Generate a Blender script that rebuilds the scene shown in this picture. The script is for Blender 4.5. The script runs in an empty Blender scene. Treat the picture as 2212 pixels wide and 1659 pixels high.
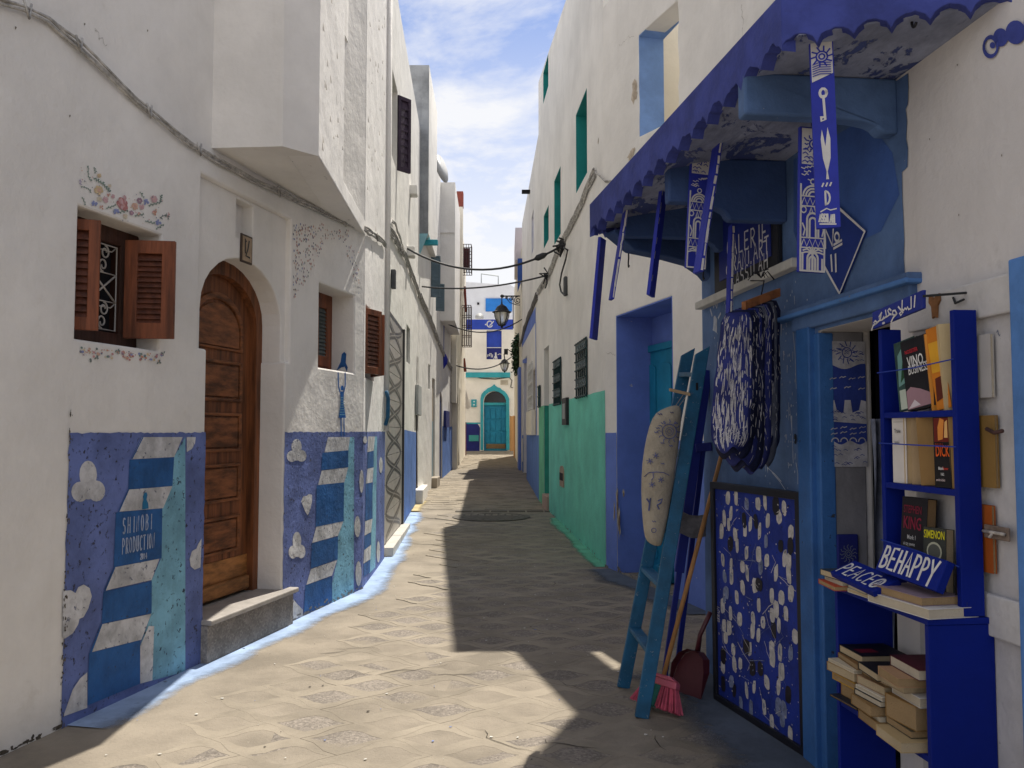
import bpy, bmesh, math, random
from mathutils import Vector, Matrix, noise
from mathutils.geometry import tessellate_polygon
random.seed(7)
R = math.radians
SC = bpy.context.scene
COL = SC.collection

# ------------------------------------------------------------------ camera
EYE = 1.45
FPX = 1853.0                      # focal length for a 2212 px wide picture
PITCH = math.atan(100.5 / FPX)
cam = bpy.data.cameras.new("camera")
cam.sensor_width = 36.0
cam.lens = 36.0 * FPX / 2212.0
cam.clip_start = 0.05
cam.clip_end = 4000.0
camo = bpy.data.objects.new("camera", cam)
COL.objects.link(camo)
camo.location = (0, 0, EYE)
camo.rotation_euler = (R(90) + PITCH, 0, 0)
SC.camera = camo

# ------------------------------------------------------------------ daylight
SUN = Vector((0.187, 0.471, 1.0)).normalized()
world = bpy.data.worlds.new("World")
SC.world = world
world.use_nodes = True
wn, wl = world.node_tree.nodes, world.node_tree.links
wn.clear()
w_out = wn.new("ShaderNodeOutputWorld")
w_bg = wn.new("ShaderNodeBackground")
w_sky = wn.new("ShaderNodeTexSky")
w_sky.sky_type = 'NISHITA'
w_sky.sun_disc = False
w_sky.sun_elevation = math.asin(SUN.z)
w_sky.sun_rotation = math.atan2(SUN.x, SUN.y)
w_sky.air_density = 1.0
w_sky.dust_density = 0.25
w_sky.ozone_density = 3.0
w_bg.inputs["Strength"].default_value = 0.148
w_tc = wn.new("ShaderNodeTexCoord")
w_map = wn.new("ShaderNodeMapping")
w_map.inputs["Scale"].default_value = (1.0, 1.0, 1.9)
w_map.inputs["Location"].default_value = (3.1, 0.4, 0.32)
w_n = wn.new("ShaderNodeTexNoise")
w_n.inputs["Scale"].default_value = 3.4
w_n.inputs["Detail"].default_value = 9.0
w_n.inputs["Roughness"].default_value = 0.62
w_n.inputs["Distortion"].default_value = 0.25
w_r = wn.new("ShaderNodeValToRGB")
w_r.color_ramp.elements[0].position = 0.41
w_r.color_ramp.elements[1].position = 0.58
w_sep = wn.new("ShaderNodeSeparateXYZ")
w_el = wn.new("ShaderNodeMapRange")          # clouds close up towards the horizon
w_el.inputs[1].default_value = 0.46
w_el.inputs[2].default_value = 0.22
w_el.inputs[3].default_value = 0.0
w_el.inputs[4].default_value = 0.85
w_add = wn.new("ShaderNodeMath"); w_add.operation = 'ADD'; w_add.use_clamp = True
w_mul = wn.new("ShaderNodeMath"); w_mul.operation = 'MULTIPLY'
w_mul.inputs[1].default_value = 0.93
w_mix = wn.new("ShaderNodeMixRGB")
w_mix.inputs["Color2"].default_value = (4.55, 4.55, 4.6, 1)
wl.new(w_tc.outputs["Generated"], w_map.inputs["Vector"])
wl.new(w_map.outputs["Vector"], w_n.inputs["Vector"])
wl.new(w_n.outputs["Fac"], w_r.inputs["Fac"])
wl.new(w_tc.outputs["Generated"], w_sep.inputs["Vector"])
wl.new(w_sep.outputs["Z"], w_el.inputs[0])
wl.new(w_r.outputs["Color"], w_add.inputs[0])
wl.new(w_el.outputs[0], w_add.inputs[1])
wl.new(w_add.outputs[0], w_mul.inputs[0])
wl.new(w_mul.outputs[0], w_mix.inputs["Fac"])
w_tint = wn.new("ShaderNodeMixRGB"); w_tint.blend_type = 'MULTIPLY'; w_tint.inputs["Fac"].default_value = 1.0
w_tint.inputs["Color2"].default_value = (0.74, 0.66, 0.70, 1)
wl.new(w_sky.outputs["Color"], w_tint.inputs["Color1"])
wl.new(w_tint.outputs["Color"], w_mix.inputs["Color1"])
wl.new(w_mix.outputs["Color"], w_bg.inputs["Color"])
wl.new(w_bg.outputs["Background"], w_out.inputs["Surface"])

sun = bpy.data.lights.new("sun", 'SUN')
sun.energy = 4.6
sun.angle = R(0.53)
sun.color = (1.0, 0.945, 0.85)
suno = bpy.data.objects.new("sun", sun)
COL.objects.link(suno)
suno.rotation_euler = SUN.to_track_quat('Z', 'Y').to_euler()
suno.location = SUN * 40
SC.view_settings.view_transform = 'Standard'
SC.view_settings.look = 'None'
SC.view_settings.gamma = 1.0
SC.view_settings.exposure = 0.54
SC.view_settings.use_curve_mapping = False

# ------------------------------------------------------------------ helpers: picture -> place
CP, SP = math.cos(PITCH), math.sin(PITCH)
CAMP = Vector((0, 0, EYE))
def ray(X, Y):
    u = (X - 1106.0) / FPX
    v = (829.5 - Y) / FPX
    return Vector((u, CP - v * SP, SP + v * CP))

def gz(y):                        # the street climbs gently beyond nine metres
    if y < 9: return 0.0
    return 0.65 * min(1.25, ((y - 9) / 25.0)) ** 1.25

def gpt(X, Y):
    d = ray(X, Y)
    t = 5.0
    for i in range(40):
        t = (gz(d.y * t) - EYE) / d.z if d.z < -1e-4 else 60
    return CAMP + d * t

class Frame:
    """a plane: s runs left to right for someone facing it, z up, off towards the viewer"""
    def __init__(f, o, ex, ez=(0, 0, 1)):
        f.o = Vector(o); f.ex = Vector(ex).normalized(); f.ez = Vector(ez).normalized()
        f.n = f.ex.cross(f.ez).normalized()
    def at(f, s, z, off=0.0):
        return f.o + f.ex * s + f.ez * z + f.n * off
    def px(f, X, Y, off=0.0):
        d = ray(X, Y)
        t = (f.o + f.n * off - CAMP).dot(f.n) / d.dot(f.n)
        p = CAMP + d * t - f.o
        return (p.dot(f.ex), p.dot(f.ez))
    def s(f, X, Y=930, off=0.0): return f.px(X, Y, off)[0]
    def z(f, X, Y, off=0.0): return f.px(X, Y, off)[1]
    def sub(f, s, z, off=0.0): return Frame(f.at(s, z, off), f.ex, f.ez)

def Wall(pl, pr):
    w = Frame((pl[0], pl[1], 0), (pr[0] - pl[0], pr[1] - pl[1], 0))
    w.L = math.hypot(pr[0] - pl[0], pr[1] - pl[1])
    return w

# ------------------------------------------------------------------ helpers: materials
def lin(c):
    if isinstance(c, str):
        c = c.lstrip('#')
        v = [int(c[i:i + 2], 16) / 255 for i in (0, 2, 4)]
        return tuple(x / 12.92 if x <= 0.04045 else ((x + 0.055) / 1.055) ** 2.4 for x in v)
    return tuple(c)

_M = {}
def mat(name, col, rough=0.85, var=0.10, vscale=3.0, bump=0.0, bscale=30.0, dirt=0.0, dirtcol=(0.10, 0.085, 0.065),
        dscale=9.0, streak=0.0, spec=0.3, metal=0.0, stretch=(1, 1, 1), chips=0.0, chipcol=None, chipscale=14.0,
        rnd=0.0, coarse=0.0, speck=0.0, fleck=0.0, worldpos=False, wash=None):
    if name in _M: return _M[name]
    m = bpy.data.materials.new(name); m.use_nodes = True
    N, L = m.node_tree.nodes, m.node_tree.links
    b = N["Principled BSDF"]
    b.inputs["Roughness"].default_value = rough
    b.inputs["Metallic"].default_value = metal
    b.inputs["Specular IOR Level"].default_value = spec
    c = lin(col)
    tc = N.new("ShaderNodeTexCoord")
    mp = N.new("ShaderNodeMapping"); mp.inputs["Scale"].default_value = stretch
    if worldpos:
        ge = N.new("ShaderNodeNewGeometry"); L.new(ge.outputs["Position"], mp.inputs["Vector"])
    else: L.new(tc.outputs["Object"], mp.inputs["Vector"])
    V = mp.outputs["Vector"]
    def nz(scale, detail=5, vec=V, rough_=0.55, dist=0.0):
        n = N.new("ShaderNodeTexNoise"); n.inputs["Scale"].default_value = scale
        n.inputs["Detail"].default_value = detail; n.inputs["Roughness"].default_value = rough_
        n.inputs["Distortion"].default_value = dist
        L.new(vec, n.inputs["Vector"]); return n.outputs["Fac"]
    def ramp(f, a, b_, lo=0.0, hi=1.0):
        r = N.new("ShaderNodeMapRange"); r.inputs[1].default_value = a; r.inputs[2].default_value = b_
        r.inputs[3].default_value = lo; r.inputs[4].default_value = hi
        r.interpolation_type = 'SMOOTHSTEP'
        L.new(f, r.inputs[0]); return r.outputs[0]
    def mixc(f, a, b_):
        x = N.new("ShaderNodeMixRGB")
        L.new(f, x.inputs[0])
        for k, q in ((1, a), (2, b_)):
            if hasattr(q, 'links'): L.new(q, x.inputs[k])
            else: x.inputs[k].default_value = (*q, 1)
        return x.outputs[0]
    dk = tuple(x * (1 - var * 1.3) for x in c); lt = tuple(min(0.92, x * (1 + var)) for x in c)
    f = ramp(nz(vscale, 7, rough_=0.65), 0.30, 0.70)
    colr = mixc(f, dk, lt)
    if rnd:
        oi = N.new("ShaderNodeObjectInfo")
        rr = ramp(oi.outputs["Random"], 0, 1, 1 - rnd, 1 + rnd)
        mm = N.new("ShaderNodeVectorMath"); mm.operation = 'SCALE'
        L.new(colr, mm.inputs[0]); L.new(rr, mm.inputs["Scale"]); colr = mm.outputs[0]
    if streak:
        ms = N.new("ShaderNodeMapping"); ms.inputs["Scale"].default_value = (7, 7, 0.35)
        L.new(tc.outputs["Object"], ms.inputs["Vector"])
        f = ramp(nz(1.6, 6, ms.outputs["Vector"], 0.6), 0.54, 0.80, 0, streak)
        colr = mixc(f, colr, tuple(x * 0.45 + y * 0.5 for x, y in zip(c, dirtcol)))
    if speck:                      # exposed aggregate
        v = N.new("ShaderNodeTexVoronoi"); v.inputs["Scale"].default_value = 85
        L.new(V, v.inputs["Vector"])
        sx = N.new("ShaderNodeSeparateXYZ"); L.new(v.outputs["Color"], sx.inputs[0])
        f = ramp(sx.outputs[0], 0.55, 0.62, 0, speck)
        colr = mixc(f, colr, tuple(x * 0.42 for x in c))
        f = ramp(sx.outputs[1], 0.80, 0.86, 0, speck)
        colr = mixc(f, colr, tuple(min(.8, x * 1.7) for x in c))
    if wash:                       # cement washed over part of the surface
        f = ramp(nz(wash[1], 6, rough_=0.6), wash[2], wash[3])
        colr = mixc(f, colr, wash[0])
    if dirt:
        f = ramp(nz(dscale, 9, rough_=0.72), 0.60, 0.74, 0, dirt)
        colr = mixc(f, colr, dirtcol)
    chipf = None
    if chips:
        f1 = nz(chipscale, 8, rough_=0.7, dist=0.4)
        chipf = ramp(f1, 0.690 - 0.06 * chips, 0.715 - 0.06 * chips, 0, 1)
        colr = mixc(chipf, colr, chipcol or dirtcol)
    if fleck:                      # flaking paint: short upright dark scars
        mf = N.new("ShaderNodeMapping"); mf.inputs["Scale"].default_value = (16, 16, 4.5)
        L.new(tc.outputs["Object"], mf.inputs["Vector"])
        ff = ramp(nz(1.0, 3, mf.outputs["Vector"], 0.5), 0.735 - 0.04 * fleck, 0.76 - 0.04 * fleck, 0, 0.75)
        colr = mixc(ff, colr, tuple(x * 0.35 for x in c))
        chipf = ff
    L.new(colr, b.inputs["Base Color"])
    if bump or chips or coarse:
        h = nz(bscale, 6, rough_=0.6)
        bm = N.new("ShaderNodeBump"); bm.inputs["Strength"].default_value = max(bump, 0.001); bm.inputs["Distance"].default_value = 0.01
        L.new(h, bm.inputs["Height"]); last = bm
        if coarse:
            h2 = nz(2.6, 3, rough_=0.5)
            b2 = N.new("ShaderNodeBump"); b2.inputs["Strength"].default_value = coarse; b2.inputs["Distance"].default_value = 0.06
            L.new(h2, b2.inputs["Height"]); L.new(last.outputs["Normal"], b2.inputs["Normal"]); last = b2
        if chipf is not None:
            b3 = N.new("ShaderNodeBump"); b3.invert = True; b3.inputs["Strength"].default_value = 0.7; b3.inputs["Distance"].default_value = 0.006
            L.new(chipf, b3.inputs["Height"]); L.new(last.outputs["Normal"], b3.inputs["Normal"]); last = b3
        L.new(last.outputs["Normal"], b.inputs["Normal"])
    _M[name] = m
    return m

def wood(name, col, dark=0.5, axis='z', scale=1.0, rough=0.55, spec=0.35):
    if name in _M: return _M[name]
    st = {'z': (14 * scale, 14 * scale, 1.2 * scale), 'x': (1.2 * scale, 14 * scale, 14 * scale), 'y': (14 * scale, 1.2 * scale, 14 * scale)}[axis]
    return mat(name, col, rough, var=dark, vscale=1.4, bump=0.25, bscale=5, stretch=st, spec=spec)

# palette ------------------------------------------------------------
WHITE = (0.80, 0.772, 0.728)
M_WHITE = mat('white_plaster', WHITE, .9, .075, 1.1, .4, 26, dirt=.22, dirtcol=(.42, .36, .28), dscale=2.0, streak=.17, coarse=.34)
M_WHITE_FLAKE = mat('flaking_white_plaster', (.81, .785, .75), .9, .05, 1.3, .4, 24, dirt=.15, dscale=3, streak=.12, coarse=.35, fleck=1.0)
M_WHITE_STAIN = mat('stained_white_plaster', (.79, .765, .71), .9, .07, 1.3, .4, 22, dirt=.25, dscale=2.2, streak=.28, coarse=.35)
M_CREAM = mat('cream_plaster', (.78, .73, .62), .9, .06, 1.3, .35, 24, dirt=.15, streak=.18, coarse=.3)
M_GREYSTAIN = mat('mould_stained_plaster', (.30, .31, .32), .95, .35, 1.2, .5, 18, dirt=.75, dirtcol=(.06, .06, .065), dscale=1.6, streak=.8, coarse=.3)
M_VIOLET = mat('violet_blue_paint', (.125, .168, .39), .75, .22, 3.5, .55, 40, dirt=.2, dscale=10, dirtcol=(.05, .05, .09), chips=1.5, chipcol=(.045, .045, .075), coarse=.45, chipscale=30)
M_MDEEP = mat('deep_blue_paint', (.022, .10, .29), .7, .22, 5, .5, 40, chips=1.0, chipcol=(.05, .06, .09), chipscale=30, coarse=.45)
M_MSKY = mat('sky_blue_paint', (.20, .43, .56), .75, .22, 4, .5, 40, chips=1.5, chipcol=(.04, .06, .10), chipscale=30, streak=.3, coarse=.4)
M_MWHITE = mat('brushed_white_paint', (.54, .54, .55), .8, .26, 7, .5, 36, chips=1.4, chipcol=(.14, .15, .22), chipscale=26, coarse=.4)
M_LBLUE = mat('light_blue_wall_paint', (.10, .20, .50), .8, .12, 2.2, .5, 34, streak=.35, dirtcol=(.05, .08, .2), chips=.4, chipcol=(.45, .47, .52), coarse=.3)
M_PERI = mat('periwinkle_paint', (.14, .22, .60), .8, .10, 2, .4, 34, chips=.25, chipcol=(.5, .5, .55), coarse=.2)
M_SHOPBLUE = mat('shop_blue_paint', (.085, .155, .32), .75, .22, 2.6, .45, 30, dirt=.25, dirtcol=(.02, .05, .17), dscale=2.5, chips=.15, chipcol=(.5, .53, .6), chipscale=30, coarse=.3)
M_SHOPDARK = mat('shop_dark_blue_paint', (.040, .080, .21), .75, .15, 2.5, .45, 30, dirt=.2, dirtcol=(.015, .03, .1), coarse=.3)
M_AWN = mat('ultramarine_render', (.045, .062, .27), .8, .22, 5, .5, 30, streak=.2, dirtcol=(.02, .02, .15), coarse=.2)
M_SOFFIT = mat('brushed_soffit_render', (.26, .29, .40), .9, .30, 5, .6, 26, dirt=1.0, dirtcol=(.05, .08, .24), dscale=2.6, stretch=(1.0, .55, 1), chips=2.7, chipcol=(.06, .085, .24), chipscale=6)
M_COBALT = mat('cobalt_gloss_paint', (.002, .013, .19), .6, .10, 3, .15, 60, spec=.15)
M_NAVY = mat('navy_paint', (.012, .018, .16), .6, .15, 4, .2, 50)
M_GREEN = mat('mint_green_paint', (.17, .62, .48), .85, .12, 1.8, .45, 30, streak=.22, dirtcol=(.05, .22, .22), coarse=.25)
M_TEALREV = mat('teal_reveal_paint', (.02, .27, .26), .8, .10, 2, .3, 30)
M_TEAL = mat('teal_door_paint', (.012, .21, .37), .6, .12, 4, .25, 40)
M_TEALF = mat('turquoise_paint', (.04, .34, .42), .7, .12, 3, .3, 40)
M_LADDER = mat('worn_blue_wood_paint', (.008, .095, .20), .55, .24, 5, .3, 30, chips=1.1, chipcol=(.16, .25, .34), chipscale=44, spec=.4)
M_BROWN = wood('varnished_brown_wood', (.18, .062, .022), .5)
M_BROWN_X = wood('varnished_brown_wood_across', (.19, .068, .024), .5, 'y')
M_BROWN_DK = wood('dark_brown_wood', (.055, .022, .014), .4)
M_OAK = wood('orange_pine', (.33, .14, .042), .4, 'y')
M_SHUT = wood('reddish_shutter_wood', (.20, .060, .024), .4)
M_SLAT = wood('shutter_slat_wood', (.115, .036, .018), .35, 'y')
M_PLUM = wood('plum_painted_wood', (.045, .028, .05), .2, rough=.7)
M_GREYSHUT = mat('slate_painted_wood', (.12, .17, .20), .75, .12, 4, .2, 40)
M_STEP = mat('terrazzo_stone', (.24, .215, .19), .7, .2, 6, .35, 50, dirt=.4, speck=.35, dirtcol=(.07, .065, .06))
M_STEPTOP = mat('polished_stone', (.34, .31, .28), .55, .15, 5, .2, 50, dirt=.3)
M_IRON = mat('white_painted_iron', (.50, .47, .43), .6, .1, 5)
M_DARKIRON = mat('black_wrought_iron', (.018, .02, .022), .6, .2, 5, spec=.4)
M_TEALIRON = mat('dark_teal_iron', (.02, .05, .055), .6, .2, 5)
M_DARK = mat('dark_interior', (.012, .012, .016), .9, .2, 3)
M_GLASSD = mat('dark_window_glass', (.02, .022, .026), .12, .1, 2, spec=.5)
M_GLASSL = mat('frosted_lamp_glass', (.75, .77, .76), .35, .06, 4, spec=.5)
M_GLASSL.node_tree.nodes['Principled BSDF'].inputs['Transmission Weight'].default_value = .75
M_CABLE = mat('black_cable', (.03, .03, .033), .6, .1, 5)
M_WCABLE = mat('whitewashed_cable', (.46, .44, .41), .9, .35, 18, .4, 60)
M_TILE = mat('tile_grey_glaze', (.37, .34, .31), .35, .08, 6, spec=.5)
M_TILEBLK = mat('tile_black_glaze', (.045, .042, .04), .35, .1, 6, spec=.5)
M_RED = mat('rust_red_paint', (.22, .055, .04), .8, .15, 5)
M_ORANGE = mat('ochre_paint', (.55, .30, .13), .85, .1, 3, .3, 30)
M_MESHW = mat('white_lettering_paint', (.62, .62, .64), .7, .08, 20)
M_GREY = mat('grey_galvanised', (.30, .32, .32), .5, .1, 5)

# ------------------------------------------------------------------ helpers: meshes
class MB:
    def __init__(b): b.v = []; b.f = []; b.m = []; b.i = 0
    def slot(b, i): b.i = i; return b
    def add(b, vs, fs):
        k = len(b.v); b.v += [tuple(v) for v in vs]
        for f in fs: b.f.append([k + j for j in f]); b.m.append(b.i)
        return b
    def poly(b, pts): return b.add(pts, [list(range(len(pts)))])
    def box8(b, p):               # p: bottom 4 (ccw), top 4
        return b.add(p, [(3, 2, 1, 0), (4, 5, 6, 7), (0, 1, 5, 4), (1, 2, 6, 5), (2, 3, 7, 6), (3, 0, 4, 7)])
    def box(b, c, s, M=None):
        x, y, z = (q / 2 for q in s); c = Vector(c)
        p = [Vector(q) for q in ((-x, -y, -z), (x, -y, -z), (x, y, -z), (-x, y, -z), (-x, -y, z), (x, -y, z), (x, y, z), (-x, y, z))]
        if M is not None: p = [M @ q for q in p]
        return b.box8([c + q for q in p])
    def fbox(b, fr, s0, s1, z0, z1, o0, o1):
        q = [(s0, o1), (s1, o1), (s1, o0), (s0, o0)]
        return b.box8([fr.at(s, z0, o) for s, o in q] + [fr.at(s, z1, o) for s, o in q])
    def prism(b, fr, pts, o0, o1, holes=()):
        """outline (and holes) in s,z of a frame, from depth o0 to o1 (o1 faces the viewer)"""
        loops = [list(pts)] + [list(h) for h in holes]
        flat = [p for l in loops for p in l]
        tris = tessellate_polygon([[Vector((p[0], p[1], 0)) for p in l] for l in loops])
        n = len(flat); k = len(b.v)
        b.v += [tuple(fr.at(s, z, o1)) for s, z in flat] + [tuple(fr.at(s, z, o0)) for s, z in flat]
        for t in tris:
            a, c, d = (flat[j] for j in t)
            cr = (c[0] - a[0]) * (d[1] - a[1]) - (c[1] - a[1]) * (d[0] - a[0])
            if abs(cr) < 1e-12: continue
            t = t if cr > 0 else t[::-1]
            b.f.append([k + j for j in t]); b.m.append(b.i)
            b.f.append([k + n + j for j in t[::-1]]); b.m.append(b.i)
        st = 0
        for li, l in enumerate(loops):
            m = len(l)
            ar = sum(l[i][0] * l[(i + 1) % m][1] - l[(i + 1) % m][0] * l[i][1] for i in range(m))
            ccw = (ar > 0) == (li == 0)
            for i in range(m):
                i0, i1 = st + i, st + (i + 1) % m
                q = [k + i0, k + n + i0, k + n + i1, k + i1]
                b.f.append(q if ccw else q[::-1]); b.m.append(b.i)
            st += m
        return b
    def sheet(b, fr, pts, off):
        tris = tessellate_polygon([[Vector((p[0], p[1], 0)) for p in pts]])
        k = len(b.v); b.v += [tuple(fr.at(s, z, off)) for s, z in pts]
        for t in tris:
            a, c, d = (pts[j] for j in t)
            cr = (c[0] - a[0]) * (d[1] - a[1]) - (c[1] - a[1]) * (d[0] - a[0])
            if abs(cr) < 1e-12: continue
            b.f.append([k + j for j in (t if cr > 0 else t[::-1])]); b.m.append(b.i)
        return b
    def tube(b, pts, r, n=8, caps=True):
        pts = [Vector(p) for p in pts]; rs = r if isinstance(r, (list, tuple)) else [r] * len(pts)
        k = len(b.v); up = None
        for i, p in enumerate(pts):
            t = (pts[min(i + 1, len(pts) - 1)] - pts[max(i - 1, 0)])
            t = t.normalized() if t.length > 1e-9 else Vector((0, 0, 1))
            if up is None: up = t.orthogonal().normalized()
            up = (up - t * up.dot(t)); up = up.normalized() if up.length > 1e-6 else t.orthogonal().normalized()
            w = t.cross(up)
            for j in range(n):
                a = 2 * math.pi * j / n
                b.v.append(tuple(p + (up * math.cos(a) + w * math.sin(a)) * rs[i]))
        for i in range(len(pts) - 1):
            for j in range(n):
                b.f.append([k + i * n + j, k + i * n + (j + 1) % n, k + (i + 1) * n + (j + 1) % n, k + (i + 1) * n + j]); b.m.append(b.i)
        if caps:
            b.f.append([k + j for j in range(n)][::-1]); b.m.append(b.i)
            e = k + (len(pts) - 1) * n
            b.f.append([e + j for j in range(n)]); b.m.append(b.i)
        return b
    def lathe(b, c, prof, n=16, M=None):
        c = Vector(c); k = len(b.v)
        for r, z in prof:
            for j in range(n):
                a = 2 * math.pi * j / n; q = Vector((r * math.cos(a), r * math.sin(a), z))
                b.v.append(tuple(c + (M @ q if M is not None else q)))
        for i in range(len(prof) - 1):
            for j in range(n):
                b.f.append([k + i * n + j, k + i * n + (j + 1) % n, k + (i + 1) * n + (j + 1) % n, k + (i + 1) * n + j]); b.m.append(b.i)
        for i, rev in ((0, True), (len(prof) - 1, False)):
            if prof[i][0] > 1e-5:
                f = [k + i * n + j for j in range(n)]
                b.f.append(f[::-1] if rev else f); b.m.append(b.i)
        return b
    def stroke(b, fr, pts, w, off):
        """a brush stroke: flat ribbon in the plane of a frame"""
        if len(pts) < 2: return b
        k = len(b.v); n = len(pts)
        ws = w if isinstance(w, (list, tuple)) else [w] * n
        for i, p in enumerate(pts):
            a = pts[max(i - 1, 0)]; c = pts[min(i + 1, n - 1)]
            dx, dz = c[0] - a[0], c[1] - a[1]; l = math.hypot(dx, dz) or 1
            nx, nz_ = -dz / l * ws[i] / 2, dx / l * ws[i] / 2
            e = 0.0
            px_, pz_ = p
            if i == 0: px_ -= dx / l * ws[i] * .35; pz_ -= dz / l * ws[i] * .35
            if i == n - 1: px_ += dx / l * ws[i] * .35; pz_ += dz / l * ws[i] * .35
            b.v.append(tuple(fr.at(px_ + nx, pz_ + nz_, off))); b.v.append(tuple(fr.at(px_ - nx, pz_ - nz_, off)))
        for i in range(n - 1):
            q = k + 2 * i
            b.f.append([q + 1, q + 3, q + 2, q]); b.m.append(b.i)
        return b
    def build(b, name, mats, parent=None, bevel=0.0, smooth=False, label=None, seg=2, origin=None):
        me = bpy.data.meshes.new(name)
        vs = b.v
        if parent is None and origin is None and vs:
            xs, ys, zs = zip(*vs)
            origin = ((min(xs) + max(xs)) / 2, (min(ys) + max(ys)) / 2, min(zs))
        if parent is None and origin is not None:
            vs = [(x - origin[0], y - origin[1], z - origin[2]) for x, y, z in vs]
        me.from_pydata(vs, [], b.f)
        mats = mats if isinstance(mats, (list, tuple)) else [mats]
        for m in mats: me.materials.append(m)
        if len(mats) > 1: me.polygons.foreach_set('material_index', b.m)
        if smooth: me.polygons.foreach_set('use_smooth', [True] * len(me.polygons))
        me.update()
        o = bpy.data.objects.new(name, me); COL.objects.link(o)
        if parent is not None: adopt(o, parent)
        elif origin is not None: o.location = origin
        if bevel:
            md = o.modifiers.new('bevel', 'BEVEL'); md.width = bevel; md.segments = seg
            md.limit_method = 'ANGLE'; md.angle_limit = R(35)
        if label: o['label'] = label
        return o

def wmat(o):
    m = Matrix.Translation(o.location) @ o.rotation_euler.to_matrix().to_4x4()
    return (wmat(o.parent) @ o.matrix_parent_inverse @ m) if o.parent else m
def adopt(o, parent):
    o.parent = parent
    o.matrix_parent_inverse = wmat(parent).inverted()
def thing(name, label, cat, loc=(0, 0, 0), group=None):
    o = bpy.data.objects.new(name, None); COL.objects.link(o)
    o.empty_display_size = .1; o.location = loc
    o['label'] = label; o['category'] = cat
    if group: o['group'] = group
    return o
def tag(o, label, cat, group=None):
    o['label'] = label; o['category'] = cat
    if group: o['group'] = group
    return o
def structure(o): o['kind'] = 'structure'; return o

def arch(s0, s1, z0, zs, zc, n=12):      # opening with a rounded head: spring zs, crown zc
    c, h = (s0 + s1) / 2, (s1 - s0) / 2
    return [(s0, z0), (s1, z0)] + [(c + h * math.cos(math.pi * i / n), zs + (zc - zs) * math.sin(math.pi * i / n)) for i in range(n + 1)]
def rect(s0, s1, z0, z1): return [(s0, z0), (s1, z0), (s1, z1), (s0, z1)]
def ell(c, rx, rz, n=14, wob=0.0, rot=0.0, sd=0):
    rr = random.Random(sd); o = []
    for i in range(n):
        a = 2 * math.pi * i / n; k = 1 + rr.uniform(-wob, wob)
        x, z = rx * k * math.cos(a), rz * k * math.sin(a)
        o.append((c[0] + x * math.cos(rot) - z * math.sin(rot), c[1] + x * math.sin(rot) + z * math.cos(rot)))
    return o
def circ(c, r, n=16, a0=0, a1=360): return [(c[0] + r * math.cos(R(a0 + (a1 - a0) * i / n)), c[1] + r * math.sin(R(a0 + (a1 - a0) * i / n))) for i in range(n + 1)]
def rough_line(a, b, n, amp, sd=0):
    rr = random.Random(sd); o = []
    for i in range(n + 1):
        t = i / n; o.append((a[0] + (b[0] - a[0]) * t + (rr.uniform(-amp, amp) if 0 < i < n else 0), a[1] + (b[1] - a[1]) * t + (rr.uniform(-amp, amp) if 0 < i < n else 0)))
    return o

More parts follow.
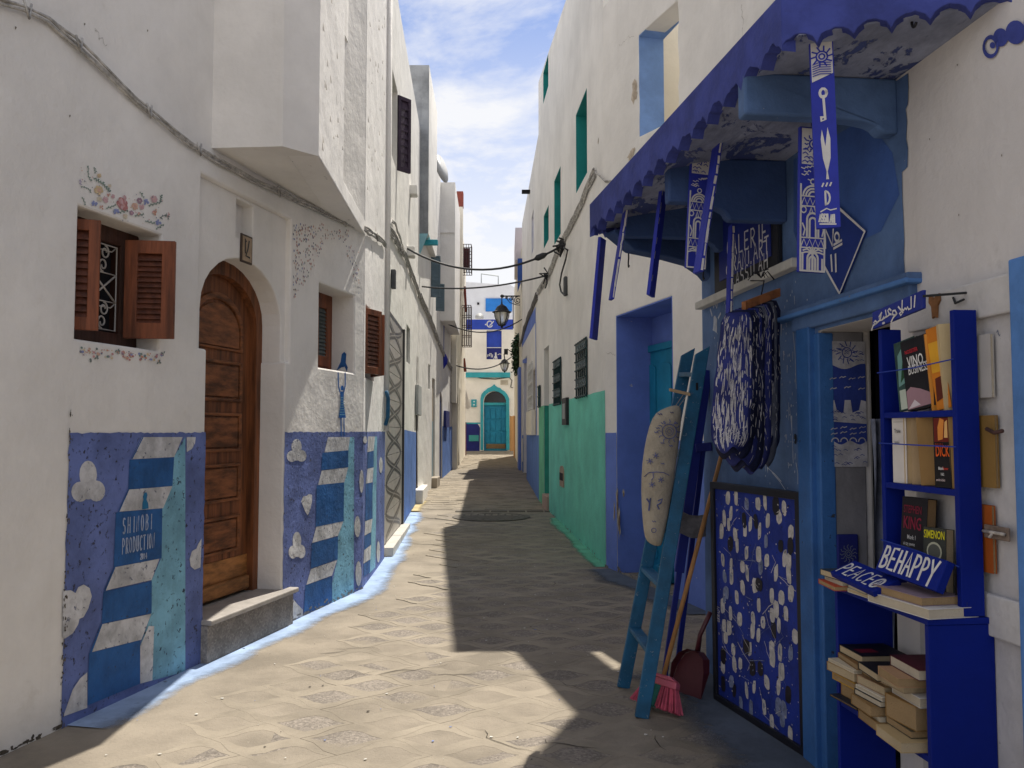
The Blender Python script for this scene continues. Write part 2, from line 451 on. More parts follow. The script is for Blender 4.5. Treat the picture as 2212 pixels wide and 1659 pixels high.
# single-stroke brush alphabet (x 0..0.6, z 0..1)
def _c(cx, cz, rx, rz, a0, a1, n=8): return [(cx + rx * math.cos(R(a0 + (a1 - a0) * i / n)), cz + rz * math.sin(R(a0 + (a1 - a0) * i / n))) for i in range(n + 1)]
GLY = {
 'A': [[(0, 0), (.3, 1), (.6, 0)], [(.12, .38), (.48, .38)]],
 'B': [[(.05, 0), (.05, 1)], [(.05, 1)] + _c(.2, .76, .3, .24, 90, -90) + [(.05, .52)], [(.05, .52)] + _c(.22, .26, .36, .26, 90, -90) + [(.05, 0)]],
 'C': [_c(.34, .5, .32, .5, 50, 310, 12)],
 'D': [[(.05, 0), (.05, 1)], [(.05, 1)] + _c(.15, .5, .45, .5, 90, -90, 10) + [(.05, 0)]],
 'E': [[(.55, 1), (.06, 1), (.06, 0), (.56, 0)], [(.06, .52), (.45, .52)]],
 'G': [_c(.34, .5, .32, .5, 50, 300, 12) + [(.6, .42), (.36, .42)]],
 'H': [[(.05, 0), (.05, 1)], [(.55, 0), (.55, 1)], [(.05, .5), (.55, .5)]],
 'I': [[(.3, 0), (.3, 1)]],
 'J': [[(.45, 1), (.45, .25)] + _c(.25, .25, .2, .25, 0, -180)],
 'K': [[(.06, 0), (.06, 1)], [(.55, 1), (.06, .45)], [(.2, .58), (.58, 0)]],
 'L': [[(.08, 1), (.08, 0), (.55, 0)]],
 'M': [[(0, 0), (.06, 1), (.3, .4), (.54, 1), (.6, 0)]],
 'N': [[(.05, 0), (.05, 1), (.55, 0), (.55, 1)]],
 'O': [_c(.3, .5, .28, .5, 90, 450, 14)],
 'P': [[(.06, 0), (.06, 1)], [(.06, 1)] + _c(.22, .74, .33, .26, 90, -90) + [(.06, .48)]],
 'R': [[(.06, 0), (.06, 1)], [(.06, 1)] + _c(.22, .74, .32, .26, 90, -90) + [(.06, .48)], [(.22, .48), (.58, 0)]],
 'S': [_c(.3, .75, .24, .25, 40, 250, 8) + _c(.3, .26, .26, .26, 90, -140, 8)],
 'T': [[(0, 1), (.6, 1)], [(.3, 1), (.3, 0)]],
 'U': [[(.05, 1), (.05, .3)] + _c(.3, .3, .25, .3, 180, 360) + [(.55, 1)]],
 'V': [[(0, 1), (.3, 0), (.6, 1)]],
 'Y': [[(0, 1), (.3, .45)], [(.6, 1), (.3, .45), (.22, -.12)]],
 'i': [[(.2, 0), (.2, .75)], [(.2, .95), (.2, 1.05)]],
 'd': [_c(.22, .28, .2, .28, 20, 380, 10), [(.46, 1), (.44, 0)]],
 '@': [_c(.34, .45, .34, .45, 90, 450, 14), [(.14, .1), (.34, .82), (.54, .1)], [(.2, .35), (.48, .35)]],
 '0': [_c(.3, .5, .24, .5, 90, 450, 12)], '1': [[(.15, .75), (.32, 1), (.32, 0)]],
 '2': [_c(.3, .72, .26, .28, 170, -20, 7) + [(.03, 0), (.6, 0)]],
 '4': [[(.45, 0), (.45, 1), (.03, .32), (.6, .32)]],
 'o': [_c(.25, .62, .2, .3, 90, 450, 10), [(.05, .16), (.48, .2)], [(.05, .02), (.48, .06)]],
}
def brush(b, fr, text, s, z, h, w=None, off=.002, ratio=.62, gap=.28, slope=0.0, jit=.04, sd=1):
    rr = random.Random(sd); w = w or h * .12; x = 0; k = 0
    for ch in text:
        if ch != ' ':
            for st in GLY[ch]:
                pts = [(s + x + p[0] * h * ratio + rr.uniform(-jit, jit) * h * .3, z + (x + p[0] * h * ratio) * slope + p[1] * h * rr.uniform(.98, 1.02)) for p in st]
                b.stroke(fr, pts, w * rr.uniform(.85, 1.15), off + k * .00025); k = (k + 1) % 5
        x += h * ratio * ((.35 if ch in 'Ii' else .6) + gap) if ch != ' ' else h * .4
    return x

def print_mesh(fr, text, s, z, size, off=.0015, align='LEFT', shear=0.0, xs=1.0, space=1.0):
    cu = bpy.data.curves.new('lettering', 'FONT'); cu.body = text; cu.size = size; cu.align_x = align
    cu.resolution_u = 2; cu.shear = shear; cu.space_character = space; cu.offset = size * .012
    o = bpy.data.objects.new('lettering', cu)
    me = bpy.data.meshes.new_from_object(o)
    vs = [fr.at(s + v.co.x * xs, z + v.co.y, off) for v in me.vertices]
    fs = [list(p.vertices) for p in me.polygons]
    bpy.data.objects.remove(o); bpy.data.curves.remove(cu); bpy.data.meshes.remove(me)
    return vs, fs
# ------------------------------------------------------------------ planes of the alley
L1 = Wall((-2.875, 1.26), (-1.3736, 7.927))
L1C = Wall((-1.3736, 7.927), (-1.443, 9.75))
L2W = Wall((-1.49, 9.75), (-1.765, 16.2))
L3W = Wall((-1.765, 16.2), (-1.74, 20.6))
L4W = Wall((-1.74, 20.6), (-1.70, 24.4))
L5W = Wall((-1.565, 24.4), (-1.69, 31.2))
ENDW = Wall((-6.0, 34.0), (4.5, 34.0))
RG = Wall((0.51, 16.2), (1.0, 9.2))
RB = Wall((1.0, 9.2), (2.05, 5.0))
RS = Wall((1.178, 5.27), (1.178 + .105 * 4.9, 5.27 - 4.9))
R3W = Wall((0.285, 24.0), (0.51, 16.2))
R4W = Wall((0.08, 30.9), (0.26, 24.0))

# ------------------------------------------------------------------ ground
def strip_mesh(name, xs, ys, mats, dz=0.0):
    b = MB()
    for i, y in enumerate(ys):
        for x in xs: b.v.append((x, y, gz(y) + (dz if y < 7.9 else -.007)))
    n = len(xs)
    for i in range(len(ys) - 1):
        for j in range(n - 1):
            b.f.append([i * n + j, i * n + j + 1, (i + 1) * n + j + 1, (i + 1) * n + j]); b.m.append(0)
    return b
M_JOINT = mat('worn_paving_cement', (.255, .218, .170), .95, .20, 1.5, .6, 60, dirt=.55, dirtcol=(.16, .135, .105), dscale=3.5, chips=.25, chipcol=(.40, .36, .29), chipscale=16, worldpos=True)
M_BAND = mat('smooth_concrete_band', (.264, .226, .174), .9, .20, 1.6, .45, 60, dirt=.5, dirtcol=(.17, .14, .11), dscale=4, rnd=.035, worldpos=True)
M_AGG = mat('exposed_aggregate', (.238, .206, .172), .95, .18, 2.0, .8, 110, dirt=.45, dirtcol=(.16, .13, .105), dscale=4, rnd=.05, speck=.38, worldpos=True, wash=((.260, .222, .172), 1.4, .54, .66))
M_COBBLE = mat('worn_street_stone', (.27, .23, .175), .9, .22, 3, .6, 50, dirt=.55, dirtcol=(.10, .09, .075), dscale=3, rnd=.1)
ys = [-60, -20, -6, 0, 2, 4, 6, 8, 8.2, 8.6, 9] + [9 + .25 * i for i in range(1, 126)] + [60, 140, 600, 1600]
ground = structure(strip_mesh('street', [-1600, -400, -60, -8, -4, -2, 0, 2, 4, 8, 60, 400, 1600], ys, None, -.0010).build('street', M_JOINT, origin=(0, 0, 0)))

PW, PH = 0.43, 0.21
def paver_shape(b, ox=0, oy=0, z0=None, n=6, k=.997, sd=0):
    rr = random.Random(sd); zz = (lambda y: 0.0) if z0 is None else z0
    out, inn = [], []
    for i in range(2 * n):
        t = -1 + 2 * i / n if i <= n else 1 - 2 * (i - n) / n
        sg = -1 if i <= n else 1
        h = .5 * PH * (1 + math.cos(math.pi * t))
        if abs(t) > .999: h = .0
        out.append((ox + t * PW / 2 * k, oy + sg * h * k))
        inn.append((ox + t * PW / 2 * .80 + rr.uniform(-.006, .006), oy + sg * h * .55 + rr.uniform(-.004, .004)))
    m = len(out); q = len(b.v)
    b.v += [(x, y, zz(y) + .0) for x, y in out] + [(x, y, zz(y) - .0002) for x, y in inn] + [(x, y, zz(y) - .0010) for x, y in inn] + [(x, y, zz(y) - .02) for x, y in out]
    for i in range(m):
        j = (i + 1) % m
        for a, c in ((0, m), (m, 2 * m)):
            b.f.append([q + a + i, q + a + j, q + c + j, q + c + i]); b.m.append(0)
        b.f.append([q + 3 * m + i, q + 3 * m + j, q + j, q + i]); b.m.append(0)
    b.f.append([q + 2 * m + i for i in range(m)]); b.m.append(1)
def inside(x, y):
    xl = -2.875 + (y - 1.26) * .2252 if y < 7.9 else -1.40 - (y - 7.9) * .042
    xr = 1.66 if y < 7 else (3.3 - .25 * y if y < 9.2 else 1.0 - .07 * (y - 9.2))
    return xl + .62 + .30 * noise.noise((x * .9, y * .9, 3)) < x < xr + .05
pav_me = []
for s in range(5):
    b = MB(); paver_shape(b, sd=s)
    me = bpy.data.meshes.new('paver'); me.from_pydata(b.v, [], b.f)
    me.materials.append(M_BAND); me.materials.append(M_AGG); me.polygons.foreach_set('material_index', b.m)
    pav_me.append(me)
rp = random.Random(3); far = MB(); npv = 0
for j in range(int(13.0 / PH)):
    y = 2.45 + j * PH
    for i in range(-8, 6):
        x = i * PW + (j % 2) * PW / 2 + .075 + rp.uniform(-.004, .004)
        if not inside(x, y): continue
        if y < 8.05:
            o = bpy.data.objects.new('paver', pav_me[rp.randrange(5)]); COL.objects.link(o)
            o.location = (x, y, rp.uniform(-.0004, .0004)); o.rotation_euler = (rp.uniform(-.0015, .0015), rp.uniform(-.0012, .0012), rp.uniform(-.004, .004))
            o.parent = ground; npv += 1
        elif y < 14.2:
            paver_shape(far, x, y, gz, n=6 if y < 9.5 else 4, sd=rp.randrange(99))
fp = far.build('far_pavers', [M_BAND, M_AGG], ground); fp['kind'] = 'stuff'
# beyond the drain the street is laid with rough courses of small stones
b = MB(); rp = random.Random(5); y = 14.75
while y < 33.6:
    dy = .16 + rp.uniform(-.02, .03); xx = -2.0
    while xx < .8:
        w = rp.uniform(.25, .55); h = rp.uniform(-.004, .006)
        z = gz(y) - .004 + h; z1 = gz(y + dy - .02) - .004 + h
        b.box8([(xx, y, z - .04), (xx + w - .02, y, z - .04), (xx + w - .02, y + dy - .02, z1 - .04), (xx, y + dy - .02, z1 - .04),
                (xx, y, z), (xx + w - .02, y, z), (xx + w - .02, y + dy - .02, z1), (xx, y + dy - .02, z1)])
        xx += w
    y += dy
cob = b.build('street_stones', M_COBBLE, ground, bevel=.006, seg=1); cob['kind'] = 'stuff'
# row of darker slabs and the drain cover
b = MB()
for i in range(6):
    p = -.95 + i * .30
    z = gz(14.5); b.box8([(p, 14.42, z - .05), (p + .27, 14.42, z - .05), (p + .27, 14.66, z - .05), (p, 14.66, z - .05), (p, 14.42, z + .004), (p + .27, 14.42, z + .004), (p + .27, 14.66, z + .006), (p, 14.66, z + .006)])
b.build('dark_slab_row', mat('dark_street_slab', (.15, .13, .105), .9, .2, 5, .5, 40), ground)
mh = MB(); c = (-.33, 13.72, gz(13.72))
mh.lathe((0, 0, 0), [(.62, -.02), (.62, .006), (.54, .009), (.53, .004), (.001, .004)], 28)
for a in range(-4, 5):
    h = math.sqrt(max(0, .5 ** 2 - (a * .11) ** 2)); mh.box((a * .11, 0, .006), (.03, 2 * h, .006))
o = mh.build('drain_cover', M_DARKIRON, origin=(0, 0, 0)); o.location = c
tag(o, 'dark round iron drain cover set in the street paving', 'drain cover')
tl = mat('drain_cover_stone', (.13, .115, .095), .9, .2, 6, .5, 40); o.data.materials[0] = tl

# blue and green paint brushed onto the ground along the walls
def paint_strip(name, pts, width, matname, colr, sd, label=None):
    """pts: list of (x,y) along the wall foot; width towards the street, ragged edge fading out"""
    rr = random.Random(sd); b = MB(); fade = []
    P = []
    for i in range(len(pts) - 1):
        (x0, y0), (x1, y1) = pts[i], pts[i + 1]; n = max(2, int(math.hypot(x1 - x0, y1 - y0) / .06))
        for k in range(n): P.append((x0 + (x1 - x0) * k / n, y0 + (y1 - y0) * k / n, (x1 - x0), (y1 - y0)))
    for (x, y, dx, dy) in P:
        l = math.hypot(dx, dy); nx, ny = (dy / l, -dx / l)
        if width < 0: nx, ny = -nx, -ny
        w = abs(width) * (1 + .40 * noise.noise((x * 1.6, y * 1.6, sd)) + .05 * noise.noise((x * 7, y * 7, sd)))
        for q in (0, .55, 1.0):
            xx, yy = x + nx * w * q, y + ny * w * q
            b.v.append((xx, yy, gz(yy) + .0045 + .0007 * sd)); fade.append(1 - max(0, (q - .35) / .65))
    for i in range(len(P) - 1):
        for q in range(2):
            k = 3 * i + q; f = [k, k + 1, k + 4, k + 3]
            b.f.append(f if width > 0 else f[::-1]); b.m.append(0)
    m = mat(matname, colr, .85, .18, 3, .3, 40)
    N, L = m.node_tree.nodes, m.node_tree.links
    if 'fade' not in [n.name for n in N]:
        at = N.new('ShaderNodeAttribute'); at.name = 'fade'; at.attribute_name = 'fade'
        nz = N.new('ShaderNodeTexNoise'); nz.inputs['Scale'].default_value = 9; nz.inputs['Detail'].default_value = 8; nz.inputs['Roughness'].default_value = .7
        tc = N.new('ShaderNodeTexCoord'); L.new(tc.outputs['Object'], nz.inputs['Vector'])
        a = N.new('ShaderNodeMath'); a.operation = 'ADD'; L.new(at.outputs['Fac'], a.inputs[0]); L.new(nz.outputs['Fac'], a.inputs[1])
        mr = N.new('ShaderNodeMapRange'); mr.inputs[1].default_value = .52; mr.inputs[2].default_value = 1.22; L.new(a.outputs[0], mr.inputs[0])
        L.new(mr.outputs[0], N['Principled BSDF'].inputs['Alpha'])
    o = b.build(name, m, ground)
    at = o.data.attributes.new('fade', 'FLOAT', 'POINT'); at.data.foreach_set('value', fade)
    return o
def along(w, off=0.0): return [tuple(w.at(0, 0, off).xy), tuple(w.at(w.L, 0, off).xy)]
paint_strip('blue_paint_edge', [tuple(L1.at(L1.L - 3.72, 0).xy), tuple(L1.at(L1.L, 0).xy), tuple(L1C.at(L1C.L, 0).xy), tuple(L2W.at(4.6, 0).xy)], .25, 'blue_floor_paint', (.30, .395, .56), 1)
paint_strip('yellow_wash_edge', [tuple(L2W.at(4.7, 0).xy), tuple(L2W.at(6.4, 0).xy)], .2, 'yellow_floor_wash', (.46, .37, .19), 6)
paint_strip('green_paint_edge', [tuple(RG.at(RG.L, 0).xy), tuple(RG.at(2.6, 0).xy)], -.17, 'green_floor_paint', (.12, .42, .28), 2)
paint_strip('grey_blue_paint_edge', [tuple(RB.at(2.4, 0).xy), tuple(RB.at(1.9, 0).xy), tuple(RB.at(0.05, 0).xy)], -.32, 'grey_blue_floor_paint', (.085, .105, .14), 3)
paint_strip('grey_blue_paint_edge', [tuple(RS.at(3.2, 0).xy), tuple(RS.at(0.0, 0).xy)], -.48, 'grey_blue_floor_paint', (.085, .105, .14), 4)

# ------------------------------------------------------------------ generic wall pieces
def slab(w, name, parent, m, outer, holes=(), depth=.3, bevel=.012, off=0.0):
    return MB().prism(w, outer, off - depth, off, holes).build(name, m, parent, bevel=bevel)
def house_body(name, parent, plan, z0, z1, m):
    b = MB(); n = len(plan)
    return b.add([(x, y, z0) for x, y in plan] + [(x, y, z1) for x, y in plan],
          [list(range(n))[::-1], list(range(n, 2 * n))] + [[i, (i + 1) % n, n + (i + 1) % n, n + i] for i in range(n)]).build(name, m, parent)
def shutter(fr, w, h, parent, m, mslat, t=.032, nsl=14, stile=.07, gap=.012, slats=True, knots=True):
    """a louvred leaf in its own frame (s 0..w, z 0..h); frame object with slat children"""
    b = MB()
    mid = rect(stile, w - stile, stile * 1.25, h - stile * 1.05)
    b.prism(fr, rect(0, w, 0, h), -t / 2, t / 2, [mid] if slats else ())
    o = b.build('shutter', m, parent, bevel=.004)
    if slats:
        z0, z1 = stile * 1.25, h - stile * 1.05; p = (z1 - z0) / nsl; me = None
        for i in range(nsl):
            zc = z0 + (i + .5) * p; hh = p * .62; dd = t * .34
            bb = MB(); th = .006
            bb.box8([fr.at(stile, zc - hh - th, dd), fr.at(w - stile, zc - hh - th, dd), fr.at(w - stile, zc + hh - th, -dd), fr.at(stile, zc + hh - th, -dd),
                     fr.at(stile, zc - hh, dd), fr.at(w - stile, zc - hh, dd), fr.at(w - stile, zc + hh, -dd), fr.at(stile, zc + hh, -dd)])
            bb.build('slat', mslat, o)
    return o
def leaf_frame(w, s, z, off, ang, flip=False):
    """frame of a shutter leaf hinged at wall point (s,z), turned by ang degrees out of the wall"""
    a = R(ang); sg = -1 if flip else 1
    ex = (w.ex * math.cos(a) * sg + w.n * math.sin(a))
    if flip:                       # keep s running the same way as the wall
        f = Frame(w.at(s, z, off), ex); return f
    return Frame(w.at(s, z, off), ex)

# ================================================================== first white house on the left
h1 = thing('townhouse', 'white house with ladder mural, arched brown door and jutting upper bay', 'house', (-2.0, 5.4, 0))
S = L1.s
ds0, ds1 = S(442, 1000), S(613, 1000)          # doorway
rs0, rs1 = S(431, 600), S(628, 600)            # shallow recess round its head
wa, wb = S(166, 600), S(347, 600)              # window beside the door
va, vb = S(689, 700), S(766, 700)              # small window
TOP1 = 8.0
zst = .27
door_hole = [(ds0, -.2), (ds1, -.2), (ds1, 1.965), (rs1, 1.965), (rs1, 3.07), (rs0, 3.07), (rs0, 1.965), (ds0, 1.965)]
outer = [(0, -.3), (ds0, -.3), (ds0, -.2)] if False else None
b = MB()
b.prism(L1, [(0, -.3), (ds0, -.3), (ds0, 1.965), (rs0, 1.965), (rs0, 3.07), (rs1, 3.07), (rs1, 1.965), (ds1, 1.965), (ds1, -.3), (L1.L, -.3), (L1.L, TOP1), (0, TOP1)],
        -.35, 0, [rect(wa, wb, 1.91, 2.585), rect(va, vb, 1.965, 2.665)])
b.build('wall', M_WHITE, h1, bevel=.014)
# plaster set back inside the recess, pierced by the arch and the little niche
ns0, ns1 = S(511, 460, -.045), S(547, 460, -.045)
b = MB()
ac = (ds0 + ds1) / 2; ah = (ds1 - ds0) / 2 + .012
head = [(ac + ah * math.cos(math.pi * i / 14), 2.24 + .40 * math.sin(math.pi * i / 14)) for i in range(15)]
b.prism(L1, [(rs0 - .02, 1.95), (ac - ah, 1.95)] + head[::-1] + [(ac + ah, 1.95), (rs1 + .02, 1.95), (rs1 + .02, 3.085), (rs0 - .02, 3.085)], -.33, -.045,
        [rect(ns0, ns1, L1.z(511, 505), L1.z(511, 421))])
b.build('arch_surround', M_WHITE, h1, bevel=.010)
b = MB(); b.fbox(L1, ns0 - .03, ns1 + .03, L1.z(511, 505) - .03, L1.z(511, 421) + .03, -.20, -.13); b.build('niche_back', M_WHITE, h1)
tz = L1.z(530, 533)
ts = S(530, 533, -.045)
fr = L1.sub(ts, tz, -.044)
t_ = MB(); t_.fbox(fr, -.075, .075, -.10, .10, 0, .012); tile = t_.build('number_tile', mat('brown_tile_rim', (.05, .03, .02), .4, .1), h1, bevel=.003)
MB().fbox(fr, -.060, .060, -.085, .085, .011, .015).build('tile_face', mat('buff_tile', (.34, .24, .15), .35, .2, 8), tile)
b = MB(); b.stroke(fr, [(.02, .06), (.005, .0), (-.02, -.05), (.03, -.055)], .014, .0165); b.stroke(fr, [(-.03, .05), (-.028, -.03)], .012, .0168); b.stroke(fr, [(-.035, .065), (-.015, .05)], .01, .017)
b.build('numeral', M_DARKIRON, tile)
# the doorway sides below the recess reach back to the door
# door
dz = -.20
D = MB()
fh = [(ac + (ah + .02) * math.cos(math.pi * i / 14), 2.24 + .42 * math.sin(math.pi * i / 14)) for i in range(15)]
fi = [(ac + (ah - .085) * math.cos(math.pi * i / 14), 2.22 + .32 * math.sin(math.pi * i / 14)) for i in range(15)]
D.prism(L1, [(ac - ah - .02, zst), (ac - ah + .085, zst)] + fi[::-1] + [(ac + ah - .085, zst), (ac + ah + .02, zst)] + fh, dz - .10, dz)
D.build('door_frame', M_BROWN, h1, bevel=.006)
dl, dr = ac - ah + .085, ac + ah - .085
leaf = MB(); leaf.prism(L1, [(dl, zst + .01), (dr, zst + .01)] + fi, dz - .10, dz - .055)
door = leaf.build('door', M_BROWN, h1, bevel=.003)
ps0, ps1 = dl + .12, dr - .12
def panel(z0, z1, m, archd=False):
    if archd:
        pa = [(ac + (ps1 - ps0) / 2 * math.cos(math.pi * i / 12), 2.16 + .26 * math.sin(math.pi * i / 12)) for i in range(13)]
        pts = [(ps0, z0), (ps1, z0)] + pa
        cx, cz = ac, 2.12
    else:
        pts = rect(ps0, ps1, z0, z1); cx, cz = ac, (z0 + z1) / 2
    sh = lambda k, kz: [(cx + (p[0] - cx) * k, cz + (p[1] - cz) * kz) for p in pts]
    q = MB()
    q.prism(L1, pts, dz - .06, dz - .035, [sh(.90, .84)])
    q.prism(L1, sh(.86, .76), dz - .06, dz - .042)
    q.build('door_panel', m, door, bevel=.008)
panel(2.02, 2.40, M_BROWN_X, True)
for z0, z1 in ((1.655, 1.945), (1.30, 1.575), (.945, 1.215), (.585, .845)): panel(z0, z1, M_BROWN_X)
MB().fbox(L1, dl + .0, dr, zst + .02, .54, dz - .054, dz - .048).build('kick_board', M_OAK, door, bevel=.003)
MB().fbox(L1, dl + .02, dr - .02, zst + .02, zst + .12, dz - .05, dz - .012).build('weather_bar', M_OAK, door, bevel=.012)
# stone step
b = MB(); b.fbox(L1, S(434, 1380) - .005, S(617, 1380) + .02, -.3, zst - .035, -.30, .05)
st = b.build('door_step', M_STEP, h1, bevel=.006)
MB().fbox(L1, S(434, 1380) - .005, S(617, 1380) + .06, zst - .034, zst, -.33, .075).build('step_top', M_STEPTOP, st, bevel=.008)
# window beside the door
def window1():
    z0, z1 = 1.91, 2.585; dep = -.15
    f = MB(); f.prism(L1, rect(wa - .02, wb + .02, z0 - .02, z1 + .02), dep - .07, dep, [rect(wa + .085, wb - .155, z0 + .085, z1 - .09)])
    win = f.build('window', M_BROWN_DK, h1, bevel=.005)
    MB().fbox(L1, wa, wb, z0, z1, dep - .075, dep - .065).build('window_pane', M_DARK, win)
    g = MB(); o = dep - .02; gs0, gs1, gz0, gz1 = wa + .10, wb - .165, z0 + .10, z1 - .10
    P = lambda s, z: L1.at(s, z, o)
    def line(pts, r=.0055): g.tube([P(*p) for p in pts], r, 6)
    line([(gs0, gz0), (gs1, gz0), (gs1, gz1), (gs0, gz1), (gs0, gz0)])
    ww = (gs1 - gs0) / 2; hh = (gz1 - gz0) / 3
    for c in range(2):
        c0 = gs0 + c * ww
        for r_ in range(3):
            zz = gz0 + r_ * hh
            line([(c0, zz), (c0 + ww, zz)], .004)
            if r_ == 1:
                line([(c0, zz), (c0 + ww, zz + hh)]); line([(c0 + ww, zz), (c0, zz + hh)])
            else:
                for sgn in (-1, 1):
                    cx = c0 + ww / 2; cz = zz + hh / 2
                    pts = []
                    for i in range(18):
                        a = 2 * math.pi * 1.25 * i / 17; rad = hh * .24 * (1 - .035 * i)
                        pts.append((cx + sgn * (hh * .04 + rad * math.sin(a) * .9), cz + hh * .23 * sgn + rad * math.cos(a) * sgn))
                    line(pts, .005)
                line([(c0 + ww * .05, zz + hh * .95), (c0 + ww * .25, zz + hh * .80), (c0 + ww * .8, zz + hh * .80), (c0 + ww * .95, zz + hh * .95)], .004)
    line([(gs0 + ww, gz0), (gs0 + ww, gz1)], .005)
    g.build('window_grille', M_IRON, win, smooth=True)
    # near leaf stands into the reveal, far leaf swung out over the wall
    lw = (wb - wa - .10) / 2
    ang = R(58)
    f1 = Frame(L1.at(wa + .03, z0 + .055, dep + .01), L1.ex * math.cos(ang) + L1.n * math.sin(ang))
    shutter(f1, .195, z1 - z0 - .10, h1, M_SHUT, M_SLAT, nsl=12, stile=.055)
    a0 = L1.at(wb - .155, z0 + .06, dep + .03)
    # free edge out over the street
    e = Vector((ray(378, 620).x / ray(378, 620).y * 4.86, 4.86, 0)); ex = Vector((e.x - a0.x, e.y - a0.y, 0))
    f2 = Frame(a0, ex)
    shutter(f2, ex.length, z1 - z0 - .115, h1, M_SHUT, M_SLAT, nsl=13, stile=.072)
window1()
# small window further along the same wall
z0, z1 = 1.965, 2.665
f = MB(); f.prism(L1, rect(va - .02, vb + .02, z0 - .02, z1 + .02), -.30, -.22, [rect(va + .09, vb - .09, z0 + .09, z1 - .09)])
win = f.build('window', M_SHUT, h1, bevel=.005)
shutter(Frame(L1.at(va + .06, z0 + .05, -.225), L1.ex), (vb - va) * .5 - .06, z1 - z0 - .1, h1, M_SHUT, mat('grey_green_slat', (.10, .115, .11), .7, .1), nsl=13, stile=.075)
shutter(Frame(L1.at((va + vb) / 2, z0 + .05, -.225), L1.ex), (vb - va) * .5 - .06, z1 - z0 - .1, h1, M_SHUT, mat('grey_green_slat', (.10, .115, .11), .7, .1), nsl=13, stile=.075)
# face of the house beyond the bend, with a pair of swung-out shutters
SC_ = L1C.s
ca, cb = .10, .78
# (its wall is one piece with the bay front, below)
f = MB(); f.prism(L1C, rect(ca - .02, cb + .02, 1.93, 2.65), -.20, -.12, [rect(ca + .06, cb - .06, 2.01, 2.57)])
win = f.build('window', M_BROWN_DK, h1)
MB().fbox(L1C, ca, cb, 1.95, 2.63, -.22, -.205).build('window_pane', M_GLASSD, win)
f1 = Frame(L1C.at(ca + .01, 1.99, -.02), L1C.ex * math.cos(R(22)) + L1C.n * math.sin(R(22)))
shutter(f1, .33, .62, h1, M_SHUT, M_SLAT, nsl=12, stile=.055)
ex = -L1C.ex * math.cos(R(26)) + L1C.n * math.sin(R(26)); q = L1C.at(cb - .01, 1.99, -.02) + ex * .33
shutter(Frame(q, -ex), .33, .60, h1, M_SHUT, M_SLAT, nsl=12, stile=.055)
# jutting upper bay
ZB = 3.27
bay = [(-2.10, 5.45), (-1.47, 5.40), (-1.285, 5.60), (-1.345, 6.65)]
fm = MB()
plan = [(-2.06, 5.44), (-1.47, 5.40), (-1.285, 5.60), (-1.382, 7.80), (-2.3, 7.95)]
BF = Wall((-1.285, 5.60), (-1.443, 9.75))
n0, n1 = BF.s(744, 200), BF.s(791, 200)
sc_ = BF.L - L1C.L
b = MB()
b.prism(BF, [(0, ZB), (sc_, ZB), (sc_, -.3), (BF.L, -.3), (BF.L, TOP1), (0, TOP1)], -.22, 0, [rect(n0, n1, BF.z(748, 395) - .02, 7.4), rect(sc_ + ca, sc_ + cb, 1.95, 2.63)])
b.build('bay_front', M_WHITE_FLAKE, h1, bevel=.012)
b = MB(); b.fbox(BF, n0 - .02, n1 + .02, ZB + .1, 7.6, -.26, -.205); b.build('bay_niche_back', M_WHITE, h1)
b = MB(); nm = n0 + (n1 - n0) * .30; an = (n1 + nm) / 2
b.prism(BF, [(n0 + .002, 3.45), (nm, 3.45), (nm, 4.62)] + [(an + (n1 - nm) / 2 * math.cos(math.pi * (1 - i / 10)), 4.62 + .3 * math.sin(math.pi * i / 10)) for i in range(11)] + [(n1 - .002, 7.35), (n0 + .002, 7.35)], -.205, -.11)
b.build('niche_arch', M_WHITE, h1, bevel=.006)
b = MB()
n = 5
bb = [(-2.35, 5.46)] + [(-1.47, 5.40), (-1.285, 5.60)]
OB = Frame((-1.47, 5.40, 0), (.185, .20, 0))
bpl = [(-2.4, 5.47), (-1.47, 5.40), (-1.2845, 5.5985), (-1.485, 5.592), (-1.570, 7.9), (-2.4, 7.95)]
b.add([(x, y, z) for z in (ZB - .003, TOP1 + .003) for x, y in bpl],
      [(5, 4, 3, 2, 1, 0), (6, 7, 8, 9, 10, 11), (0, 1, 7, 6), (1, 2, 8, 7), (2, 3, 9, 8), (3, 4, 10, 9), (4, 5, 11, 10), (5, 0, 6, 11)])
b.build('bay', M_WHITE, h1)
house_body('house_block', h1, [(-2.875 - .33, 1.26 + .1), (-1.76, 7.95), (-1.80, 9.75), (-8, 9.75), (-8, 1.3)], -.3, TOP1 - .02, M_WHITE)
# ---- murals of the first house
def pxl(w, pts): return [w.px(*p) for p in pts]
pw = L1.px
def dado(w, s0, s1, z1, zb, sd, m, name='painted_dado', off=.003):
    top = rough_line((s1, z1), (s0, z1), int((s1 - s0) / .03), .005, sd)
    L_ = rough_line((s0, z1), (s0, zb), 30, .006, sd + 1)[1:]
    R_ = rough_line((s1, zb), (s1, z1), 30, .006, sd + 2)[1:-1]
    return MB().sheet(w, [(s0, zb)][:0] + L_[-1:] + [(s1, zb)] + R_ + top + L_[:-1], off)
ZD = 1.438
sA = S(141, 1200)
mu = dado(L1, sA, ds0 + .0, ZD, -.02, 1, None).build('painted_dado', M_VIOLET, h1)
ld = MB()
def qd(m, *pts, k=0): ld.slot(m); ld.sheet(L1, pxl(L1, pts), .0045 + k * .0006)
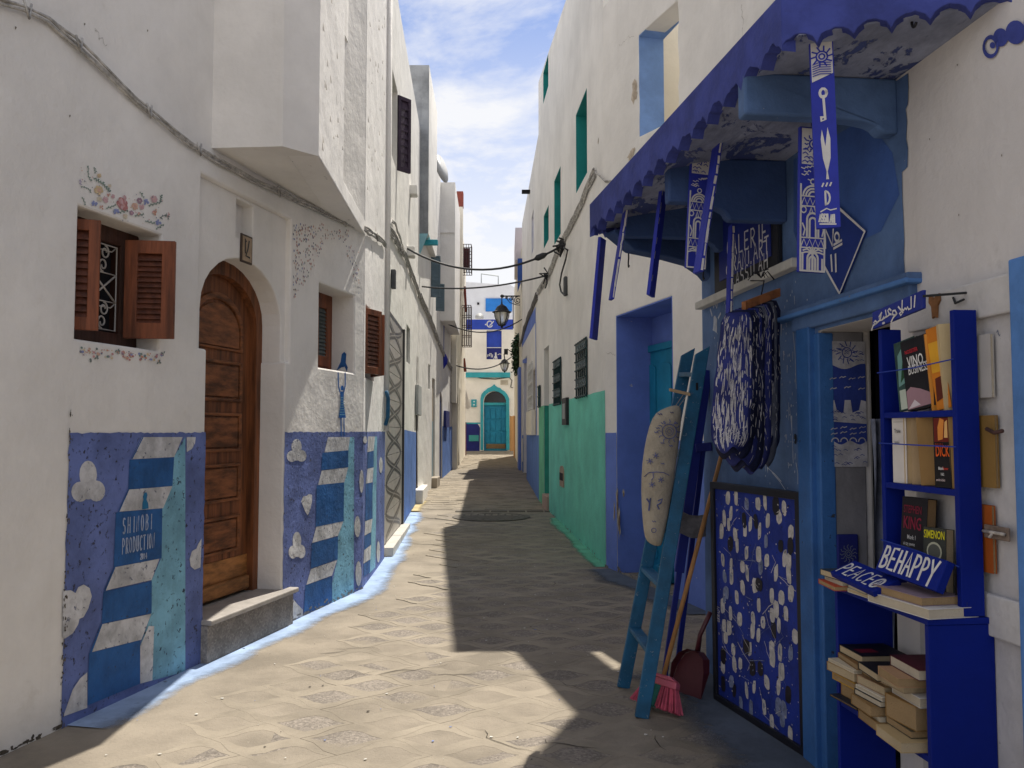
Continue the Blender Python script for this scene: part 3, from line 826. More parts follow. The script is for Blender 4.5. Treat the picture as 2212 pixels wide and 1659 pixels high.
# scale of the crops: x=86.4+.3906cx, y=907+.3906cy
def c3(x, y): return (86.4 + .3906 * x, 907 + .3906 * y)
def q3(m, pts, k=0): ld.slot(m); ld.sheet(L1, [L1.px(*c3(*p)) for p in pts], .0045 + k * .0006)
q3(1, [(800, 95), (800, 1392), (620, 1440), (548, 1455), (548, 1250), (610, 1080), (612, 890), (668, 760), (672, 490), (728, 370), (738, 205)], 0)   # pale blue side
q3(2, [(560, 95), (785, 95), (738, 205), (500, 218)], 1)
q3(0, [(490, 220), (738, 206), (728, 370), (483, 385)], 1)
q3(2, [(483, 386), (728, 366), (676, 488), (428, 508)], 2)
q3(0, [(415, 512), (672, 488), (668, 765), (402, 815)], 2)
q3(2, [(408, 815), (655, 768), (612, 885), (352, 945)], 3)
q3(0, [(345, 950), (613, 892), (612, 1068), (335, 1128)], 3)
q3(2, [(338, 1130), (610, 1072), (555, 1215), (275, 1285)], 4)
q3(0, [(265, 1290), (548, 1218), (548, 1458), (255, 1580)], 4)
q3(2, [(548, 1250), (595, 1140), (625, 1140), (615, 1440), (548, 1458)], 5)
for i, pts in enumerate(([(560, 95), (566, 95), (505, 215), (498, 217)], [(480, 385), (487, 385), (432, 508), (424, 510)], [(402, 815), (410, 815), (356, 945), (346, 948)], [(330, 1130), (338, 1130), (280, 1285), (268, 1288)])): q3(0, pts, 6)
ld.build('painted_ladder', [M_MDEEP, M_MSKY, M_MWHITE], h1)
def cloud(cx, cy, w, h, k=0, kind=0):
    cl = MB()
    def P(dx, dy, rx, ry, n=16): return [L1.px(*c3(cx + dx + rx * math.cos(2 * math.pi * i / n), cy + dy + ry * math.sin(2 * math.pi * i / n))) for i in range(n)][::-1]
    for j, (dx, dy, rx, ry) in enumerate(((0, -h * .22, w * .27, h * .36), (-w * .25, h * .22, w * .27, h * .26), (w * .25, h * .20, w * .27, h * .27), (0, h * .2, w * .25, h * .22))):
        cl.sheet(L1, P(dx, dy, rx, ry), .0045 + j * .0005)
    cl.build('painted_cloud', M_MWHITE, h1)
cloud(262, 350, 180, 215)
for i, pts in enumerate(([(120, 945), (165, 942), (190, 958), (205, 925), (235, 910), (268, 930), (280, 975), (262, 1040), (235, 1090), (212, 1100), (205, 1130), (175, 1180), (130, 1210), (118, 1205)],
            [(255, 1395), (215, 1430), (175, 1490), (150, 1560), (122, 1640), (255, 1592)], [(888, 655), (868, 690), (860, 712), (835, 725), (822, 770), (828, 810), (850, 828), (882, 815)], [(806, 95), (856, 95), (852, 130), (835, 160), (806, 178)])):
    MB().sheet(L1, [L1.px(*c3(*p)) for p in pts], .0068).build('painted_cloud', M_MWHITE, h1)
lt = MB()
f0 = L1.px(*c3(450, 630)); f1 = L1.px(*c3(648, 605))
Hh = L1.z(*c3(450, 540)) - L1.z(*c3(450, 630))
brush(lt, L1, 'SHINOBI', f0[0], f0[1], Hh * .95, Hh * .085, .0085, .40, .62, sd=3)
f0 = L1.px(*c3(447, 742)); Hh2 = L1.z(*c3(447, 655)) - L1.z(*c3(447, 742))
brush(lt, L1, 'PRODUCTION', f0[0], f0[1], Hh2 * .95, Hh2 * .085, .0085, .36, .42, sd=4)
f0 = L1.px(*c3(548, 772)); brush(lt, L1, '2014', f0[0], f0[1], Hh2 * .36, Hh2 * .08, .0085, .6, .2, sd=5)
lt.build('painted_lettering', mat('chalky_blue_white', (.36, .42, .56), .8, .2, 20), h1)
gf = MB()
for pts in ([(558, 495), (560, 460), (566, 440), (562, 425), (570, 405), (582, 400), (588, 415), (582, 440), (592, 462), (594, 490)],):
    gf.sheet(L1, [L1.px(*c3(*p)) for p in pts][::-1], .0080)
gf.build('painted_figure', mat('figure_teal_blue', (.02, .16, .32), .7, .1), h1)
# dado beyond the door, wrapping round the bend
dado(L1, ds1 + .005, L1.L, ZD, -.02, 11, None).build('painted_dado', M_VIOLET, h1)
dado(L1C, 0, L1C.L + .0, ZD, -.02, 17, None).build('painted_dado', M_VIOLET, h1)
ld = MB()
def q3b(w, m, pts, k=0):
    ld.slot(m); ld.sheet(w, [w.px(*c3(*p)) for p in pts], .0045 + k * .0006)
def qlad(w, xs, x1, x2, y0s, tilt, yb, ytop):
    pass
q3b(L1, 1, [(1705, 95), (1735, 95), (1732, 960), (1612, 1010), (1612, 905), (1643, 770), (1645, 640), (1676, 545), (1678, 350), (1702, 250)], 0)
for k, pts in enumerate(([(1590, 95), (1712, 95), (1702, 168), (1570, 180)], [(1555, 280), (1702, 262), (1680, 345), (1535, 360)], [(1525, 590), (1675, 560), (1645, 640), (1502, 680)], [(1495, 825), (1640, 775), (1612, 860), (1470, 912)])): q3b(L1, 2, pts, 1)
for k, pts in enumerate(([(1558, 182), (1702, 168), (1702, 262), (1552, 278)], [(1526, 362), (1678, 345), (1676, 560), (1522, 592)], [(1500, 682), (1645, 645), (1643, 770), (1494, 822)], [(1464, 915), (1613, 865), (1612, 1008), (1455, 1075)])): q3b(L1, 0, pts, 2)
# second ladder on the bend
q3b(L1C, 1, [(1845, 92), (1862, 92), (1852, 815), (1818, 850), (1825, 545), (1840, 350)], 0)
for pts in ([(1812, 92), (1850, 92), (1842, 170), (1808, 178)], [(1808, 270), (1842, 262), (1836, 345), (1800, 352)], [(1796, 560), (1836, 545), (1828, 620), (1792, 640)], [(1790, 720), (1828, 690), (1824, 770), (1786, 795)]): q3b(L1C, 2, pts, 1)
for pts in ([(1808, 180), (1842, 170), (1842, 262), (1808, 270)], [(1798, 354), (1836, 346), (1836, 545), (1796, 560)], [(1792, 642), (1828, 622), (1828, 690), (1790, 720)], [(1786, 798), (1824, 772), (1822, 840), (1786, 868)]): q3b(L1C, 0, pts, 2)
ld.build('painted_ladder', [M_MDEEP, M_MSKY, M_MWHITE], h1)
cloud(1416, 175, 105, 120); cloud(1418, 700, 90, 140)
MB().sheet(L1, [L1.px(*c3(*p)) for p in [(1440, 450), (1452, 422), (1470, 420), (1482, 410), (1500, 415), (1500, 450), (1490, 500), (1476, 528), (1462, 505)]][::-1], .0068).build('painted_heart', M_MWHITE, h1)
MB().sheet(L1, [L1.px(*c3(*p)) for p in [(1345, 1020), (1390, 985), (1420, 1020), (1450, 1050), (1450, 1085), (1365, 1112)]][::-1], .0068).build('painted_cloud', M_MWHITE, h1)
for cx, cy, w, h in ((1775, 340, 24, 130), (1752, 590, 34, 120), (1758, 850, 34, 140), (1882, 250, 20, 90), (1868, 730, 20, 120), (1795, 110, 22, 40)):
    W_ = L1C if cx > 1782 else L1
    MB().sheet(W_, [W_.px(*c3(cx + w / 2 * math.cos(a), cy + h / 2 * math.sin(a))) for a in [-2 * math.pi * i / 12 for i in range(12)]], .0064).build('painted_cloud', M_MWHITE, h1)
# painted woman lifting a bird
fg = MB()
def c8(x, y): return (604.8 + .2916 * x, 466.6 + .2916 * y)
def st8(pts, w, k=0): fg.stroke(L1, [L1.px(*c8(*p)) for p in pts], w, .004 + k * .0004)
for k, pts in enumerate(([(440, 1298), (430, 1255), (428, 1165)], [(470, 1298), (480, 1255), (480, 1165)], [(448, 1490), (450, 1622)], [(470, 1490), (472, 1622)])): st8(pts, .022, k)
for k, pts in enumerate(([(440, 1300), (470, 1300), (466, 1380), (484, 1495), (430, 1495), (446, 1380)], [(446, 1290), (446, 1268), (452, 1255), (464, 1258), (468, 1275), (462, 1292)])):
    fg.sheet(L1, [L1.px(*c8(*p)) for p in pts][::-1], .0058 + k * .0005)
for k in range(8): fg.slot(1); st8([(440 - k * 1.2 + 4, 1345 + k * 18), (474 + k * 1.0 - 4, 1345 + k * 18)], .006, 8)
fg.slot(0)
fg.build('painted_figure', [mat('figure_blue', (.012, .11, .38), .7, .15, 12), M_MSKY], h1)
bird = MB()
JF = Frame(L1.at(vb - .003, 1.97, -.19), L1.n)
bird.sheet(JF, [(.02, .02), (.06, .10), (.07, .17), (.095, .19), (.115, .17), (.11, .09), (.13, .05), (.12, .01), (.10, .055), (.07, .05)], .001)
bird.build('painted_bird', M_MDEEP, h1)
# ---- flowers over the window, dots below it, dotted arch over the small window
rr = random.Random(12)
FC = {'red': (.42, .06, .055), 'rose': (.55, .22, .20), 'pink': (.58, .30, .32), 'yellow': (.62, .43, .18), 'blue': (.13, .18, .46), 'mauve': (.26, .10, .18), 'peach': (.62, .33, .20), 'green': (.03, .13, .075), 'dgreen': (.02, .07, .05), 'cream': (.62, .54, .38), 'orange': (.55, .17, .07), 'navy': (.05, .06, .14), 'lav': (.30, .24, .40)}
FK = list(FC); FM = [mat('flower_' + k, tuple(.76 * q_ + .24 * .72 for q_ in v), .85, .12, 30) for k, v in FC.items()]
fl = MB()
def c4(x, y): return (146.9 + .2864 * x, 328.3 + .2864 * y)
def bl(x, y, r, k, lv=0, ry=None, wob=.12, rot=0, n=10):
    p = L1.px(*c4(x, y)); q = L1.px(*c4(x + r, y)); q2 = L1.px(*c4(x, y - r))
    fl.slot(FK.index(k)); rs = abs(q[0] - p[0]); rz = abs(q2[1] - p[1]) * (ry or 1)
    fl.sheet(L1, ell(p, rs, rz, n, wob, rot, rr.randrange(999)), .003 + lv * .0005 + rr.random() * .0003)
def flower(x, y, r, k, core, petals=7):
    for i in range(petals):
        a = 2 * math.pi * i / petals + rr.random()
        bl(x + r * .58 * math.cos(a), y + r * .58 * math.sin(a), r * .48, k, i % 3, n=8)
    bl(x, y, r * .42, k, 3); bl(x, y, r * .26, core, 4)
def leafp(x, y, a, l=14, k='green'):
    p = L1.px(*c4(x, y)); q = L1.px(*c4(x + l * math.cos(a), y - l * math.sin(a))); fl.slot(FK.index(k))
    dx, dz = q[0] - p[0], q[1] - p[1]; nx, nz_ = -dz * .28, dx * .28
    pts = [p, (p[0] + dx * .45 - nx, p[1] + dz * .45 - nz_), q, (p[0] + dx * .5 + nx, p[1] + dz * .5 + nz_)]
    fl.sheet(L1, pts, .0034 + rr.random() * .001)
def vine(pts, k='green', n=7, l=16):
    for i in range(len(pts) - 1):
        (x0, y0), (x1, y1) = pts[i], pts[i + 1]
        fl.slot(FK.index(k)); fl.stroke(L1, [L1.px(*c4(x0, y0)), L1.px(*c4(x1, y1))], .0035, .003)
        for j in range(n):
            t = j / n; a = math.atan2(-(y1 - y0), x1 - x0)
            leafp(x0 + (x1 - x0) * t, y0 + (y1 - y0) * t, a + (.8 if j % 2 else -.8), l * rr.uniform(.7, 1.1), k)
for i in range(6): bl(408 + rr.uniform(-18, 18), 385 + rr.uniform(-28, 28), 26, 'red', i % 3)
for i in range(16): bl(408 + rr.uniform(-32, 32), 385 + rr.uniform(-48, 48), 9, ('rose', 'red', 'pink')[i % 3], 4, 1.8)
flower(228, 288, 34, 'yellow', 'rose'); bl(228, 288, 15, 'peach', 5)
flower(232, 178, 16, 'yellow', 'peach'); flower(280, 362, 22, 'pink', 'rose'); flower(335, 335, 16, 'pink', 'rose'); flower(500, 410, 26, 'peach', 'rose'); flower(552, 415, 20, 'pink', 'rose')
flower(476, 460, 18, 'mauve', 'rose'); flower(536, 368, 22, 'mauve', 'cream'); flower(645, 355, 26, 'pink', 'peach'); flower(430, 485, 20, 'cream', 'yellow'); flower(310, 255, 14, 'cream', 'peach'); flower(235, 355, 20, 'cream', 'yellow')
for x, y in ((195, 388), (360, 450), (585, 378), (678, 530)):
    for i in range(12): a = rr.random() * 6.28; leafp(x, y, a, 26, 'blue')
for x, y in ((245, 420), (298, 330), (525, 462), (640, 465), (655, 440)):
    for i in range(5): bl(x + rr.uniform(-14, 14), y + rr.uniform(-14, 14), 6, ('orange', 'peach', 'rose')[i % 3], 2, 1.2)
vine([(150, 105), (150, 180), (170, 220)], n=4); vine([(195, 115), (205, 160)], n=5); vine([(190, 195), (260, 240), (310, 300)], n=8, l=20); vine([(95, 260), (150, 275), (172, 308)], n=3, l=14); vine([(105, 340), (130, 400)], n=5)
vine([(285, 425), (360, 400)], n=6); vine([(385, 455), (450, 440)], n=5, l=18); vine([(500, 480), (570, 470)], n=6); vine([(605, 405), (690, 380), (700, 325)], n=7); vine([(540, 300), (570, 350)], n=4); vine([(580, 520), (650, 540)], n=6)
vine([(690, 495), (740, 470), (760, 510)], n=3, l=22, k='dgreen'); vine([(660, 580), (720, 545)], n=5); vine([(90, 210), (92, 250)], 'lav', 4); vine([(745, 490), (760, 460)], 'rose', 4)
for i in range(46):
    t = rr.random(); x = 80 + 680 * t; y = (130 + 330 * min(1, t * 2.2)) + rr.uniform(-70, 60) if t < .45 else 430 + rr.uniform(-110, 120)
    bl(x, y, rr.uniform(2.5, 5), rr.choice(['dgreen', 'rose', 'pink', 'peach', 'navy', 'green']), 2)
# row of dots under the window
for i in range(120):
    t = rr.random(); x = 90 + 620 * t; y = 1500 + 55 * t + rr.uniform(-28, 34)
    bl(x, y, rr.choice([3, 4, 5, 8, 9, 10]), rr.choice(['rose', 'orange', 'blue', 'navy', 'peach', 'mauve', 'cream', 'yellow', 'red', 'green']), 1, n=8)
for x, y in ((175, 1570), (210, 1475), (370, 1500), (680, 1585), (715, 1520), (210, 1550)):
    for i in range(4): leafp(x, y, rr.random() * 6.28, 22, 'dgreen')
fl.build('painted_flowers', FM, h1)['kind'] = 'stuff'
fl = MB(); n = 0
while n < 300:
    x, y = rr.uniform(90, 590), rr.uniform(55, 620)
    okk = (95 < x < 320 and 60 < y < 600 and y < 640 - (x - 95) * 1.75 and y > 60) or (320 <= x < 520 and 95 + abs(x - 380) * .1 < y < 175 + max(0, x - 430) * .5) or (480 < x < 585 and 130 + (x - 480) * 1.2 < y < 250 + (x - 480) * 3.2)
    if not okk: continue
    p = L1.px(*c8(x, y)); fl.slot(rr.choice([FK.index(k) for k in ('navy', 'navy', 'dgreen', 'rose', 'orange', 'mauve', 'peach', 'blue')]))
    fl.sheet(L1, ell(p, rr.uniform(.004, .009), rr.uniform(.006, .011), 7, .1, 0, n), .003 + rr.random() * .001); n += 1
fl.build('painted_dots', FM, h1)['kind'] = 'stuff'
# peeling shreds of paint on the bay front
b = MB(); rr = random.Random(4)
for i in range(90):
    s_, z_ = rr.uniform(.03, BF.L - .15), rr.uniform(3.35, 6.4)
    if n0 - .04 < s_ < n1 + .03 and z_ > 3.3: continue
    h = rr.uniform(.02, .07); w = rr.uniform(.005, .014); x_ = rr.uniform(-.01, .01)
    b.add([BF.at(s_, z_, .002), BF.at(s_ + w, z_ - h * .3, .006), BF.at(s_ + x_ + w, z_ - h, .010), BF.at(s_ + x_, z_ - h * .9, .002)], [(0, 3, 2, 1), (0, 1, 2, 3)])
o = b.build('paint_flakes', M_WHITE, h1); o['kind'] = 'stuff'

# grime where the white wall meets the ground, and along the dado edge
rr = random.Random(14); b = MB()
for i in range(70):
    s_ = rr.uniform(sA - 1.0, sA - .01); b.sheet(L1, ell((s_, .004 + rr.random() * .02), rr.uniform(.008, .03), rr.uniform(.003, .012), 8, .4, 0, i), .002 + rr.random() * .001)
for i in range(90):
    z_ = rr.uniform(.02, 1.42) ** 1.25; b.sheet(L1, ell((sA + rr.gauss(-.002, .007), z_), rr.uniform(.002, .006), rr.uniform(.003, .012), 7, .4, 0, i), .009 + rr.random() * .001)
b.build('grime', mat('dark_grime', (.10, .085, .065), .95, .3, 20), h1)['kind'] = 'stuff'
# drops of paint and bits of litter on the paving
b = MB()
for i in range(240):
    y = 2.9 + 9 * rr.random() ** 1.6; x = rr.uniform(-2.0, 1.3); r_ = rr.choice([.002, .003, .004, .005, .008]); b.slot(rr.choice([0, 0, 0, 0, 1, 2]))
    p = ell((x, y), r_, r_ * rr.uniform(.5, 1.4), 7, .3, rr.random() * 3, i); k = len(b.v)
    b.v += [(q[0], q[1], .004 + gz(y)) for q in p] + [(q[0], q[1], .0052 + gz(y)) for q in p]; n = len(p)
    b.f.append([k + n + j for j in range(n)]); b.m.append(b.i)
    for j in range(n): b.f.append([k + j, k + (j + 1) % n, k + n + (j + 1) % n, k + n + j]); b.m.append(b.i)
b.build('paint_drops', [mat('spilt_white_paint', (.55, .53, .48), .8, .1), mat('spilt_blue_paint', (.16, .22, .45), .8, .1), mat('dark_litter', (.07, .06, .05), .9, .1)], ground)['kind'] = 'stuff'
# cracks in the cement
b = MB()
for i in range(26):
    x, y = rr.uniform(-1.4, .9), 3.2 + 6 * rr.random(); a = rr.gauss(0, .35) + (math.pi if rr.random() < .5 else 0); pts = [(x, y)]
    for j in range(rr.randrange(4, 10)): a += rr.gauss(0, .45); x += .05 * math.cos(a); y += .05 * math.sin(a); pts.append((x, y))
    n = len(pts); k = len(b.v); wd = rr.uniform(.0015, .004)
    for j, p in enumerate(pts):
        q = pts[min(j + 1, n - 1)]; p0 = pts[max(j - 1, 0)]; dx, dy = q[0] - p0[0], q[1] - p0[1]; l = math.hypot(dx, dy) or 1; ww = wd * (1 - abs(2 * j / (n - 1) - 1) ** 2 * .8)
        b.v += [(p[0] - dy / l * ww, p[1] + dx / l * ww, .0032), (p[0] + dy / l * ww, p[1] - dx / l * ww, .0032)]
    for j in range(n - 1): b.f.append([k + 2 * j + 1, k + 2 * j + 3, k + 2 * j + 2, k + 2 * j]); b.m.append(0)
b.build('paving_crack', mat('crack_dirt', (.05, .042, .032), .95, .2, 20), ground)['kind'] = 'stuff'
# ================================================================== second house on the left: patterned tile jamb, blue dado
h2 = thing('townhouse', 'white house with black patterned tiles beside its doorway and blue dado', 'house', (-1.7, 13, 0))
w = L2W
td0, td1 = w.s(833), w.s(858)                 # tiled jamb
dz0 = gz(10.3)
zt = w.z(845, 690)
od0, od1 = .10, w.s(866)
hs0, hs1 = w.s(899, 900), w.s(910, 900)       # dark doorway
hz = w.z(905, 775)
b = MB()
wn0, wn1 = w.s(878, 745), w.s(886, 745); wz1, wz0 = w.z(882, 706), w.z(882, 784)
b.prism(w, [(0, -.3), (hs0, -.3), (hs0, hz), (hs1, hz), (hs1, -.3), (w.L, -.3), (w.L, 7.25), (0, 7.4)], -.30, 0,
        [rect(wn0, wn1, wz0, wz1), rect(w.s(847, 250), w.s(859, 250), w.z(850, 345), w.z(850, 160))])
b.build('wall', M_WHITE_STAIN, h2, bevel=.012)
house_body('house_block', h2, [(-1.80, 9.76), (-2.07, 16.18), (-8, 16.18), (-8, 9.76)], -.3, 7.2, M_WHITE)
# tiled jamb round the near doorway
dw = MB(); dw.fbox(w, .16, od1, dz0 + .10, zt + .06, .004, .018)
dr_ = dw.build('door_surround', M_TILEBLK, h2, bevel=.002)
MB().fbox(w, od1 - .05, od1 + .02, dz0 + .1, zt + .05, .019, .05).build('black_trim', M_TILEBLK, dr_)
ts = .34; nt = int((zt - dz0 - .12) / ts); tw = od1 - .06 - .17
tb = None
for i in range(nt):
    z0 = dz0 + .12 + i * ts
    if tb is None:
        q = MB(); fr = w.sub(.17, z0, .018); q.fbox(fr, 0, tw, 0, ts - .008, 0, .006); q.slot(1)
        for k, (ph, sg) in enumerate(((0, 1), (0, -1))):
            q.stroke(fr, [(tw * (.5 + sg * .40 * math.cos(math.pi * u / 10)), ts * u / 10 * .97) for u in range(11)], .080, .0072 + .0008 * k)
        q.slot(0)
        for k, (ph, sg) in enumerate(((0, 1), (0, -1))):
            q.stroke(fr, [(tw * (.5 + sg * .42 * math.cos(math.pi * u / 10)), ts * u / 10 * .97) for u in range(1, 10)], .012, .0092 + .0008 * k)
        tb = q.build('tile', [M_TILE, M_TILEBLK], dr_); base = z0
    else:
        o = tb.copy(); COL.objects.link(o); o.parent = dr_; o.matrix_parent_inverse = tb.matrix_parent_inverse.copy(); o.location = (0, 0, z0 - base)
MB().fbox(w, .12, od1 + .03, dz0 - .2, dz0 + .10, -.1, .14).build('door_step', mat('pale_marble_step', (.55, .52, .47), .5, .1), h2, bevel=.008)
def dado2(w, s0, s1, z0f, z1f, m, parent, sd, off=.003):
    n = max(3, int((s1 - s0) / .25)); top = [(s0 + (s1 - s0) * i / n, z1f(s0 + (s1 - s0) * i / n) + .012 * noise.noise((i * .9, sd, 0))) for i in range(n + 1)]
    pts = [(s0, z0f(s0)), (s1, z0f(s1))] + top[::-1]
    return MB().sheet(w, pts, off).build('painted_dado', m, parent)
zl = lambda w, xa, ya, xb, yb: (lambda s, a=w.px(xa, ya), c=w.px(xb, yb): a[1] + (c[1] - a[1]) * (s - a[0]) / (c[0] - a[0]))
dado2(w, od1 + .03, hs0, lambda s: -.1, zl(w, 862, 926, 899, 934), M_LBLUE, h2, 1)
dado2(w, hs1, w.s(914, 900), lambda s: -.1, zl(w, 899, 934, 914, 937), M_LBLUE, h2, 2)
d = MB(); d.fbox(w, hs0, hs1, 0, hz, -.10, -.025); d.build('door', M_BROWN_DK, h2)
MB().fbox(w, hs0 - .02, hs1 + .05, -.1, gz(15.4) + .26, -.18, .13).build('door_step', M_WHITE, h2, bevel=.01)
MB().fbox(w, wn0, wn1, wz0, wz1, -.10, -.04).build('window', M_GLASSD, h2)
MB().fbox(w, w.s(896.5, 865), w.s(904, 865), w.z(900, 897), w.z(900, 833), .003, .06).build("meter_box", mat('pale_grey_box', (.42, .43, .42), .6, .1), h2, bevel=.008)
# high window with plum shutter swung out
us0, us1 = w.s(847, 250), w.s(859, 250); uz0, uz1 = w.z(850, 345), w.z(850, 160)
MB().fbox(w, us0, us1, uz0, uz1, -.24, -.20).build('window', M_GLASSD, h2)
q = w.at(us1, uz0 + .03, .0); a = R(128)
fq = Frame(q, w.ex * math.cos(R(62)) + w.n * math.sin(R(62)))
tgt = CAMP + ray(886, 300) * ((q.y + .18) / ray(886, 300).y)
ex = Vector((tgt.x - q.x, tgt.y - q.y, 0))
shutter(Frame(q, ex), ex.length, uz1 - uz0 - .06, h2, M_PLUM, M_PLUM, nsl=9, stile=.05, t=.04)
# vent blocks, wall holes, water pipe
for X, Y in ((886, 413), (880, 545)):
    s_, z_ = w.px(X, Y); MB().fbox(w, s_ - .12, s_ + .12, z_ - .08, z_ + .08, -.02, .12).build('drip_block', M_WHITE_STAIN, h2, bevel=.02)
b = MB(); s_, z_ = w.px(845, 600); b.fbox(w, s_ - .06, s_ + .05, z_ - .14, z_ + .10, 0, .06)
b.build('junction_box', mat('dark_grey_box', (.08, .085, .09), .6, .2), h2, bevel=.01)
# blue enamel pull handle painted on the jamb
b = MB(); cx = L1C.s(829, 880) - .04
b.tube([L1C.at(cx, L1C.z(829, 845), .03), L1C.at(cx + .02, L1C.z(829, 860), .05), L1C.at(cx, L1C.z(829, 900), .05), L1C.at(cx - .04, L1C.z(829, 918), .03)], .022, 8)
tag(b.build('hanging_hook', M_LADDER, smooth=True), 'bright blue curved hook hanging on the corner beside the patterned tiles', 'hook')

# ================================================================== third house: mould-stained upper storey jutting out
h3 = thing('townhouse', 'white house with mould-stained grey upper storey jutting over the street', 'house', (-1.8, 18.4, 0))
w = L3W
sa0, sa1 = w.s(933, 920), w.s(939.5, 920)
az = w.z(936, 818)
b = MB(); k0, k1 = w.s(925, 810), w.s(929, 810)
b.prism(w, [(0, -.3), (sa0, -.3), (sa0, az), (sa1, az), (sa1, -.3), (w.L, -.3), (w.L, 7.6), (0, 7.6)], -.3, 0, [rect(k0, k1, w.z(927, 840), w.z(927, 788))])
b.build('wall', M_WHITE_STAIN, h3, bevel=.012)
MB().fbox(w, k0, k1, w.z(927, 840), w.z(927, 788), -.1, -.04).build('window', M_GLASSD, h3)
MB().fbox(w, sa0, sa1, 0, w.z(936, 910), -.1, -.035).build('door', mat('grey_blue_door', (.25, .33, .36), .7, .1), h3)
MB().fbox(w, sa0, sa1, w.z(936, 910), az, -.1, -.04).build('door_blind', mat('tan_blind', (.40, .33, .26), .8, .1), h3)
MB().fbox(w, sa0 - .02, sa1 + .02, -.1, gz(19.5) + .2, -.2, .12).build('door_step', mat('worn_step', (.35, .30, .24), .9, .15), h3, bevel=.01)
up = MB(); x0, x1, y0, y1 = -1.595, -1.66, 16.2, 18.7
zt, zb = 8.5, 5.2
up.box8([(-2.6, y0, zb), (x0, y0, zb), (x1, y1, zb), (-2.6, y1, zb), (-2.6, y0, zt), (x0, y0, zt), (x1, y1, zt), (-2.6, y1, zt)])
o = up.build('upper_storey', [M_WHITE_STAIN, M_GREYSTAIN], h3, bevel=.015)
for p in o.data.polygons:
    if p.normal.y < -.8: p.material_index = 1
b = MB(); b.box8([(-2.0, 16.17, 4.75), (-1.77, 16.17, 4.75), (-1.77, 16.195, 4.75), (-2.0, 16.195, 4.75), (-2.0, 16.17, 5.2), (-1.60, 16.17, 5.2), (-1.60, 16.195, 5.2), (-2.0, 16.195, 5.2)])
b.build('painted_bracket', mat('pale_turquoise', (.30, .55, .62), .8, .1), h3)
MB().box((-1.60, 16.6, 5.12), (.30, .12, .10)).build('gutter_spout', M_TEALF, h3, bevel=.01)
house_body('house_block', h3, [(-2.07, 16.2), (-2.04, 20.58), (-8, 20.58), (-8, 16.2)], -.3, 7.5, M_WHITE)
# slate shutters standing out
for X0, X1, Yt, Yb, ds in ((930, 951, 548, 640, 0), (941, 960, 610, 670, .5)):
    s_, z1_ = w.px((X0 + 934) / 2, Yt); y_ = 18.4 + ds
    q = Vector((ray(X0 + 1, 600).x / ray(X0 + 1, 600).y * y_, y_, 0)); e = Vector((ray(X1, 600).x / ray(X1, 600).y * (y_ + .1), y_ + .1, 0))
    z1_ = EYE + (930 - Yt) / FPX * y_; z0_ = EYE + (930 - Yb) / FPX * y_
    q.z = z0_; ex = e - q; ex.z = 0
    shutter(Frame(q, ex), ex.length, z1_ - z0_, h3, M_GREYSHUT, M_GREYSHUT, nsl=10, stile=.035, t=.03)
# satellite dish on that roof
dsh = MB(); Md = Vector((.93, -.32, .18)).to_track_quat('Z', 'Y').to_matrix()
dsh.lathe((0, 0, 0), [(.32, .10), (.31, .085), (.22, .04), (.10, .01), (.001, 0)], 20, Md); dsh.tube([(0, 0, 0), (-.25, 0, -.15), (-.25, 0, -.7)], .02)
o = dsh.build('satellite_dish', mat('dish_grey', (.42, .42, .41), .5, .1), smooth=True, origin=(0, 0, 0)); o.location = (-1.50, 18.9, 7.62 - .02 + .35)
o.location = (-1.66, 19.0, 7.30)
tag(o, 'grey satellite dish on the roof beyond the mould-stained upper storey', 'satellite dish')

# ================================================================== fourth house: tall white block with shaded flank
h4 = thing('townhouse', 'tall white house with blue arched door and a boxy storey over the street', 'house', (-1.8, 22.5, 0))
w = L4W
ba0, ba1 = w.s(947, 930), w.s(955.5, 930)
zz = w.z(951, 846)
b = MB(); b.prism(w, [(0, -.3), (ba0, -.3), (ba0, zz - .35)] + [(ba0 + (ba1 - ba0) * (1 - math.cos(math.pi * i / 8)) / 2, zz - .35 + .35 * math.sin(math.pi * i / 8)) for i in range(1, 8)] + [(ba1, zz - .35), (ba1, -.3), (w.L, -.3), (w.L, 7.3), (0, 7.3)], -.3, 0)
b.build('wall', M_WHITE_STAIN, h4, bevel=.01)
MB().fbox(w, ba0, ba1, 0, zz, -.1, -.03).build('door', mat('navy_door', (.012, .03, .12), .6, .1), h4)
dado2(w, ba1, w.L, lambda s: -.1, lambda s: w.z(965, 921), M_LBLUE, h4, 3)
MB().fbox(w, w.s(958, 905), w.s(965.5, 905), w.z(962, 923), w.z(962, 888), .003, .07).build('notice_board', mat('navy_board', (.02, .03, .17), .6, .1), h4, bevel=.005)
zt, zb = 7.5, 4.1
up = MB(); up.box8([(-2.6, 20.62, zb), (-1.385, 20.62, zb), (-1.455, 23.7, zb), (-2.6, 23.7, zb), (-2.6, 20.62, zt), (-1.385, 20.62, zt), (-1.455, 23.7, zt), (-2.6, 23.7, zt)])
up.build('upper_storey', M_WHITE, h4, bevel=.012)
MB().box((-1.64, 20.61, 6.26), (.50, .05, .03)).build('ledge', M_WHITE, h4)
house_body('house_block', h4, [(-2.04, 20.62), (-2.0, 24.38), (-8, 24.38), (-8, 20.62)], -.3, 7.2, M_WHITE)
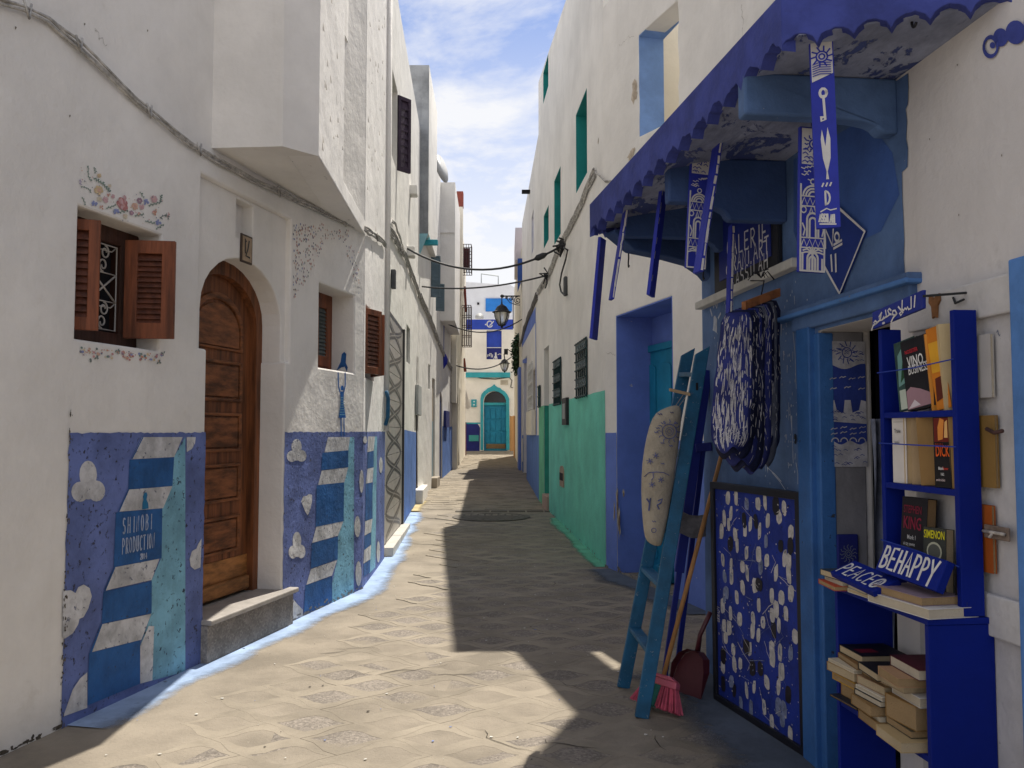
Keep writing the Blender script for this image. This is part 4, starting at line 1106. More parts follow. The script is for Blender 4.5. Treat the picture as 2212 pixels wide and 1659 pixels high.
for X, Y0, Y1, nm in ((960, 668, 690, 'lamp'), (957, 760, 797, 'lamp')):
    y_ = 21.6; p = Vector((ray(X, 700).x / ray(X, 700).y * y_, y_, EYE + (930 - (Y0 + Y1) / 2) / FPX * y_)); h = (Y1 - Y0) / FPX * y_
    b = MB(); b.lathe(p, [(.02, -h / 2), (.11, -h * .2), (.13, .1 * h), (.08, h * .35), (.03, h / 2)], 10); b.tube([p + Vector((0, 0, h * .3)), p + Vector((-.12, 0, h * .45)), Vector((w.at(0, 0).x - .02, y_, p.z + h * .3))], .018)
    if nm and Y0 < 700: b.tube([p + Vector((-.02, 0, -h / 2)), p + Vector((-.03, 0, -1.1))], .022)
    tag(b.build('wall_lantern', mat('ultramarine_enamel', (.02, .03, .35), .5, .1), smooth=True), 'blue wall lantern %s' % ('high beside the grey shutters with a long drop pipe' if Y0 < 700 else 'lower down above the blue arched door'), 'lantern', 'blue wall lanterns')

# ================================================================== fifth house: cream, red parapet
h5 = thing('townhouse', 'cream house with dark red parapet and caged balcony at the alley bend', 'house', (-1.7, 27.8, 0))
w = L5W
c0, c1 = w.s(989.5, 910), w.s(994, 910)
b = MB()
hol = [rect(w.s(985.5, 800), w.s(987, 800), w.z(986, 870), w.z(986, 700)), rect(w.s(993, 700), w.s(994.6, 700), w.z(994, 730), w.z(994, 643)), rect(w.s(996.5, 700), w.s(998.5, 700), w.z(997, 750), w.z(997, 660))]
b.prism(w, [(0, -.3), (c0, -.3), (c0, w.z(992, 839)), (c1, w.z(992, 839)), (c1, -.3), (w.L, -.3), (w.L, 7.9), (0, 7.9)], -.3, 0, hol)
b.build('wall', M_CREAM, h5, bevel=.01)
for s0, z0, s1, z1 in [(h[0][0], h[0][1], h[2][0], h[2][1]) for h in hol]:
    MB().fbox(w, s0, s1, z0, z1, -.2, -.12).build('window', mat('cream_shutter', (.52, .46, .36), .8, .1), h5)
MB().fbox(w, c0, c1, 0, w.z(992, 839), -.25, -.18).build('door', mat('tan_door', (.36, .28, .2), .8, .1), h5)
MB().box8([(-1.60, 24.42, 7.9), (-1.41, 24.42, 7.9), (-1.41, 24.7, 7.9), (-1.60, 24.7, 7.9), (-1.60, 24.42, 8.35), (-1.41, 24.42, 8.35), (-1.41, 24.7, 8.35), (-1.60, 24.7, 8.35)]).build('parapet_cap', M_RED, h5, bevel=.01)
MB().box8([(-1.60, 24.43, 5.5), (-1.42, 24.43, 5.5), (-1.42, 24.69, 5.5), (-1.60, 24.69, 5.5), (-1.60, 24.43, 7.9), (-1.42, 24.43, 7.9), (-1.42, 24.69, 7.9), (-1.60, 24.69, 7.9)]).build('pier', M_CREAM, h5, bevel=.01)
house_body('house_block', h5, [(-1.86, 24.4), (-1.98, 31.2), (-8, 31.2), (-8, 24.4)], -.3, 7.8, M_CREAM)
def cage(y, Yt, Yb, X1, panel):
    x0 = w.at(0, 0).x + (y - 24.4) * -.0184 ; x1 = ray(X1, 700).x / ray(X1, 700).y * y
    zt, zb = EYE + (930 - Yt) / FPX * y, EYE + (930 - Yb) / FPX * y
    g = MB(); n = 4; d = .5
    for i in range(n + 1):
        x = x0 + (x1 - x0) * i / n; g.tube([(x, y, zb), (x, y, zt)], .012, 5); g.tube([(x, y + d, zb), (x, y + d, zt)], .012, 5)
    for j in range(5):
        z = zb + (zt - zb) * j / 4; g.tube([(x0, y, z), (x1, y, z), (x1, y + d, z), (x0, y + d, z)], .012, 5)
    o = g.build('balcony_cage', mat('rusty_iron', (.08, .055, .05), .8, .2), h5)
    if panel: MB().box(((x0 + x1) / 2 - .02, y + .06, (zt + zb) / 2), (x1 - x0 - .04, .03, (zt - zb) * .74)).build('cage_panel', mat('maroon_panel', (.10, .03, .035), .7, .15), o)
cage(27.0, 524, 586, 1017.5, True); cage(27.6, 658, 746, 1017, False)
b = MB(); y_ = 29.2
b.tube([(ray(1003, 700).x * y_, y_, EYE + (930 - 617) / FPX * y_), (ray(1006, 700).x * y_, y_, EYE + (930 - 673) / FPX * y_)], .045, 6)
b.tube([(ray(1001.5, 700).x * y_, y_, EYE + (930 - 774) / FPX * y_), (ray(1005, 700).x * y_, y_, EYE + (930 - 803) / FPX * y_)], .05, 6)
b.build('awning_pole', M_RED, h5)
MB().fbox(w, w.L - .1, w.L, .3, 1.75, .004, .03).build('red_corner_paint', M_RED, h5)
# white cloth hung out at the corner
b = MB(); y_ = 31.3
pts = [(1004, 843), (1008, 843), (1012, 862), (1017, 878), (1013, 883), (1009, 884), (1004.5, 880)]
fr = Frame((-1.72, 31.25, 0), (1, 0, 0)); b.prism(fr, [fr.px(*p) for p in pts][::-1], 0, .03)
tag(b.build('hanging_cloth', mat('white_cloth', (.75, .74, .74), .9, .05)), 'white cloth hanging out from the cream house corner by the end door', 'cloth')

# ================================================================== house closing the alley
he = thing('townhouse', 'white house closing the alley with ogee-headed turquoise door', 'house', (0, 34, .65))
w = ENDW
def ce(x, y): return (985 + .15624 * x, 743 + .15624 * y)
E = lambda x, y: w.px(*ce(x, y))
zt = w.z(1050, 689)
ol, orr = w.s(1045, 900), w.s(1096, 900)
oz0 = .6; os_ = w.z(1067, 868); oc = w.z(1067, 845)
b = MB(); b.prism(w, [(0, -.5), (ol, -.5)] + [(((ol + orr) / 2) - (orr - ol) / 2 * math.cos(math.pi * i / 14), os_ + (oc - os_) * math.sin(math.pi * i / 14)) for i in range(15)] + [(orr, -.5), (w.L, -.5), (w.L, zt), (0, zt)], -.35, 0,
                  [rect(w.s(1051, 740), w.s(1083.5, 740), w.z(1067, 776), w.z(1067, 714))])
b.build('wall', M_WHITE, he, bevel=.015)
house_body('house_block', he, [(-6, 34.36), (4.5, 34.36), (4.5, 42), (-6, 42)], 0, zt - .05, M_WHITE)
# ogee surround
T = [(340, 1465), (340, 760), (352, 700), (385, 655), (410, 640), (440, 612), (475, 600), (508, 578), (527, 556), (545, 578), (580, 600), (612, 610), (635, 635), (672, 655), (710, 700), (735, 760), (740, 1465)]
I_ = [(378, 1465), (378, 780), (395, 730), (425, 690), (470, 662), (527, 650), (585, 662), (635, 690), (672, 730), (692, 780), (695, 1465)]
b = MB(); b.prism(w, [E(*p) for p in (T[::-1][:0] + T[:1] + I_[:1])][:0] + [E(*p) for p in T][::-1] + [E(*p) for p in I_], 0.003, .06)
b.build('door_surround', M_TEALF, he, bevel=.006)
d = MB(); d.prism(w, [(ol, oz0), (orr, oz0), (orr, w.z(1067, 874)), (ol, w.z(1067, 874))], -.25, -.18); door = d.build('door', M_TEAL, he)
for c in range(4):
    for r_ in range(3):
        x0 = ol + (orr - ol) * (.05 + c * .235); z0 = oz0 + .36 + r_ * .48
        MB().fbox(w, x0, x0 + (orr - ol) * .20, z0, z0 + .40, -.178, -.155).build('door_panel', M_TEAL, door, bevel=.008)
MB().fbox(w, ol, orr, w.z(1067, 875), w.z(1067, 869.5), -.2, -.10).build('transom_bar', M_TEALF, he, bevel=.006)
d = MB(); d.prism(w, arch(ol, orr, w.z(1067, 869), os_, oc), -.26, -.22); d.build('fanlight', M_GLASSD, he)
MB().fbox(w, w.s(1050, 965), w.s(1092, 965), w.z(1067, 969), w.z(1067, 959), -.176, -.15).build('letter_grille', mat('brown_grille', (.18, .12, .06), .7, .3, 40), door)
MB().fbox(w, w.s(1006), w.s(1102), w.z(1050, 815.7), w.z(1050, 804.7), .003, .10).build('turquoise_ledge', M_TEALF, he, bevel=.01)
b = MB(); b.fbox(w, w.s(1081), w.s(1097.5), w.z(1089, 831.5), w.z(1089, 821), .003, .02); pq = b.build('street_plaque', mat('stone_plaque', (.48, .44, .37), .7, .1), he)
b = MB(); rr = random.Random(5)
for r_ in range(3): b.fbox(w, w.s(1083) , w.s(1095 - r_ * 1.5), w.z(1089, 823.6 + r_ * 2.6), w.z(1089, 823 + r_ * 2.6), .0205, .022)
b.build('plaque_lines', mat('plaque_ink', (.2, .17, .14), .8, .1), pq)
b = MB(); b.fbox(w, w.s(1018, 870), w.s(1029.5, 870), w.z(1024, 879), w.z(1024, 863), .003, .07); bx = b.build('meter_box', M_TEALF, he, bevel=.008)
b = MB(); b.fbox(w, w.s(1022.5, 868), w.s(1026, 868), w.z(1024, 869), w.z(1024, 866.5), .071, .08); b.fbox(w, w.s(1022, 868), w.s(1026, 868), w.z(1024, 876), w.z(1024, 873), .071, .08); b.build('meter_window', mat('pale_meter', (.6, .7, .7), .4, .05), bx)
sh = [(130, 1480), (326, 1480), (332, 1160), (318, 1130), (298, 1105), (130, 1105)]
MB().sheet(w, [E(*p) for p in sh], .004).build('painted_dado', M_NAVY, he)
MB().sheet(w, [E(*p) for p in [(125, 1106), (336, 1106), (336, 1085), (125, 1085)]], .0045).build('painted_line', M_TEALF, he)
MB().fbox(w, w.s(1013, 945), w.s(1034, 945), w.z(1020, 953), w.z(1020, 940), .005, .03).build('meter_hatch', mat('sea_green_hatch', (.05, .30, .30), .7, .1), he)
MB().sheet(w, [E(*p) for p in [(742, 1480), (812, 1480), (812, 985), (772, 1000), (742, 990)]], .004).build('ochre_dado', M_ORANGE, he)
MB().sheet(w, [w.px(*p) for p in [(985, 712), (1108, 712), (1108, 690), (985, 690)]], .004).build('painted_band', mat('royal_blue_paint', (.03, .07, .45), .75, .12, 3), he)
b = MB(); fr = w
b.stroke(fr, [w.px(1058 + 6 * math.cos(R(a)), 700 - 6.5 * math.sin(R(a))) for a in range(70, 331, 20)], .045, .0052)
b.stroke(fr, [w.px(1058, 703), w.px(1064, 697), w.px(1066, 694)], .04, .0056); b.stroke(fr, [w.px(1061, 694), w.px(1063, 700)], .03, .0058)
for X, Y in ((1049, 701), (1071, 690), (1076, 701)): b.sheet(w, ell(w.px(X, Y), .03, .03, 8), .005)
b.build('crescent_drawing', M_MESHW, he)
MB().fbox(w, w.s(1051, 740), w.s(1083.5, 740), w.z(1067, 776), w.z(1067, 714), -.2, -.12).build('window', mat('royal_blue_paint', (.03, .07, .45)), he)
MB().fbox(w, w.s(1051, 760), w.s(1083.5, 760), w.z(1067, 776), w.z(1067, 751), -.118, -.09).build('blue_panel', M_NAVY, he)
b = MB(); o_ = -.0885
b.stroke(w, [w.px(1051.5, 750.4), w.px(1083, 750.4)], .03, o_)
sk = [(1053, 770), (1053, 766), (1056, 766), (1056, 769), (1058, 767), (1058, 763), (1061, 763), (1061, 771), (1064, 771), (1064, 766)]
b.stroke(w, [w.px(*p) for p in sk], .03, o_)
b.fbox(w, w.s(1069, 765), w.s(1072.5, 765), w.z(1070, 775), w.z(1070, 761), o_ - .002, o_ + .001); b.stroke(w, [w.px(1066.5, 775), w.px(1069, 769), w.px(1072.5, 769), w.px(1074, 775)], .03, o_ + .002)
b.stroke(w, [w.px(1075, 766), w.px(1079, 764), w.px(1083, 765)], .025, o_ + .0015)
b.build('town_drawing', M_MESHW, he)
# white set-back block with blue shutter behind
hb = thing('townhouse', 'plain white upper block with bright blue shutter behind the end house', 'house', (0, 38, 0))
w2 = Wall((-6, 38.5), (4, 38.5))
b = MB(); b.prism(w2, [(0, 5), (w2.L, 5), (w2.s(1104, 616), w2.z(1104, 616)), (w2.s(1008, 609), w2.z(1008, 609)), (0, w2.z(1008, 609))], -3, 0); b.build('wall', mat('bluish_white_plaster', (.62, .63, .66), .9, .05, 2), hb)
MB().fbox(w2, w2.s(1049, 660), w2.s(1106, 660), w2.z(1076, 673), w2.z(1076, 645), .01, .06).build('shutter', mat('cerulean_paint', (.02, .17, .52), .6, .1), hb)
b = MB(); s_, z_ = w2.px(1033, 656); b.fbox(w2, s_ - .05, s_ + .05, z_ - .05, z_ + .05, 0, .05); b.build('vent', M_DARK, hb)
b = MB(); A = [w2.at(*w2.px(X, Y), -.4) for X, Y in ((1039, 616), (1039, 588), (1076, 593), (1076, 616))]; b.tube(A, .03, 6)
tag(b.build('pole_frame', M_GREY), 'thin metal pole frame standing on the far white roof', 'frame')
dsh = MB(); dsh.lathe((0, 0, 0), [(.17, 0), (.16, .015), (.10, .04), (.001, .05)], 18, Matrix.Rotation(R(-100), 3, 'X')); dsh.tube([(0, .02, 0), (0, .12, -.2)], .015)
o = dsh.build('satellite_dish', mat('dish_grey', (.42, .42, .41)), smooth=True, origin=(0, 0, 0)); p = w.at(*w.px(1035, 683)); o.location = (p.x, p.y + .3, p.z)
tag(o, 'small pale satellite dish above the painted blue band of the end house', 'satellite dish')
MB2 = MB(); MB2.box((w.at(w.s(1055, 685), 0).x, 34.9, zt + .05), (1.0, .1, .10)); MB2.build('roof_ledge', M_WHITE, he)

# ================================================================== right side, far: blue-framed house and the cream one beyond
h6 = thing('townhouse', 'white and blue house with blue-framed front and white window grille', 'house', (.4, 20, 0))
w = R3W
def cr(x, y): return (1105.9 + .2709 * x, 622 + .2709 * y)
P6 = lambda x, y: w.px(*cr(x, y))
d1a, d1b = P6(92, 900)[0], P6(117, 900)[0]; d1z = P6(104, 562)[1]
wi0, wi1 = P6(150, 800)[0], P6(188, 800)[0]; wz0, wz1 = P6(170, 968)[1], P6(170, 660)[1]
b = MB(); b.prism(w, [(0, -.3), (d1a, -.3), (d1a, d1z), (d1b, d1z), (d1b, -.3), (w.L, -.3), (w.L, 7.15), (0, 7.3)], -.3, 0,
    [rect(wi0, wi1, wz0, wz1), rect(w.s(1147.8, 500), w.s(1152.5, 500), w.z(1150, 545), w.z(1150, 462))])
b.build('wall', M_WHITE, h6, bevel=.012)
house_body('house_block', h6, [(.60, 23.98), (.82, 16.22), (8, 16.22), (8, 23.98)], -.3, 7.1, M_WHITE)
MB().fbox(w, d1a, d1b, 0, d1z, -.22, -.10).build('door', mat('bright_blue_door', (.025, .07, .36), .65, .1), h6)
MB().fbox(w, wi0, wi1, wz0, wz1, -.2, -.14).build('window', mat('dark_red_window', (.07, .022, .02), .6, .1), h6)
g = MB(); n = 4
for i in range(n + 1):
    s_ = wi0 + (wi1 - wi0) * i / n; g.tube([w.at(s_, wz0 - .1, .06), w.at(s_, wz1 + .1, .06)], .014, 5)
for j in range(4):
    z_ = wz0 + (wz1 - wz0) * j / 3; g.tube([w.at(wi0 - .05, z_, .06), w.at(wi1 + .05, z_, .06)], .014, 5)
    for i in range(n): g.tube([w.at(wi0 + (wi1 - wi0) * (i + .5 + .35 * math.cos(a)) / n, z_ + .08 * math.sin(a) + .08, .06) for a in [k * math.pi / 4 for k in range(9)]], .009, 4, caps=False)
g.build('window_grille', mat('white_grille_iron', (.6, .6, .58), .6, .05), h6)
MB().fbox(w, wi0 - .25, wi1 + .12, P6(160, 1172)[1], P6(160, 985)[1], .003, .10).build('window_sill_box', M_CREAM, h6, bevel=.02)
MB().fbox(w, w.s(1147.8, 500), w.s(1152.5, 500), w.z(1150, 545), w.z(1150, 462), -.16, -.06).build('blue_shutter', M_PERI, h6)
# brushed blue frame
b = MB(); pl_ = lambda pts: [P6(*p) for p in pts]
b.sheet(w, pl_([(78, 480), (190, 270), (190, 150), (150, 225), (78, 385)]), .004)
b.sheet(w, pl_([(188, 270), (193, 270), (200, 1172), (195, 1172)]), .0045)
b.sheet(w, pl_([(86, 600), (120, 600), (120, 555), (86, 575)]), .0048)
b.build('painted_frame', M_PERI, h6)
dado2(w, d1b, w.L, lambda s: -.1, zl(w, 1139, 940, 1159, 940), M_LBLUE, h6, 4); dado2(w, 0, d1a, lambda s: -.1, zl(w, 1118, 940, 1130, 940), M_LBLUE, h6, 5)
MB().fbox(w, P6(82, 1200)[0], P6(90, 1200)[0], P6(85, 1380)[1], P6(85, 1200)[1], .004, .03).build('bare_plaster_patch', M_CREAM, h6)
# trailing plant
rr = random.Random(9); b = MB(); pl = thing('hanging_plant', 'dark green trailing plant hanging from the blue-framed house front', 'plant', tuple(w.at(*P6(55, 640), .2)))
stem = MB()
for k in range(9):
    top = Vector(w.at(*P6(62, 395), .05)); s_ = top + Vector((rr.uniform(-.05, .05), rr.uniform(-.25, .25), 0))
    pts = [s_]
    for i in range(10): pts.append(pts[-1] + Vector((-.004 + rr.uniform(-.02, .015) - (.03 if i < 2 else -.012), rr.uniform(-.05, .05), -.085 - rr.uniform(0, .03))))
    stem.tube(pts, .008, 4)
    for p in pts:
        for j in range(16):
            q = p + Vector((rr.gauss(-.02, .035), rr.gauss(0, .10), rr.gauss(0, .06))); a = Vector((rr.uniform(-1, 1), rr.uniform(-1, 1), rr.uniform(-1.2, .3))).normalized(); c = a.orthogonal() * .022; l = rr.uniform(.05, .10)
            b.slot(rr.randrange(2)); b.add([q, q + a * l * .5 + c, q + a * l, q + a * l * .5 - c], [(0, 1, 2, 3)])
o = b.build('foliage', [mat('dark_leaf', (.025, .06, .03), .6, .3, 8), mat('mid_leaf', (.05, .10, .045), .6, .3, 8)], pl); o['kind'] = 'stuff'
stem.build('stem', mat('plant_stem', (.06, .05, .03), .9), pl)

h7 = thing('townhouse', 'cream house beyond the street lamp with pinkish upper room', 'house', (.2, 27, 0))
w = R4W
e0, e1 = w.s(1110.5, 900), w.s(1116, 900)
b = MB(); b.prism(w, [(0, -.3), (w.L, -.3), (w.L, 6.6), (0, 6.6)], -.3, 0); b.build('wall', M_CREAM, h7, bevel=.012)
MB().fbox(w, w.L - 1.1, w.L - .02, 0, w.z(1114, 817), .004, .07).build('blue_door_frame', M_PERI, h7)
MB().fbox(w, .0, 1.2, 0, 1.95, .004, .03).build('ochre_dado', M_ORANGE, h7)
house_body('house_block', h7, [(.37, 30.9), (.52, 24.02), (8, 24.02), (8, 30.9)], -.3, 6.5, M_CREAM)
y_ = 24.0
b = MB(); x0 = ray(1113, 500).x / ray(1113, 500).y * 24.6; zt_, zb_ = EYE + (930 - 487) / FPX * 24.3, EYE + (930 - 559) / FPX * 24.3
b.box8([(x0, 24.3, zb_), (2.5, 24.3, zb_), (2.5, 27.5, zb_), (x0 - .02, 27.5, zb_), (x0, 24.3, zt_), (2.5, 24.3, zt_), (2.5, 27.5, zt_), (x0 - .02, 27.5, zt_)])
b.build('upper_room', mat('pinkish_plaster', (.58, .53, .56), .9, .06, 2), h7, bevel=.012)
b = MB(); fr = Frame((0, 24.02, 0), (1, 0, 0)); b.prism(fr, [fr.px(*p) for p in [(1118, 560), (1139, 560), (1129, 600), (1118, 632)]][::-1], 0, .12)
b.build('blue_bracket', mat('blue_bracket_paint', (.04, .10, .36), .75, .15), h7)
b = MB(); q0 = Vector((ray(1133, 408).x * 19.5, 19.5, EYE + (930 - 408) / FPX * 19.5)); b.box(q0 + Vector((.05, 0, 0)), (.22, .12, .07)); b.build('gutter_spout', M_DARK, h6)

# ================================================================== green house
h8 = thing('townhouse', 'tall white house with mint green dado, deep teal window recesses and iron grilles', 'house', (.8, 12.5, 0))
w = RG
TG, TGN = 8.15, 7.42
def c5(x, y): return (1123 + .3957 * x, .3957 * y)
rec = []
for (f_, n_) in (((305, 630, 1060), (365, 450, 940)), ((187, 990, 1340), (222, 897, 1250)), ((130, 1180, 1360), (157, 1110, 1290)), ((127, 400, 570), (155, 265, 470))):
    s0 = w.px(*c5(f_[0], f_[1]))[0]; s1 = w.px(*c5(n_[0], n_[1]))[0]
    z1 = w.px(*c5(f_[0], f_[1]))[1]; z0 = w.px(*c5(f_[0], f_[2]))[1]
    rec.append((s0, s1, z0, z1))
dws0, dws1 = w.s(1175.5, 900), w.s(1186, 900); dwz = w.z(1180, 750)
gr = [(w.s(1199, 800), w.s(1213.5, 800), w.z(1206, 873), w.z(1206, 778)), (w.s(1248, 800), w.s(1270, 800), w.z(1259, 856), w.z(1259, 738)), (w.s(1165, 850), w.s(1169, 850), w.z(1167, 878), w.z(1167, 835))]
hol = [rect(*r_) for r_ in rec] + [rect(*g_) for g_ in gr]
slab(w, 'wall', h8, M_WHITE, [(0, -.3), (dws0, -.3), (dws0, dwz), (dws1, dwz), (dws1, -.3), (w.L, -.3), (w.L, TGN), (0, TG)], hol, .40, .012)
for s0, s1, z0, z1 in rec:
    q = MB(); t = .012
    q.fbox(w, s0 + .001, s0 + t, z0, z1, -.62, -.002); q.fbox(w, s1 - t, s1 - .001, z0, z1, -.62, -.002)
    q.fbox(w, s0 + t, s1 - t, z1 - t, z1 - .001, -.62, -.002); q.fbox(w, s0 + t, s1 - t, z0 + .001, z0 + t, -.62, -.002); q.fbox(w, s0, s1, z0, z1, -.66, -.621)
    q.build('window_reveal', M_TEALREV, h8)
house_body('house_block', h8, [(1.18, 16.18), (1.66, 9.3), (9, 9.3), (9, 16.18)], -.3, TGN - .03, M_WHITE)
# flank wall seen above the neighbour
b = MB(); b.box8([(1.01, 9.21, -.3), (9, 9.21, -.3), (9, 9.3, -.3), (1.01, 9.3, -.3), (1.01, 9.21, TGN), (9, 9.21, TGN), (9, 9.3, TGN), (1.01, 9.3, TGN)]); b.build('flank_wall', M_CREAM, h8)
def gline(s): return zl(w, 1160, 880, 1307, 843)(s)
dado2(w, 0, dws0, lambda s: -.1, lambda s: gline(s), mat('mint_green_light', (.15, .50, .30), .85, .12, 2, .4, 30), h8, 6)
dado2(w, dws1, w.L, lambda s: -.1, lambda s: gline(s), M_GREEN, h8, 7)
MB().fbox(w, dws0, dws0 + .012, 0, gline(dws0), -.4, -.002).build('green_door_jamb', mat('deep_green_paint', (.04, .33, .25), .85, .1), h8)
MB().fbox(w, dws0, dws1, 0, dwz, -.42, -.36).build('door', mat('grey_green_door', (.28, .35, .32), .8, .1), h8)
MB().fbox(w, dws0, dws1, -.2, gz(14) + .25, -.36, .04).build('door_step', mat('pink_step', (.42, .30, .24), .85, .1), h8, bevel=.01)
for gi, (s0, s1, z0, z1) in enumerate(gr):
    wb_ = MB(); wb_.fbox(w, s0, s1, z0, z1, -.2, -.12); win = wb_.build('window', M_GLASSD, h8)
    g = MB(); n = 5; o_ = .02
    for i in range(n + 1): g.tube([w.at(s0 + (s1 - s0) * i / n, z0 - .02, o_), w.at(s0 + (s1 - s0) * i / n, z1 + .02, o_)], .011, 5)
    m_ = 6 if gi < 2 else 2
    for j in range(m_ + 1):
        z_ = z0 + (z1 - z0) * j / m_; g.tube([w.at(s0 - .03, z_, o_ + .012), w.at(s1 + .03, z_, o_ + .012)], .012, 5)
    g.build('window_grille', M_TEALIRON, win)
    if gi < 2:                     # little curled ornaments in paler iron
        g2 = MB()
        for j in range(m_):
            if j % 2 == 0: continue
            for i in range(n):
                c_ = s0 + (s1 - s0) * (i + .5) / n; zc = z0 + (z1 - z0) * (j + .5) / m_
                g2.tube([w.at(c_ + .035 * math.cos(a), zc + .05 * math.sin(a), o_ + .008) for a in [k * .8 for k in range(7)]], .007, 4)
        g2.build('grille_curl', mat('pale_grille_iron', (.22, .27, .28), .5, .1), win)['kind'] = 'stuff'
s0, s1 = w.s(1220, 890), w.s(1229.5, 890); b = MB(); b.fbox(w, s0, s1, w.z(1224, 918), w.z(1224, 860), .003, .045); b.slot(1); b.fbox(w, s0 + .10, s1 - .10, w.z(1224, 905), w.z(1224, 872), .0455, .05)
b.build('meter_box', [M_DARKIRON, M_GREY], h8, bevel=.006)
s0, s1 = w.s(1211.5, 1028), w.s(1219.5, 1028); z0, z1 = w.z(1215, 1051), w.z(1215, 1006)
b = MB(); b.prism(w, arch(s0, s1, z0, z1 - .08, z1), .003, .02); vt = b.build('vent_plate', mat('tan_plaster_plate', (.36, .27, .2), .85, .1), h8)
MB().fbox(w, s0 + .03, s1 - .03, (z0 + z1) / 2 - .06, (z0 + z1) / 2 + .05, .021, .026).build('vent_slot', M_DARK, vt)
s_, z_ = w.px(1225, 620); b = MB(); b.fbox(w, s_ - .06, s_ + .06, z_ - .13, z_ + .15, 0, .05); b.build('junction_box', mat('dark_grey_box', (.08, .085, .09), .6, .2), h8, bevel=.02)

# ================================================================== house with the blue doorway and the roofless window
h9 = thing('townhouse', 'white house with deep blue doorway recess and open roofless window above', 'house', (1.3, 7.6, 0))
w = RB
s0, s1 = w.s(1332, 950), w.s(1453, 800); zt = 2.64
os0, os1 = w.s(1380, 200), w.s(1466, 200); oz0, oz1 = w.z(1382, 322), w.z(1378, 78)
sc = os1 + .0
LOW, HIGH = 6.1, 8.3
rh = rough_line((os1, oz0), (os1, oz1), 12, .018, 4)
rl = rough_line((os0, oz1), (os0, oz0), 9, .012, 5)
MB().prism(w, [(0, -.3), (s0, -.3), (s0, zt), (s1, zt), (s1, -.3), (w.L, -.3), (w.L, HIGH), (sc, HIGH), (sc, LOW), (0, LOW)], -.22, 0, [rl[:-1] + rh[:-1]]).build('wall', M_WHITE, h9, bevel=.010)
q = MB(); t = .012
q.fbox(w, os0 + .002, os0 + t, oz0, oz1, -.26, -.004); q.fbox(w, os0 + t, os1 - .03, oz1 - t - .004, oz1 - .004, -.26, -.004)
q.build('window_reveal', mat('pale_blue_reveal', (.20, .34, .66), .8, .12, 3, .3, 30), h9)
b = MB(); b.fbox(w, os0 - .3, os1 + .2, 3.2, 5.9, -.95, -.80); b.build('terrace_wall', mat('sunlit_cream', (.82, .78, .68), .9, .05, 2), h9)  # cream brightened to stand in for sunlight on this wall
b = MB(); b.fbox(w, 0.02, os1 + .3, 3.1, 3.3, -6, -.225); b.build('terrace_floor', M_CREAM, h9)
# taller block behind the pier
p0, p1 = w.at(sc + .01, 0, -.225), w.at(w.L, 0, -.225)
house_body('house_block', h9, [(p0.x, p0.y), (p1.x, p1.y), (p1.x + .9, 1.5), (9, 1.5), (9, p0.y - .5), (p0.x + 1.5, p0.y - .36)][::-1], 3.0, HIGH - .03, M_WHITE)
# doorway recess
q = MB(); t = .012; d = -.40
q.fbox(w, s0 + .001, s0 + t, -.1, zt, d, -.002); q.fbox(w, s1 - t, s1 - .001, -.1, zt, d, -.002); q.fbox(w, s0 + t, s1 - t, zt - t, zt - .001, d, -.002)
q.build('doorway_reveal', M_PERI, h9)
MB().fbox(w, s0 - .1, s1 + .1, -.1, zt + .1, d - .06, d - .001).build('doorway_back', M_PERI, h9)
t0 = w.s(1388, 800, d); tz = w.z(1390, 752, d)
b = MB(); b.prism(w, [(t0, .0), (s1, .0), (s1, tz), (t0, tz)], d, d + .05, [rect(t0 + .07, s1 - .06, .08, tz - .07)]); df = b.build('door_frame', M_TEAL, h9, bevel=.005)
b = MB(); b.fbox(w, t0 + .07, s1 - .06, .02, tz - .07, d, d + .022); dd = b.build('door', M_TEAL, h9)
nn = 4; pw_ = (s1 - .06 - t0 - .07) / nn
for i in range(nn):
    for (za, zb_) in ((.15, .72), (.85, 1.38), (1.5, tz - .20)):
        a0 = t0 + .07 + i * pw_ + .03
        MB().prism(w, arch(a0, a0 + pw_ - .06, za, zb_ - .05, zb_), d + .0225, d + .036).build('door_panel', M_TEAL, dd, bevel=.006)
zr = w.z(1308, 935)
dado2(w, 0.01, s0, lambda s: -.1, lambda s: zr, M_PERI, h9, 8)
dado2(w, s1, w.L - 1.2, lambda s: -.1, lambda s: zr - .06, M_PERI, h9, 9)
# scabs of fallen paint
rr = random.Random(8); b = MB()
for X, Y, rx, ry in ((1334, 1085, 6, 34), (1338, 1130, 7, 30), (1348, 1065, 5, 7), (1328, 1105, 4, 20)):
    p = w.px(X, Y); b.sheet(w, ell(p, rx / 200, ry / 205, 16, .45, 0, rr.randrange(99)), .0042 + rr.random() * .001)
    b.slot(1); b.sheet(w, ell((p[0] + .01, p[1] - .02), rx / 300, ry / 320, 12, .5, 0, rr.randrange(99)), .0058 + rr.random() * .001); b.slot(0)
b.build('paint_scab', [mat('bare_lime_plaster', (.42, .38, .30), .95, .2, 14, .5, 40), mat('bare_brown_mortar', (.17, .12, .085), .95, .3, 20, .6, 40)], h9)
